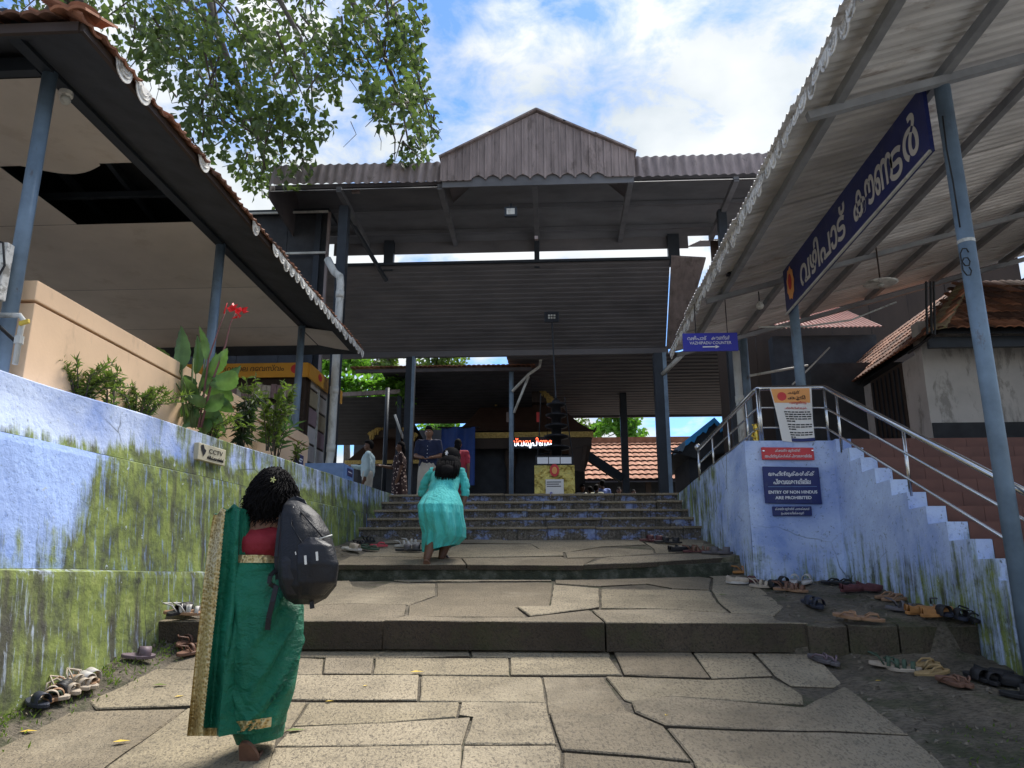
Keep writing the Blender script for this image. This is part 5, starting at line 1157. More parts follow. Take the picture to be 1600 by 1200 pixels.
def fartree(lab, px, py, d, rpx, n, L, mat=LEAF_F, name='courtyard_tree', gaps=7):
    c = W(px, py, d); k = d*1.05/1200; r = rpx*k; bb_ = []
    for i in range(gaps):
        a = rs.uniform(0, 6.28); q = rs.uniform(.2, .85); bb_.append((c+Vector((math.cos(a)*r*q, rs.uniform(-.5, .5)*r, math.sin(a)*r*q*.8)), (r*.42, r*.42, r*.36), n//gaps))
    lim_ = [([Vector((c.x, d, c.z-r*.9)), c.lerp(e[0], .5), e[0]], [r*.05, r*.035, r*.012]) for e in bb_]
    tree(name, lab, (c.x, d, PZ), [Vector((c.x, d, PZ-.1)), Vector((c.x+.1, d, (PZ+c.z)/2)), Vector((c.x, d, c.z-r*.9)), c], [r*.11, r*.09, r*.07, r*.03], bb_, mat, L, 'trees beyond the temple roofs', .3, lim_)
fartree('light green tree rising behind the terracotta roof', 985, 668, 44, 48, 3000, .32, LEAF_V)
fartree('thin leaved tree at the left of the light green one behind the terracotta roof', 925, 668, 46, 34, 800, .28)
fartree('bright tree behind the vine covered shed', 545, 590, 30, 60, 2200, .26, LEAF_V)
fartree('grey green tree seen through the slot below the lower hall roof', 680, 560, 40, 70, 2000, .3)
fartree('pale tree seen through the slot above the left courtyard roof tiles', 590, 555, 42, 60, 1800, .3)
fartree('small green tree glimpsed behind the blue tarpaulin', 690, 668, 32, 30, 800, .22, LEAF_V)
b = MB(); p, q = W(520, 615, 18.1), W(628, 609, 18.1)
for i in range(1500):
    u = random.random(); y = 18+random.random()**1.5*2.2; x = p.x-.6+(q.x-p.x+.6)*u; h = .12+.4*random.random()*(.6+.6*mn.noise(Vector((x*1.5, y, 0))))
    leaf(b, Vector((x, y, p.z+h)), Vector((random.gauss(0, .5), random.gauss(-.6, .4), random.gauss(-.2, .5))), Vector((0, 0, 1)), .17, .14)
for i in range(60):
    x = q.x+random.uniform(-.1, .25); leaf(b, Vector((x, 18+random.uniform(-.1, .3), p.z+random.uniform(-.3, .5))), rv()+Vector((0, -.4, -.4)), Vector((0, 0, 1)), .15, .12)
tag(b.build('vine', LEAF_V, fixn=False), 'bright green creeper spilling over the low shed roof', 'vine')
# canna lily
cn = thing('canna_lily', 'tall canna lily with broad green leaves and one red flower in the bed', 'plant', (-3.4, 6.95, 2.25))
def broad(base, tip, wd, bendv, name='leaf', mat=LEAF_C):
    b = MB(); base = Vector(base); tip = Vector(tip); d = tip-base; s = d.cross(Vector((.15, 1, .1))).normalized(); n = s.cross(d).normalized()
    def fn(u, v):
        w2 = wd*math.sin(math.pi*min(1, u*.97+.03)**.75)**.9; c = base+d*u+n*bendv*math.sin(u*math.pi)*d.length+Vector((0, 0, -abs(bendv)*u*u*d.length*.6))
        x = (v-.5)*2; return c+s*x*w2*.5+n*(abs(x)*w2*.16+.006*math.sin(u*40+x*3)*abs(x))
    b.grid(fn, 12, 6); b.build(name, mat, cn, True, fixn=False)
cl = [((280,579),(283,507),26,.03),((306,584),(308,521),17,.04),((265,584),(244,537),15,.12),((298,619),(266,579),32,.08),((276,602),(241,594),17,-.15),((316,588),(356,539),24,.1),((333,592),(377,566),26,.15),((328,600),(373,580),28,.18),((316,606),(366,618),25,.22),((320,622),(367,638),20,.2),((290,620),(320,630),16,.2),((316,646),(353,670),26,.25),((299,650),(316,674),22,.25),((322,562),(311,507),13,.06),((296,640),(262,632),24,.2),((300,625),(286,585),22,.06),((312,610),(338,548),22,.08),((308,640),(283,664),20,.25),((320,640),(350,612),22,.1)]
for k, (a, e, wd, bv) in enumerate(cl):
    d = 6.9+.22*math.sin(k*2.4); broad(W(a[0], a[1], 6.95+.1*math.sin(k*1.7)), W(e[0], e[1], d), wd*.0069, bv)
    b = MB(); b.tube([W(303+2*math.sin(k), 668, 6.95), W((a[0]+303)/2, (a[1]+640)/2, 6.95), W(a[0], a[1], 6.95+.1*math.sin(k*1.7))], [.009, .008, .005], 5); b.build('stem', STEM, cn, True)
for pts in (((300, 668), (298, 620), (302, 560)), ((310, 668), (318, 620), (326, 560), (345, 505), (352, 488)), ((314, 668), (330, 600), (352, 540), (360, 505), (370, 485)), ((290, 668), (284, 620), (284, 570))):
    b = MB(); b.tube([W(x, y, 6.95) for x, y in pts], [.012, .011, .008, .006, .004][:len(pts)], 6); b.build('stem', STEM if len(pts) < 4 else M('purple_stem', (.2, .09, .09), .6), cn, True)
for k, (x, y) in enumerate(((368, 480), (378, 486), (372, 492), (364, 484))):
    b = MB(); c = W(x, y, 6.93); 
    for j in range(3): leaf(b, c, rv()+Vector((.6 if k == 1 else -.2, 0, .2)), rv(), .075, .06, .5)
    b.build('petal', PETAL, cn, fixn=False)
b = MB(); b.tube([W(350, 490, 6.94), W(355, 473, 6.93)], [.009, .003], 6); b.build('bud', PETAL, cn, True)
def shrub(name, lab, px, py, d, hpx, wpx, n, L, wd, mat, stems=9, seed=1, droop=0, up=.9):
    r = random.Random(seed); base = W(px, py, d); k = d*1.03/1200; t = thing(name, lab, 'plant', base); sb = MB(); lb_ = MB()
    for s in range(stems):
        a = r.uniform(-1, 1); tip = base+Vector((a*wpx*.5*k, r.uniform(-.22, .22), hpx*k*r.uniform(.55, 1)*(1-.25*abs(a)))); mid = base.lerp(tip, .5)+Vector((-a*.04, 0, .05)); pts = [base+Vector((a*.05, 0, -.03)), mid, tip]
        sb.tube(pts, [.007, .005, .002], 5)
        for i in range(n//stems):
            f = r.uniform(.15, 1.0); p = (pts[0].lerp(mid, f*2) if f < .5 else mid.lerp(tip, f*2-1)); dr = Vector((r.gauss(0, .7)+a*.3, r.gauss(0, .7), r.gauss(up*.4, .5)-droop))
            leaf(lb_, p, dr, Vector((r.gauss(0, 1), r.gauss(0, 1), 1)), L*r.uniform(.6, 1.2), wd*r.uniform(.7, 1.2))
    sb.build('stems', BARK, t, True); lb_.build('foliage', mat, t, fixn=False); return t
shrub('feathery_shrub', 'feathery yellow green shrub against the peach wall, leftmost in the bed', 122, 628, 5.45, 78, 150, 1300, .07, .014, LEAF_S, 26, 2)
shrub('reddish_shrub', 'slim shrub with reddish young leaves standing above the feathery one', 175, 650, 5.75, 112, 70, 130, .075, .03, LEAF_S, 5, 3)
shrub('trailing_shrub', 'low trailing green shrub along the wall top left of the canna', 215, 655, 6.1, 72, 130, 1100, .06, .014, LEAF_S, 14, 4)
shrub('dark_croton', 'dark narrow leaved croton drooping over the wall right of the canna', 376, 700, 7.75, 110, 46, 300, .15, .028, LEAF_D, 9, 5, .7)
shrub('small_tree_seedling', 'fresh green seedling with fine leaflets before the yellow header sign', 422, 700, 8.3, 135, 70, 420, .10, .04, LEAF_S, 9, 6)
shrub('white_flowered_shrub', 'slender shrub with pale flower tips between canna and seedling', 392, 690, 8.0, 125, 44, 160, .09, .03, LEAF_S, 5, 7)
shrub('broad_leaf_weed', 'broad leaved green weed at the far end of the bed', 432, 712, 8.9, 78, 70, 90, .2, .05, LEAF_C, 7, 8, 0, 1.4)
shrub('bed_undergrowth', 'low mixed undergrowth beneath the canna leaves', 325, 690, 7.1, 60, 130, 420, .07, .02, LEAF_S, 12, 9)
shrub('far_end_weed', 'little weed growing at the rounded end of the peach parapet', 462, 722, 9.8, 40, 30, 60, .1, .03, LEAF_S, 5, 10)
# moss tufts and litter along the foot of the left wall
b = MB()
for i in range(900):
    y = random.uniform(3.2, 6.0); x = wall_x(y)+.31+abs(random.gauss(0, .12)); leaf(b, Vector((x, y, gz(x, y)-.005)), Vector((random.gauss(0, .5), random.gauss(0, .5), .7)), rv(), random.uniform(.015, .05), .012)
for i in range(500):
    x = random.uniform(2.0, 2.9); y = random.uniform(3.2, 4.7); leaf(b, Vector((x, y, gz(x, y)-.004)), Vector((random.gauss(0, .6), random.gauss(0, .6), .5)), rv(), random.uniform(.01, .035), .012)
stuff(b.build('wall_foot_weeds', LEAF_S, fixn=False))
def ground_at(px, py, fn=None):
    v = ray(px, py); t = 2.0; g_ = fn or gz
    for i in range(900):
        p = v*t; z = CZ+p.z
        if z <= g_(p.x, p.y)+.002 and p.y > 1: return Vector((p.x, p.y, g_(p.x, p.y)))
        t += .012
    return Vector((v.x*t, v.y*t, CZ+v.z*t))
gr = MB(); gr.v += [Vector((0, 0, 0)), Vector((.4, .2, .06)), Vector((1, 0, .02)), Vector((.4, -.2, .05)), Vector((.45, 0, .0))]; gr.f += [(0, 4, 1), (1, 4, 2), (2, 4, 3), (3, 4, 0)]
LY = gr.mesh('fallen_leaf', LEAF_Y); LG = gr.mesh('fallen_leaf', LEAF_G)
for px, py, L, a, me, lab in ((640, 1053, .10, .2, LY, 'long yellow fallen leaf at a paving joint right of the sari'), (508, 1099, .05, .3, LY, 'small round yellow leaf on paving below the sari hem'), (445, 1145, .11, .3, LG, 'green fallen leaf beside the lifted foot'), (567, 1075, .04, .9, LY, 'tiny pale leaf on the slab in the middle left'),
    (1040, 1122, .05, 1.2, LY, 'pale yellow leaf on the slab right of centre'), (1122, 931, .09, .1, LG, 'yellow green leaf on the second ramp near the sandals'), (1368, 1067, .05, .4, LY, 'yellow leaf on dark rock below the white sandals'), (1355, 963, .035, .5, LY, 'right of two tiny yellow leaves beside the tan flip flops'), (1372, 965, .035, 1.8, LY, 'tiny yellow leaf between the two ledges at right'),
    (238, 1073, .10, .05, LG, 'dark green leaf on the slab left of the sari'), (175, 1164, .09, .4, LY, 'yellow leaf on the near left slab'), (222, 1044, .04, 0, LY, 'small yellow leaf near the brown sandals'), (155, 1053, .12, 1.1, LG, 'bright green leaf by the wall foot among sandals'), (272, 1092, .06, .7, LY, 'thin yellow leaf left of the sari border'), (30, 1147, .09, .3, LY, 'faint yellow leaf at the left frame edge')):
    p = ground_at(px, py, ramp_z); link('fallen_leaf', me, None, p+Vector((0, 0, .012)), (.1, 0, a), (L, L, L)); tag(bpy.data.objects[-1] if False else COL.objects[-1], lab, 'leaf', 'fallen leaves on the path')
# ---------------------------------------------------------------- footwear left on the ground
def outline(L, wd, n=20, s=1):
    out_ = []
    for i in range(n):
        t = 2*math.pi*i/n; y = -math.cos(t)*L/2; f = (y/L+.5)
        hw = wd*.5*(.80+.22*math.sin((f-.12)*math.pi*1.15)**2)*math.sqrt(max(0, 1-(2*f-1)**4)) if 0 < f < 1 else 0
        out_.append((math.copysign(hw, math.sin(t))+s*.012*math.sin(f*3.0), y))
    return out_
SM = {}
def smat(c):
    if c not in SM: SM[c] = M('sandal_%d' % len(SM), c, .55, 0, .25, 25, .15, 60, .002, world=False)
    return SM[c]
SMESH = {}
def sandal_parts(kind, c1, c2, s):
    key = (kind, c1, c2, s)
    if key in SMESH: return SMESH[key]
    L, wd, th = .225, .086, .02; o = outline(L, wd, 22, s); parts = []
    b = MB(); b.rings([[Vector((x*.96, y*.98, 0)) for x, y in o], [Vector((x, y, .004)) for x, y in o], [Vector((x, y, th)) for x, y in o], [Vector((x*.94, y*.97, th+.003)) for x, y in o]]); parts.append(('sole', b.mesh('sole', smat(c1))))
    def band(y0, y1, h, lean=0, mat=c2, name='strap', tk=.004, n=9):
        b = MB()
        for off in (0, 1):
            for i in range(n+1):
                a = math.pi*i/n
                for y in (y0, y1):
                    hw = wd*.5; b.v.append(Vector((-(hw-.003*off)*math.cos(a), y+lean*math.sin(a), th-.006+(h-tk*off)*math.sin(a)**.7)))
        m = 2*(n+1)
        for i in range(n):
            k = 2*i; b.f += [(k, k+2, k+3, k+1), (m+k, m+k+1, m+k+3, m+k+2), (k, m+k, m+k+2, k+2), (k+1, k+3, m+k+3, m+k+1)]
        return (name, b.mesh(name, smat(mat), True))
    if kind == 0:
        b = MB(); t = Vector((.004*s, .075, th)); 
        for e in (-1, 1): b.tube([t, t+Vector((e*.014, -.015, .028)), Vector((e*.036, .01, th+.028)), Vector((e*.046, -.03, th-.004))], [.005, .007, .008, .006], 6)
        parts.append(('strap', b.mesh('strap', smat(c2), True)))
    elif kind == 1: parts.append(band(-.005, .075, .062))
    elif kind == 2:
        parts += [band(.045, .075, .05), band(-.005, .02, .06)]
        b = MB(); b.tube([Vector((-.045, -.02, th)), Vector((-.044, -.06, th+.05)), Vector((0, -.118, th+.06)), Vector((.044, -.06, th+.05)), Vector((.045, -.02, th))], .006, 6); parts.append(('heel_strap', b.mesh('heel_strap', smat(c2), True)))
    else:
        b = MB(); n = 12
        def fn(u, v):
            a = math.pi*v; f = u; y = -.10+.215*f; hw = wd*.5*(1 if f < .75 else max(.12, math.sqrt(max(0, 1-((f-.75)/.27)**2)))); h = .055-.02*f+(.03 if f < .25 else 0)*(1-f/.25)
            return Vector((-hw*math.cos(a)*1.02, y, th+h*math.sin(a)**.6*(1 if f > .42 else abs(math.cos(a))**.7)))
        b.grid(fn, 14, n); parts.append(('upper', b.mesh('upper', smat(c2), True)))
    SMESH[key] = parts; return parts
KN = ['flip flop', 'slide', 'strappy sandal', 'slip-on shoe']
BLK, TAN, CRM, BRN, MAR, NVY, GRN, RED_, WHT, ORG, GRY, PUR, MUS = (.022, .021, .022), (.30, .175, .10), (.42, .35, .27), (.17, .09, .06), (.11, .04, .042), (.03, .034, .05), (.055, .09, .06), (.5, .07, .09), (.5, .47, .43), (.38, .18, .06), (.11, .10, .105), (.15, .11, .125), (.34, .235, .11)
CN = {BLK: 'black', TAN: 'tan', CRM: 'cream', BRN: 'brown', MAR: 'maroon', NVY: 'navy', GRN: 'green', RED_: 'red', WHT: 'white', ORG: 'orange', GRY: 'grey', PUR: 'mauve', MUS: 'mustard'}
def one_sandal(px, py, a, kind, c1, c2, s, lab, grp, tilt=0, dz=0, flip=0):
    p = ground_at(px, py); p.x = max(p.x, wall_x(p.y)+.40); p.z = gz(p.x, p.y); t = thing('sandal', lab, 'footwear', p+Vector((0, 0, .012+dz)), 0, grp)
    e = .03; gx = (gz(p.x+e, p.y)-gz(p.x-e, p.y))/(2*e); gy = .16
    nrm = Vector((-gx*.5, -gy, 1)).normalized(); q = nrm.to_track_quat('Z', 'Y').to_matrix(); fwd = Vector((math.sin(a), math.cos(a), 0)); fwd = (fwd-nrm*fwd.dot(nrm)).normalized(); sd = fwd.cross(nrm)
    m = Matrix((sd, fwd, nrm)).transposed()
    if tilt: m = m@Euler((0, tilt, 0)).to_matrix()
    t.rotation_euler = m.to_euler()
    for nme, me in sandal_parts(kind, c1, c2, s): link(nme, me, t)
def pair(px, py, a, kind, c1, c2, where, dpx=18, dpy=2, da=.2):
    nm = '%s %s' % (CN[c1] if c1 == c2 else '%s soled %s' % (CN[c1], CN[c2]), KN[kind])
    one_sandal(px, py, R(a), kind, c1, c2, -1, 'left one, %s %s' % (nm, where), 'footwear left beside the path')
    one_sandal(px+dpx, py+dpy, R(a)+da, kind, c1, c2, 1, 'right one, %s %s' % (nm, where), 'footwear left beside the path')
def single(px, py, a, kind, c1, c2, where, tilt=0, dz=0):
    nm = '%s %s' % (CN[c1] if c1 == c2 else '%s soled %s' % (CN[c1], CN[c2]), KN[kind])
    one_sandal(px, py, R(a), kind, c1, c2, 1, '%s lying %s' % (nm, where), 'footwear left beside the path', tilt, dz)
single(34, 1092, 155, 2, TAN, CRM, 'askew at the near left wall foot'); single(8, 1100, 120, 1, NVY, NVY, 'cut by the left frame edge'); single(2, 1082, 150, 2, TAN, TAN, 'behind the navy slide at the left edge')
pair(60, 1084, 170, 1, BLK, BLK, 'third from the left frame edge', 20, -4); pair(98, 1084, 100, 2, CRM, CRM, 'in the near left cluster', 22, -8); pair(92, 1066, 110, 1, TAN, WHT, 'at the back of the near left cluster', 26, -6); single(128, 1074, 95, 2, CRM, CRM, 'at the right end of the near left cluster'); single(68, 1095, 80, 0, CRM, GRN, 'at the front of the near left cluster')
single(178, 1024, 55, 1, PUR, PUR, 'alone against the wall below the first step'); pair(291, 1010, 10, 2, BRN, BRN, 'just left of the sari border', 4, 14)
pair(232, 966, 15, 1, BLK, BLK, 'on the step slab near the left wall', 26, -8); pair(278, 962, 60, 2, TAN, WHT, 'left of the sari border on the step', 16, 0); single(307, 940, 20, 1, TAN, MUS, 'tipped up behind the white strapped pair', .9, .04)
pair(538, 852, 30, 2, BLK, BLK, 'beside the backpack at the foot of the left wall', 14, -6); pair(542, 859, 90, 1, WHT, CRM, 'just right of the backpack', 10, 2); pair(566, 858, 95, 0, GRN, GRN, 'on the third ramp left of the teal dress', 14, 2); single(592, 855, 80, 0, RED_, RED_, 'right of the green pair on the third ramp')
pair(630, 855, 70, 2, WHT, WHT, 'closest to the teal dress', 12, -3); pair(632, 862, 85, 1, BLK, GRY, 'fronting the white pair by the teal dress', 14, 0)
pair(1012, 846, 80, 1, MAR, MAR, 'at the right end of the stairs', 14, 1); pair(1036, 849, 95, 1, BLK, BLK, 'second from the stairs on the right', 16, 1); pair(1058, 863, 70, 3, BLK, BLK, 'beside the maroon pair at the ramp edge', 12, -1); pair(1082, 864, 85, 2, MAR, BRN, 'on the right edge of the third ramp', 16, 0); pair(1112, 866, 95, 1, GRY, GRY, 'at the kerb end by the blue wall', 18, 0)
single(1161, 896, 90, 2, ORG, ORG, 'alone at the foot of the blue corner'); single(1152, 913, 110, 3, WHT, CRM, 'left of the heap by the blue corner'); single(1170, 910, 100, 0, MAR, MAR, 'behind the white shoe by the blue corner'); single(1189, 919, 120, 2, CRM, CRM, 'in the middle of the heap by the blue corner')
pair(1206, 920, 160, 1, BLK, BLK, 'in the heap by the blue corner', 16, -6); pair(1228, 924, 110, 2, TAN, BRN, 'fronting the heap by the blue corner', 16, 2); pair(1242, 912, 20, 1, WHT, WHT, 'propped at the blue wall foot', 18, 0); pair(1264, 946, 170, 1, NVY, NVY, 'below the corner heap', 14, 4)
pair(1300, 914, 85, 0, BLK, BLK, 'under the small notice', 18, 1); pair(1332, 926, 85, 3, MAR, MAR, 'in a row along the stepped wall', 26, -2); pair(1386, 938, 80, 0, TAN, TAN, 'behind the orange shoe', 12, 2); single(1408, 956, 100, 2, GRY, GRY, 'left of the orange shoe'); pair(1438, 962, 85, 3, ORG, ORG, 'against the stepped wall', 26, 2); single(1465, 950, 30, 2, TAN, GRY, 'behind the orange shoes')
pair(1472, 976, 165, 1, NVY, BLK, 'right of the orange shoes', 26, 2); pair(1516, 990, 175, 2, BLK, BLK, 'near the right end of the upper ledge', 28, 4); pair(1324, 976, 145, 0, TAN, TAN, 'alone in the middle of the upper ledge', 34, 3, -.6)
pair(1280, 1035, 160, 0, GRY, PUR, 'below the ledge beside the flagstones', 18, 3); pair(1385, 1044, 105, 2, CRM, GRN, 'below the ledge by the mustard pair', 28, 6); pair(1445, 1046, 85, 0, MUS, MUS, 'behind the brown pair below the ledge', 12, 10); pair(1484, 1070, 165, 0, BRN, BRN, 'at the front below the ledge', 20, 2); pair(1526, 1064, 170, 1, BLK, BLK, 'right of the brown pair below the ledge', 20, 4); pair(1552, 1062, 110, 3, BLK, BLK, 'shining at the right frame edge', 22, 10); single(1596, 1092, 120, 1, BLK, BLK, 'cut by the right frame edge')
# ---------------------------------------------------------------- people
SKIN = M('brown_skin', (.22, .115, .07), .5, 0, .12, 14, .08, 90, .002); SKIN2 = M('deep_brown_skin', (.13, .068, .043), .5, 0, .12, 14, .08, 90, .002)
HAIR = M('black_hair', (.010, .009, .009), .75, 0, .3, 60, .3, 160, .002, spec=.06)
def fabric(name, c, fold=.5, fs=9, rough=.6, sheen=0, weave=True, c2=None, stretch=(1, 1, 1)):
    g = G(name); v = g.pos(); n = g.noise(g.mapv(v, stretch), fs, 5, .6, .4); col = g.ramp(g.noise(v, 3.5, 5, .6), [(.3, mul(c, .82)), (.5, c), (.75, c2 or mul(c, 1.15))])
    h = n
    if weave: h = g.math('ADD', n, g.math('MULTIPLY', g.noise(v, 210, 2), .12))
    g.bump(h, fold, .04); m = g.fin(col, rough, 0, .3)
    if sheen: g.b.inputs['Sheen Weight'].default_value = sheen
    return m
SARI = fabric('green_silk', (.010, .15, .085), 1.0, 11, .5, 0, c2=(.012, .19, .105), stretch=(1, 1, 1.5)); BLOUSE = fabric('crimson_cotton', (.24, .018, .028), .35, 8, .7)
def zari():
    g = G('gold_zari'); v = g.pos(); w1 = g.wave(g.mapv(v, (1, 1, 1)), 60, 4, 3, 'Z'); k = g.vor(g.mapv(v, (1, .4, 1)), 70)
    col = g.ramp(g.math('ADD', g.math('MULTIPLY', k, .9), g.math('MULTIPLY', w1, .35)), [(.15, (.10, .065, .02)), (.45, (.42, .30, .11)), (.85, (.62, .50, .26))]); g.bump(k, .8, .006); return g.fin(col, .38, .55, .4)
ZARI = zari(); TEAL = fabric('teal_crinkle_cotton', (.075, .56, .52), .75, 16, .75, .1, c2=(.12, .66, .61), stretch=(2.2, 2.2, .5)); BAGM = fabric('black_nylon', (.012, .012, .014), .45, 6, .5); BAGM2 = fabric('black_nylon_panel', (.017, .017, .02), .4, 7, .42)
def capsule(b, p, q, r1, r2, n=12):
    p, q = Vector(p), Vector(q); d = q-p; L = d.length; d = d.normalized() if L > 1e-6 else Vector((0, 0, 1)); pts, rs_ = [], []
    for i in range(5):
        a = math.pi/2*(1-i/4.0); pts.append(p-d*r1*math.sin(a)); rs_.append(max(.0008, r1*math.cos(a)))
    for i in range(5):
        a = math.pi/2*(i/4.0); pts.append(q+d*r2*math.sin(a)); rs_.append(max(.0008, r2*math.cos(a)))
    b.tube(pts, rs_, n)
def ell(b, c, r, rot=None):
    m = (rot.to_matrix() if rot else Matrix.Identity(3)); n = 10; rr = []
    for i in range(n+1):
        a = math.pi*i/n; ring = []
        for j in range(14):
            t = 2*math.pi*j/14; q = Vector((r[0]*max(.004, math.sin(a))*math.cos(t), r[1]*max(.004, math.sin(a))*math.sin(t), -r[2]*math.cos(a))); ring.append(Vector(c)+m@q)
        rr.append(ring)
    b.rings(rr)
def fuse(name, prims, vox, mat, parent, it=6, disp=None, local=False):
    b = MB()
    for p in prims:
        if p[0] == 'c': capsule(b, *p[1:])
        elif p[0] == 'e': ell(b, *p[1:])
        elif p[0] == 'ch':
            pts, rr = p[1], p[2]
            for i in range(len(pts)-1): capsule(b, pts[i], pts[i+1], rr[i], rr[i+1])
    o = b.build('tmp', None, None); m = o.modifiers.new('r', 'REMESH'); m.mode = 'VOXEL'; m.voxel_size = vox; s = o.modifiers.new('s', 'SMOOTH'); s.iterations = it; s.factor = .5
    dg = bpy.context.evaluated_depsgraph_get(); me = bpy.data.meshes.new_from_object(o.evaluated_get(dg)); bpy.data.objects.remove(o); me.name = name; me.materials.clear(); me.materials.append(mat)
    if disp:
        me.calc_loop_triangles(); 
        for v in me.vertices: v.co = v.co+v.normal*disp(v.co)
    base = Vector((0, 0, 0)) if local else wloc(parent)
    for v in me.vertices: v.co = v.co-base
    me.polygons.foreach_set('use_smooth', [True]*len(me.polygons)); me.update(); return link(name, me, parent)
def loft(name, rings, mat, parent, n=64, fold=None, cap=False, local=False):
    """rings: (centre, half width x, half depth y[, dz tilt]) down the garment, densified"""
    b = MB(); rr = []; K = len(rings)
    for i in range(K-1):
        steps = 6
        for s in range(steps+(1 if i == K-2 else 0)):
            f = s/steps; g_ = f*f*(3-2*f); f = .5*f+.5*g_
            c = rings[i][0].lerp(rings[i+1][0], f); a = [rings[i][k]+(rings[i+1][k]-rings[i][k])*f for k in (1, 2)]; h = (i+f)/(K-1); ring = []
            tl_ = [(r_[3] if len(r_) > 3 else 0) for r_ in (rings[i], rings[i+1])]; tl = tl_[0]+(tl_[1]-tl_[0])*f
            for j in range(n):
                t = 2*math.pi*j/n; k = 1+(fold(t, h) if fold else 0); ring.append(c+Vector((a[0]*math.cos(t)*k, a[1]*math.sin(t)*k, tl*math.cos(t))))
            rr.append(ring)
    b.rings(rr, cap); return b.build(name, mat, parent, True, local)
# ---- woman in the green sari
def G_(px, py, dd=0): return W(px, py, 4.2+dd)
K = .00342
gw = thing('person', 'woman in green sari with gold border and red blouse climbing the path', 'person', (G_(400, 1190).x, 4.25, ramp_z(0, 4.25)))
body = [('e', G_(422, 768, .03), (.082, .095, .115)), ('ch', [G_(421, 785, .03), G_(414, 812)], [.052, .06]), ('ch', [G_(385, 818), G_(450, 816)], [.058, .058]), ('e', G_(412, 822, .01), (.12, .075, .055)),
    ('ch', [G_(405, 838), G_(398, 880)], [.085, .105]), ('ch', [G_(398, 880), G_(408, 950)], [.105, .14]),
    ('ch', [G_(376, 818), G_(356, 862, .05), G_(352, 900, .22)], [.05, .042, .033]), ('ch', [G_(456, 816), G_(476, 862, .08), G_(462, 885, .28)], [.05, .042, .033]),
    ('ch', [G_(392, 960), G_(388, 1070), G_(387, 1155, -.03)], [.085, .058, .036]), ('ch', [G_(425, 960), G_(424, 1070, .18), G_(418, 1135, .32), G_(418, 1150, .34)], [.085, .056, .036, .034]), ('ch', [G_(418, 1150, .36), G_(420, 1150, .5)], [.034, .03]),
    ('ch', [G_(386, 1160, -.03), G_(387, 1180, .0), G_(390, 1197, .04)], [.034, .036, .04])]
for i in range(5): body.append(('c', G_(382+4*i, 1197, .04), G_(381+4.4*i, 1203, .055), .011, .009))
for s, (hx, hy, hd) in ((-1, (352, 902, .24)), (1, (460, 887, .3))):
    for i in range(4): body.append(('ch', [G_(hx-4+3*i, hy, hd+.02), G_(hx-4+3*i, hy+8, hd+.07), G_(hx-3+3*i, hy+13, hd+.06)], [.011, .009, .008]))
    body.append(('ch', [G_(hx+6*s, hy, hd), G_(hx+9*s, hy+6, hd+.04)], [.011, .009]))
fuse('body', body, .0085, SKIN, gw, 3)
fuse('blouse', [('ch', [G_(382, 847, .0), G_(430, 846, .0)], [.088, .09]), ('ch', [G_(386, 856), G_(418, 856)], [.088, .094]), ('ch', [G_(372, 818), G_(362, 845, .03)], [.062, .054]), ('ch', [G_(456, 818), G_(470, 845, .05)], [.062, .054]), ('e', G_(378, 822), (.06, .07, .06)), ('e', G_(406, 850, -.01), (.158, .118, .085)), ('c', G_(398, 852, -.02), G_(412, 852, -.02), .1, .1), ('c', G_(396, 858), G_(410, 858), .1, .1)], .01, BLOUSE, gw, 4, lambda p: .005*mn.noise(Vector((p.x*14, p.y*14, p.z*34))))
RID = [(5.9, .12, -2.2, .16, .055), (5.6, .25, -2.6, .14, .06), (5.9, .42, -3.0, .15, .07), (6.0, .60, -3.6, .13, .085), (5.7, .74, -4.2, .12, .085), (5.3, .86, -3.2, .12, .07), (3.6, .55, 3.4, .12, .05), (3.7, .78, 3.6, .12, .06), (4.4, .3, .6, .2, .03)]
def sfold(t, h):
    f = .010*math.sin(3*t+9*h)+.02*math.sin(6*t-7*h+1)*h+.016*math.sin(13*t+16*h)*(.3+h)+.09*mn.noise(Vector((math.cos(t)*1.5, math.sin(t)*1.5+h*1.2, h*4)))*(.2+h)
    for t0, h0, sl_, wd, am in RID:
        d = t-(t0+sl_*(h-h0)); wd *= .6; am *= 2.1; f += am*math.exp(-(d/wd)**2)*math.exp(-((h-h0-.12)/.22)**2)-.7*am*math.exp(-((d-.15)/wd)**2)*math.exp(-((h-h0-.12)/.22)**2)
    return f
rg = [(G_(398, 872), 41*K, .125), (G_(402, 890), 48*K, .145), (G_(408, 915), 57*K, .165), (G_(411, 948), 63*K, .185), (G_(411, 985), 62*K, .185), (G_(408, 1030), 58*K, .18), (G_(404, 1075), 53*K, .17), (G_(400, 1110), 47*K, .16, .01), (G_(399, 1136), 42*K, .15, .018)]
loft('sari_skirt', rg, SARI, gw, 110, sfold)
loft('sari_hem_inner', [(G_(402, 1118, .04), 41*K, .14), (G_(404, 1140, .05), 38*K, .13, .01), (G_(406, 1156, .05), 33*K, .12, .015)], SARI, gw, 60, lambda t, h: .02*math.sin(7*t))
loft('waist_border', [(G_(398, 868), 40*K, .125), (G_(399, 873), 42*K, .131), (G_(400, 880), 44.5*K, .138)], ZARI, gw, 64, lambda t, h: .01*math.sin(4*t))
# gold hem border: a strip just outside the lower skirt on the camera-left side
b = MB()
def hemfn(u, v):
    t = math.pi*(.98+.80*u); f = .30+.62*v; h = (7+f)/8; c = G_(400, 1110).lerp(G_(399, 1136), f); k = (1+sfold(t, h))*1.015; r1 = (47-5*f)*K; r2 = .16-.01*f
    return c+Vector((r1*math.cos(t)*k, r2*math.sin(t)*k, (.01+.008*f)*math.cos(t)))
b.grid(hemfn, 60, 6); b.build('hem_border', ZARI, gw, True, fixn=False)
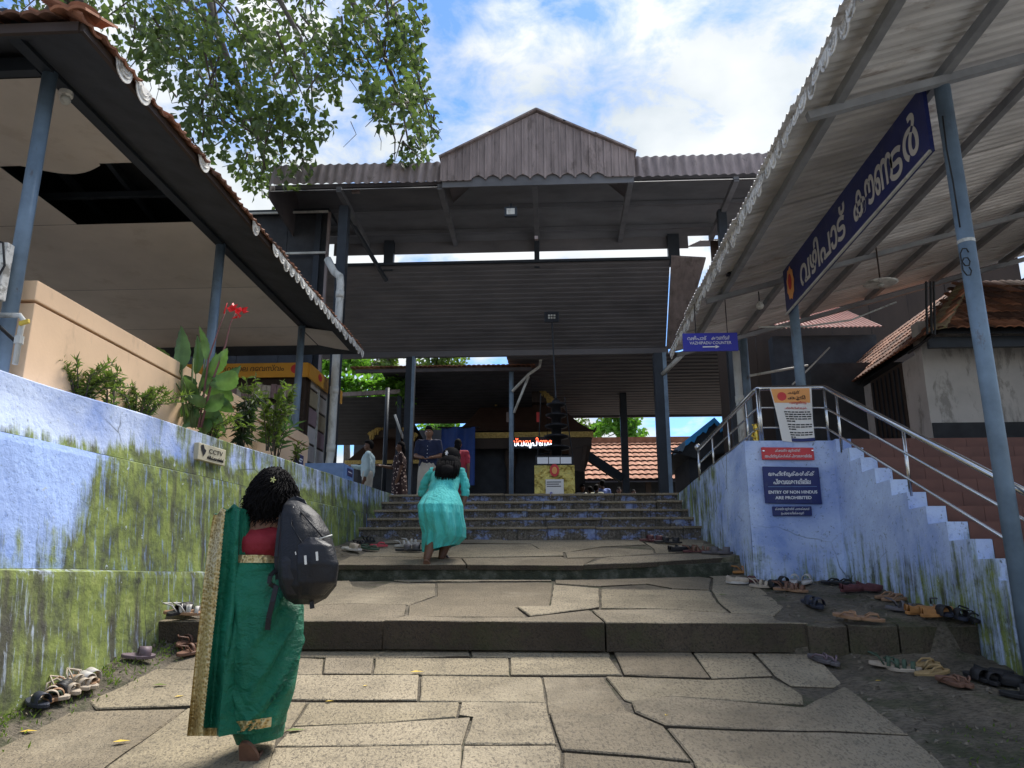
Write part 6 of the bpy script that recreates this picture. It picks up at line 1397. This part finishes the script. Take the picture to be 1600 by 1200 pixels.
# pallu hanging from the left shoulder
def pal(u, v, off=0):
    y = 790+360*v+(14*(1-u)**2+3*math.sin(u*14))*(1-v)**10; xl = 334-42*v**.9; xr = 374-24*v+(4*math.sin(v*5)); x = xl+(xr-xl)*u
    dd = -.13-.05*v+.045*math.sin(u*11+.6+.5*math.sin(v*4))*(.3+.7*v)-off+.014*math.sin(v*13+u*4); return G_(x, y, dd)
b = MB(); b.grid(lambda u, v: pal(.36+.64*u, v), 40, 70); b.build('pallu', SARI, gw, True, fixn=False)
b = MB(); b.grid(lambda u, v: pal(.37*u, v, .004), 24, 80); b.build('pallu_border', ZARI, gw, True, fixn=False)
b = MB(); b.grid(lambda u, v: pal(.0+.86*u, .965+.035*v, .007), 22, 4); b.build('pallu_end_border', ZARI, gw, True, fixn=False)
b = MB()
for i in range(62):
    v = .015+.96*i/62; c = pal(.40, v, .009); b.slab([c+Vector((.0105*math.cos(k*math.pi/4), 0, .0105*math.sin(k*math.pi/4))) for k in range(8)], (0, .003, 0))
stuff(b.build('border_motifs', ZARI, gw))
b = MB()                                             # pleats folded over the shoulder
b.grid(lambda u, v: (lambda q: q)(G_(336+36*u, 803-12*u+1.5*math.sin(u*15)-3*math.sin(v*3.14)+6*v, -.13+.28*v)), 20, 14); b.build('shoulder_pleats', SARI, gw, True, fixn=False)
b = MB(); b.grid(lambda u, v: pal(1, v, 0)+Vector((-.004+(.025+.105*min(1, v*1.6))*u, .15*u+.025*math.sin(u*8+v*5), -.01*u)), 10, 50); b.build('pallu_inner_fold', SARI, gw, True, fixn=False)
hb = MB(); hc = G_(424, 766, .02)
hc = G_(427, 764, .02); ell(hb, hc, (.10, .108, .125)); ell(hb, G_(418, 780, -.03), (.105, .08, .075))
def curl(b, p, d, L, r, turns, wr, rnd_):
    d = d.normalized(); a = d.cross(Vector((.3, 1, .2))).normalized(); c = d.cross(a); ph = rnd_.uniform(0, 6.28); n = 16
    b.tube([p+d*L*i/n+Vector((0, 0, -.35*L*(i/n)**2))+(a*math.cos(ph+turns*6.28*i/n)+c*math.sin(ph+turns*6.28*i/n))*r*(.4+.6*i/n) for i in range(n+1)], [wr*(1-.55*i/n) for i in range(n+1)], 5)
rq = random.Random(3)
for i in range(1050):
    t = rq.uniform(0, 6.28); f = rq.uniform(-.9, 1); rr_ = math.sqrt(max(0, 1-f*f)); q = Vector((math.cos(t)*rr_, math.sin(t)*rr_, f)); 
    if q.y > .5: continue
    curl(hb, hc+Vector((q.x*.105, q.y*.105, q.z*.125)), Vector((q.x*.5, q.y*.4-.05, -.8+.5*max(0, q.z))), rq.uniform(.05, .11), .012, rq.uniform(1.0, 2.2), .0036, rq)
for i in range(420):
    u = rq.random(); p = G_(396+56*u, 783+9*rq.random(), -.06+.05*rq.random()); curl(hb, p, Vector(((u-.55)*.7-.1, -.25, -1)), rq.uniform(.035, .085)*(1 if u < .85 else .7), .011, rq.uniform(1, 2.2), .0034, rq)
for i in range(70): curl(hb, G_(392+rq.random()*10, 770+rq.random()*20, -.02), Vector((-.7, -.2, -.7)), .06, .012, 2, .004, rq)
hb.build('hair', HAIR, gw, True, fixn=False)
b = MB(); c = G_(427, 750, -.095); 
for k in range(5): a = k*1.256; b.tube([c, c+Vector((.016*math.cos(a), -.006, .016*math.sin(a)))], [.005, .003], 5)
b.build('hair_clip', M('hair_clip_yellow', (.5, .5, .2), .4), gw)
b = MB(); o = outline(.245, .095, 22, 1); cs = G_(387, 1180, -.045); fw2 = (G_(392, 1207, .03)-G_(382, 1156, -.07)).normalized(); sd = Vector((1, .05, 0)); sd = (sd-fw2*sd.dot(fw2)).normalized(); nn2 = fw2.cross(sd)
b.rings([[cs+sd*x+fw2*y*.75+nn2*z*(-1 if nn2.y > 0 else 1) for x, y in o] for z in (.0, .022)]); b.build('sandal_sole', smat(BRN), gw)
b = MB()
for e in (-1, 1): b.tube([cs+sd*.043*e+fw2*.03-Vector((0, -.01, 0)), cs+sd*.05*e+fw2*.02+Vector((0, .05, .02)), cs+fw2*.03+Vector((0, .09, .02))], .008, 6)
b.build('sandal_strap', smat(BRN), gw, True)
# backpack hung on her right shoulder
bp = thing('backpack', 'bulging black nylon backpack hanging from the right shoulder of the green sari woman', 'backpack', G_(482, 945, -.16)); 
def bfold(t, h): return .03*math.sin(4*t)**2*-1+.035*mn.noise(Vector((math.cos(t)*2.2, math.sin(t)*2.2, h*5)))+.018*math.sin(17*h+3*math.cos(t))*(.3 if h < .2 else 1)*math.exp(-((t-5.2)/1.2)**2)
R_ = [(G_(458, 783, -.10), 10*K, .03), (G_(463, 790, -.12), 20*K, .07), (G_(470, 805, -.13), 30*K, .105), (G_(476, 830, -.15), 38*K, .125), (G_(479, 860, -.16), 43*K, .14), (G_(481, 890, -.17), 46*K, .15), (G_(481, 915, -.17), 43*K, .14), (G_(478, 935, -.15), 31*K, .1), (G_(476, 944, -.14), 16*K, .05)]
loft('main_bag', R_, BAGM, bp, 72, bfold, True)
R2_ = [(G_(488, 840, -.27), 8*K, .03), (G_(492, 852, -.28), 26*K, .05), (G_(495, 880, -.285), 32*K, .06), (G_(493, 910, -.275), 31*K, .055), (G_(488, 930, -.24), 18*K, .04)]
fpk = loft('front_pocket', R2_, BAGM2, bp, 48, bfold, True)
R3_ = [(G_(452, 865, -.27), 6*K, .015), (G_(453, 875, -.275), 14*K, .03), (G_(455, 905, -.275), 15*K, .035), (G_(457, 930, -.255), 10*K, .02)]
loft('side_pocket', R3_, BAGM2, bp, 32, bfold, True)
b = MB(); b.tube([G_(458, 792, -.2), G_(455, 820, -.26), G_(468, 842, -.29), G_(482, 862, -.31)], .004, 5); b.tube([G_(470, 800, -.22), G_(488, 820, -.275), G_(506, 842, -.28)], .004, 5); b.build('zip', BLACKM, bp, True)
for x, y, h in ((477, 868, 14), (495, 862, 14), (462, 862, 5)):
    b = MB(); b.bar(G_(x, y, -.365), G_(x+1, y+h, -.365), .012, .005); b.build('zip_pull', STEEL, fpk)
b = MB(); b.tube([G_(499, 842, -.345), G_(519, 836, -.30)], .004, 5); b.build('pocket_piping', PVC, fpk, True)
b = MB(); pts = [G_(450, 800, -.12), G_(452, 785, -.1), G_(462, 779, -.08), G_(473, 784, -.1), G_(480, 800, -.14)]
def strap(pts, wd, name):
    b = MB()
    for p, q in zip(pts[:-1], pts[1:]): b.bar(p, q, wd, .008, (0, 1, .2))
    b.build(name, BAGM2, bp)
strap(pts, .03, 'carry_handle'); strap([G_(444, 800, -.08), G_(440, 830, -.14), G_(436, 870, -.16), G_(438, 905, -.15)], .05, 'shoulder_strap'); strap([G_(432, 890, -.16), G_(422, 900, -.2), G_(421, 912, -.2), G_(432, 918, -.18)], .022, 'webbing_loop'); strap([G_(432, 915, -.2), G_(426, 940, -.21), G_(420, 965, -.2), G_(418, 984, -.19)], .026, 'webbing_tail'); strap([G_(486, 935, -.2), G_(488, 951, -.2)], .022, 'webbing_tail'); strap([G_(440, 800, -.06), G_(446, 790, -.0), G_(450, 796, .1)], .05, 'shoulder_strap')
# ---- woman in teal
def T_(px, py, dd=0): return W(px, py, 8.72+dd)
k2 = .0073
tw = thing('person', 'woman in long teal dress bending forward as she climbs onto the upper ramp', 'person', (T_(690, 880).x, 8.8, ramp_z(0, 8.8)))
body = [('e', T_(706, 716, .5), (.078, .092, .112), Euler((-.25, 0, 0))), ('ch', [T_(704, 728, .46), T_(700, 738, .4)], [.055, .065]), ('ch', [T_(678, 738, .36), T_(720, 738, .36)], [.06, .06]), ('ch', [T_(698, 748, .34), T_(690, 785, .08)], [.085, .12]),
    ('ch', [T_(676, 738, .36), T_(664, 755, .40), T_(659, 770, .44), T_(662, 785, .55)], [.045, .042, .04, .034]), ('ch', [T_(720, 738, .34), T_(727, 757, .29), T_(727, 773, .27), T_(722, 792, .24)], [.045, .042, .04, .03]), ('ch', [T_(722, 794, .24), T_(721, 800, .24)], [.028, .024]),
    ('ch', [T_(676, 800, .02), T_(676, 840, -.02), T_(667, 872, -.12)], [.12, .07, .042]), ('ch', [T_(702, 800, .08), T_(698, 845, .22), T_(690, 870, .18)], [.12, .07, .042]), ('ch', [T_(690, 872, .2), T_(697, 876, .36)], [.04, .034]), ('ch', [T_(666, 878, -.12), T_(668, 892, -.06), T_(670, 898, -.03)], [.034, .034, .03])]
for i in range(4): body.append(('ch', [T_(719+2*i, 799, .24), T_(718+2*i, 805, .23), T_(718+1.6*i, 809, .25)], [.011, .01, .008]))
body.append(('ch', [T_(718, 797, .22), T_(716, 803, .2)], [.011, .009]))
fuse('body', body, .012, SKIN2, tw, 3)
for nm_, pts_, rr__ in (('sleeve', [T_(676, 738, .36), T_(664, 755, .40), T_(659, 770, .44)], [.062, .056, .052]), ('sleeve', [T_(720, 738, .34), T_(727, 757, .29), T_(727, 773, .27)], [.062, .056, .05])):
    fuse(nm_, [('ch', pts_, rr__)], .014, TEAL, tw, 3, lambda p: .012*mn.noise(Vector((p.x*10, p.y*10, p.z*34))))
def tf(t, h):
    k = smooth01(.3, .75, h); return (.12*(abs(math.sin(4.5*t+1.2*math.sin(4*h)))-.5)+.05*math.sin(15*t+3*h))*k+.12*mn.noise(Vector((math.cos(t)*1.4, math.sin(t)*1.4, h*4)))*k+.02*math.sin(h*70+3*math.cos(t))*math.exp(-((h-.28)/.08)**2)
RT = [(T_(701, 729, .40), 11*k2, .06), (T_(700, 733, .38), 22*k2, .10), (T_(698, 740, .36), 25*k2, .14), (T_(696, 752, .28), 24.5*k2, .16), (T_(692, 767, .18), 23.5*k2, .17), (T_(689, 778, .1), 30*k2, .22), (T_(688, 790, .03), 34*k2, .26), (T_(689, 803, .02), 33*k2, .27), (T_(692, 822, .05), 34*k2, .26, -.02), (T_(694, 836, .08), 32*k2, .25, -.03), (T_(690, 850, .1), 28*k2, .23, .02), (T_(688, 857, .1), 25*k2, .22, .04)]
loft('dress', RT, TEAL, tw, 140, tf)
b = MB(); rq = random.Random(8); ell(b, T_(705, 715, .46), (.118, .115, .13)); ell(b, T_(702, 728, .32), (.145, .09, .13)); ell(b, T_(698, 739, .20), (.13, .07, .10))
for i in range(160):
    u = rq.uniform(-1, 1); p0 = T_(705+13*u, 708+6*abs(u)+rq.random()*8, .40+.03*rq.random()); p2 = T_(697+18*u+rq.uniform(-2, 2), 742+rq.random()*10-4*abs(u), .10+.04*rq.random()); b.tube([p0, p0.lerp(p2, .5)+Vector((.02*u, -.06, .02)), p2], [.009, .008, .003], 5)
b.build('hair', HAIR, tw, True, fixn=False)
b = MB(); c = T_(698, 708, .34)
for k in range(6): b.tube([c, c+Vector((.02*math.cos(k), -.012, .03*math.sin(k)))], [.009, .004], 5)
b.build('hair_flower', WHITE, tw)
for (px, py, dd, a) in ((667, 890, -.16, 1), (697, 879, .3, 0)):
    b = MB(); o = outline(.25, .095, 20, 1); c = T_(px, py, dd)
    if a: f2 = (T_(670, 904, -.04)-T_(665, 876, -.19)).normalized()
    else: f2 = Vector((.35, .9, .15)).normalized()
    s2_ = Vector((1, -.3 if not a else 0, 0)); s2_ = (s2_-f2*s2_.dot(f2)).normalized(); n2_ = f2.cross(s2_); n2_ = -n2_ if (a and n2_.y < 0) or (not a and n2_.z < 0) else n2_
    b.rings([[c+s2_*x+f2*y+n2_*z for x, y in o] for z in (0, .025)]); b.build('sandal_sole', smat(BRN) if a else smat(GRY), tw)
    b = MB(); b.tube([c+s2_*.045+f2*.03+n2_*.02, c+f2*.03+n2_*.075, c-s2_*.045+f2*.03+n2_*.02], .014, 6); b.build('sandal_strap', smat(GRY), tw, True)
# ---- people on the forecourt
CL = {}
def cm(n, c, **k):
    if n not in CL: CL[n] = fabric(n, c, .5, 14, .75, 0, False, **k)
    return CL[n]
def dots():
    g = G('polka_dot_cotton'); v = g.obj(); d = g.vor(g.mapv(v, (1, 1, 1)), 17); col = g.mix(g.ramp(d, [(.26, 1), (.30, 0)]), (.03, .014, .014), (.55, .42, .36)); g.bump(g.noise(v, 14, 4), .5, .03); return g.fin(col, .75)
POLKA = dots()
def person(lab, px, pytop, H, rz, top, bottom, hair='short', arms='down', skin=SKIN2, longsleeve=False, lower='pants', cut=None, vox=.02, lean=0):
    v = ray(px, pytop); d = (PZ+H-CZ)/v.z*v.y; pos = W(px, pytop, d); t = thing('person', lab, 'person', (pos.x, d, PZ), rz); s = H/1.7
    S = lambda x, y, z: Vector((x*s, (y-lean*max(0, z-.9))*s, z*s))
    if arms == 'fold': A = [[S(-.19, 0, 1.38), S(-.25, -.02, 1.12), S(-.1, -.22, 1.06)], [S(.19, 0, 1.38), S(.25, -.02, 1.12), S(.1, -.22, 1.06)]]
    elif arms == 'reach': A = [[S(-.17, 0, 1.36), S(-.2, -.15, 1.12), S(-.15, -.42, 1.15)], [S(.17, 0, 1.36), S(.2, .02, 1.1), S(.2, -.05, .85)]]
    else: A = [[S(-.19, 0, 1.38), S(-.24, .02, 1.1), S(-.23, -.06, .84)], [S(.19, 0, 1.38), S(.24, .02, 1.1), S(.23, -.06, .84)]]
    bd = [('e', S(0, -.01, 1.575), (.072*s, .09*s, .115*s)), ('e', S(0, -.045, 1.52), (.05*s, .05*s, .05*s)), ('c', S(0, -.095, 1.57), S(0, -.105, 1.55), .012*s, .016*s), ('ch', [S(0, .01, 1.52), S(0, .01, 1.40)], [.05*s, .062*s]), ('ch', [S(-.14, 0, 1.38), S(.14, 0, 1.38)], [.06*s, .06*s]), ('ch', [S(0, 0, 1.3), S(0, 0, .95)], [.12*s, .12*s])]
    for sg in (-1, 1): bd += [('e', S(.075*sg, .0, 1.57), (.012*s, .025*s, .032*s)), ('ch', [S(.09*sg, 0, .9), S(.1*sg, -.01, .5), S(.1*sg, .02, .08)], [.085*s, .06*s, .04*s]), ('ch', [S(.1*sg, .02, .05), S(.11*sg, -.16, .035)], [.038*s, .03*s])]
    for a in A:
        bd.append(('ch', a, [.05*s, .042*s, .03*s])); dr = (a[2]-a[1]).normalized(); sx_ = dr.cross(Vector((.2, .3, 1))).normalized()
        bd.append(('c', a[2], a[2]+dr*.05*s, .032*s, .03*s))
        for f in range(4): bd.append(('ch', [a[2]+dr*.06*s+sx_*(-.027+.018*f)*s, a[2]+dr*.11*s+sx_*(-.027+.018*f)*s, a[2]+dr*.135*s+sx_*(-.025+.016*f)*s+Vector((0, 0, -.015))], [.0105*s, .0095*s, .008*s]))
        bd.append(('ch', [a[2]+sx_*-.03*s, a[2]+dr*.05*s+sx_*-.055*s], [.011*s, .009*s]))
    bdo = fuse('body', bd, vox if vox < .014 else .014, skin, t, 2, local=True)
    sh_ = [('ch', [S(-.15, 0, 1.37), S(.15, 0, 1.37)], [.078*s, .078*s]), ('ch', [S(0, 0, 1.28), S(0, .0, .98)], [.15*s, .155*s]), ('ch', [S(-.06, 0, 1.2), S(-.07, 0, .92)], [.12*s, .125*s]), ('ch', [S(.06, 0, 1.2), S(.07, 0, .92)], [.12*s, .125*s])]
    for a in A: sh_ += [('ch', [a[0], a[1] if longsleeve else a[0].lerp(a[1], .75)], [.07*s, .06*s])]+([('ch', [a[1], a[1].lerp(a[2], .75)], [.06*s, .048*s])] if longsleeve else [])
    fuse('shirt' if lower != 'dress' else 'dress_bodice', sh_, vox, top, t, 3, lambda p: .012*mn.noise(p*13), local=True)
    if lower == 'pants': fuse('trousers', [('ch', [S(.09*sg, 0, .95), S(.1*sg, 0, .5), S(.1*sg, .01, .09)], [.125*s, .09*s, .075*s]) for sg in (-1, 1)], vox, bottom, t, 3, lambda p: .01*mn.noise(p*11), local=True)
    else:
        wd = .24 if lower == 'dhoti' else .30; loft('dhoti' if lower == 'dhoti' else 'skirt', [(S(0, 0, 1.0), .17*s, .14*s), (S(0, .0, .8), .2*s, .17*s), (S(.0, .02, .4), (wd-.03)*s, .18*s), (S(0, .04, .08), wd*s, .2*s)], bottom, t, 48, lambda q, h: .05*math.sin(8*q)*h+.02*math.sin(13*q), local=True)
    b = MB(); ell(b, S(0, .012, 1.60), (.083*s, .1*s, .108*s))
    if hair == 'short': ell(b, S(0, -.02, 1.655), (.075*s, .085*s, .06*s))
    else: ell(b, S(0, .075, 1.50), (.075*s, .05*s, .12*s)); ell(b, S(0, .09, 1.36), (.06*s, .04*s, .14*s))
    hm = b.build('hair', HAIR, t, True, True)
    for v_ in hm.data.vertices:
        z_ = v_.co.z/s; 
        if hair == 'short' and z_ < 1.56 and v_.co.y < .02: v_.co.y += .05*s
        if v_.co.y < -.03*s and z_ < 1.63: v_.co.y += .045*s
        v_.co += v_.co.normalized()*.006*mn.noise(v_.co*40)
    for sg in (-1, 1):
        b = MB(); ell(b, S(.028*sg, -.088, 1.585), (.012*s, .006*s, .006*s)); b.build('eye', WHITE, bdo, True, True)
        b = MB(); ell(b, S(.028*sg, -.092, 1.605), (.018*s, .006*s, .004*s)); b.build('eyebrow', HAIR, bdo, True, True)
    b = MB(); ell(b, S(0, -.092, 1.525), (.022*s, .007*s, .006*s)); b.build('mouth', SKIN, bdo, True, True)
    return t
nav = person('man in navy shirt and cream dhoti looking down above the teal woman', 671, 667, 1.74, 0, cm('navy_cotton', (.018, .025, .06)), cm('cream_cotton', (.5, .46, .38)), arms='fold', lower='dhoti', skin=SKIN, lean=.06)
b = MB()
for i in range(6): ell(b, Vector((.0, -.165-.01*i, 1.32-.075*i)), (.008, .006, .008))
b.build('button', WHITE, nav, True, True)
person('man in pale blue shirt and cream trousers standing sideways by the blue box', 577, 688, 1.70, R(-80), cm('pale_blue_cotton', (.42, .55, .58)), cm('cream_twill', (.5, .48, .42)), arms='reach', longsleeve=True)
person('woman in brown polka dot dress stepping to the left before the left shrine', 626, 690, 1.56, R(-75), POLKA, POLKA, 'long', 'reach', lower='dress')
person('woman in red blouse seen from behind right of the navy shirt', 716, 686, 1.58, R(175), cm('red_cotton', (.35, .035, .055)), cm('dark_red_skirt', (.12, .02, .03)), 'long', 'down', lower='dress', skin=SKIN)
for px, py, H, rz, c, lab in ((910, 757, 1.6, 20, (.6, .58, .52), 'person in white shirt right of the gold wrapped stand'), (922, 760, 1.55, 200, (.25, .05, .04), 'person in dark red top between the white and cream shirts'), (932, 757, 1.58, 150, (.5, .5, .38), 'person in cream shirt beside the blue shirted one'), (941, 750, 1.74, 190, (.16, .22, .5), 'tall person in blue shirt right of the gold wrapped stand'),
    (967, 761, 1.6, 0, (.3, .15, .1), 'person facing the camera just left of the dark column'), (990, 765, 1.55, 10, (.03, .03, .03), 'person in dark clothes right of the dark column'), (772, 757, 1.6, 15, (.02, .02, .025), 'person in black watching a phone left of the gold stand'), (754, 767, 1.4, 30, (.4, .3, .12), 'short person in mustard top behind the teal woman'), (822, 764, 1.5, 180, (.45, .2, .08), 'person in orange brown just left of the gold stand')):
    person(lab, px, py, H, R(rz), cm('cloth_%d' % px, c), cm('lower_%d' % px, mul(c, .6)), 'short' if 'shirt' in lab else 'long', 'down', vox=.028, lower='pants' if 'shirt' in lab else 'dress')
p = W(790, 757, 21); ph = thing('phone_screen', 'small glowing blue phone screen held up behind the pole', 'phone', p)
b = MB(); b.box(p-Vector((.09, .008, .06)), p+Vector((.09, .008, .06))); b.build('case', BLACKM, ph); b = MB(); b.box(p-Vector((.08, .011, .05)), p+Vector((.08, -.009, .05))); b.build('screen', emis('blue_screen', (.15, .2, .9), 1.2), ph)
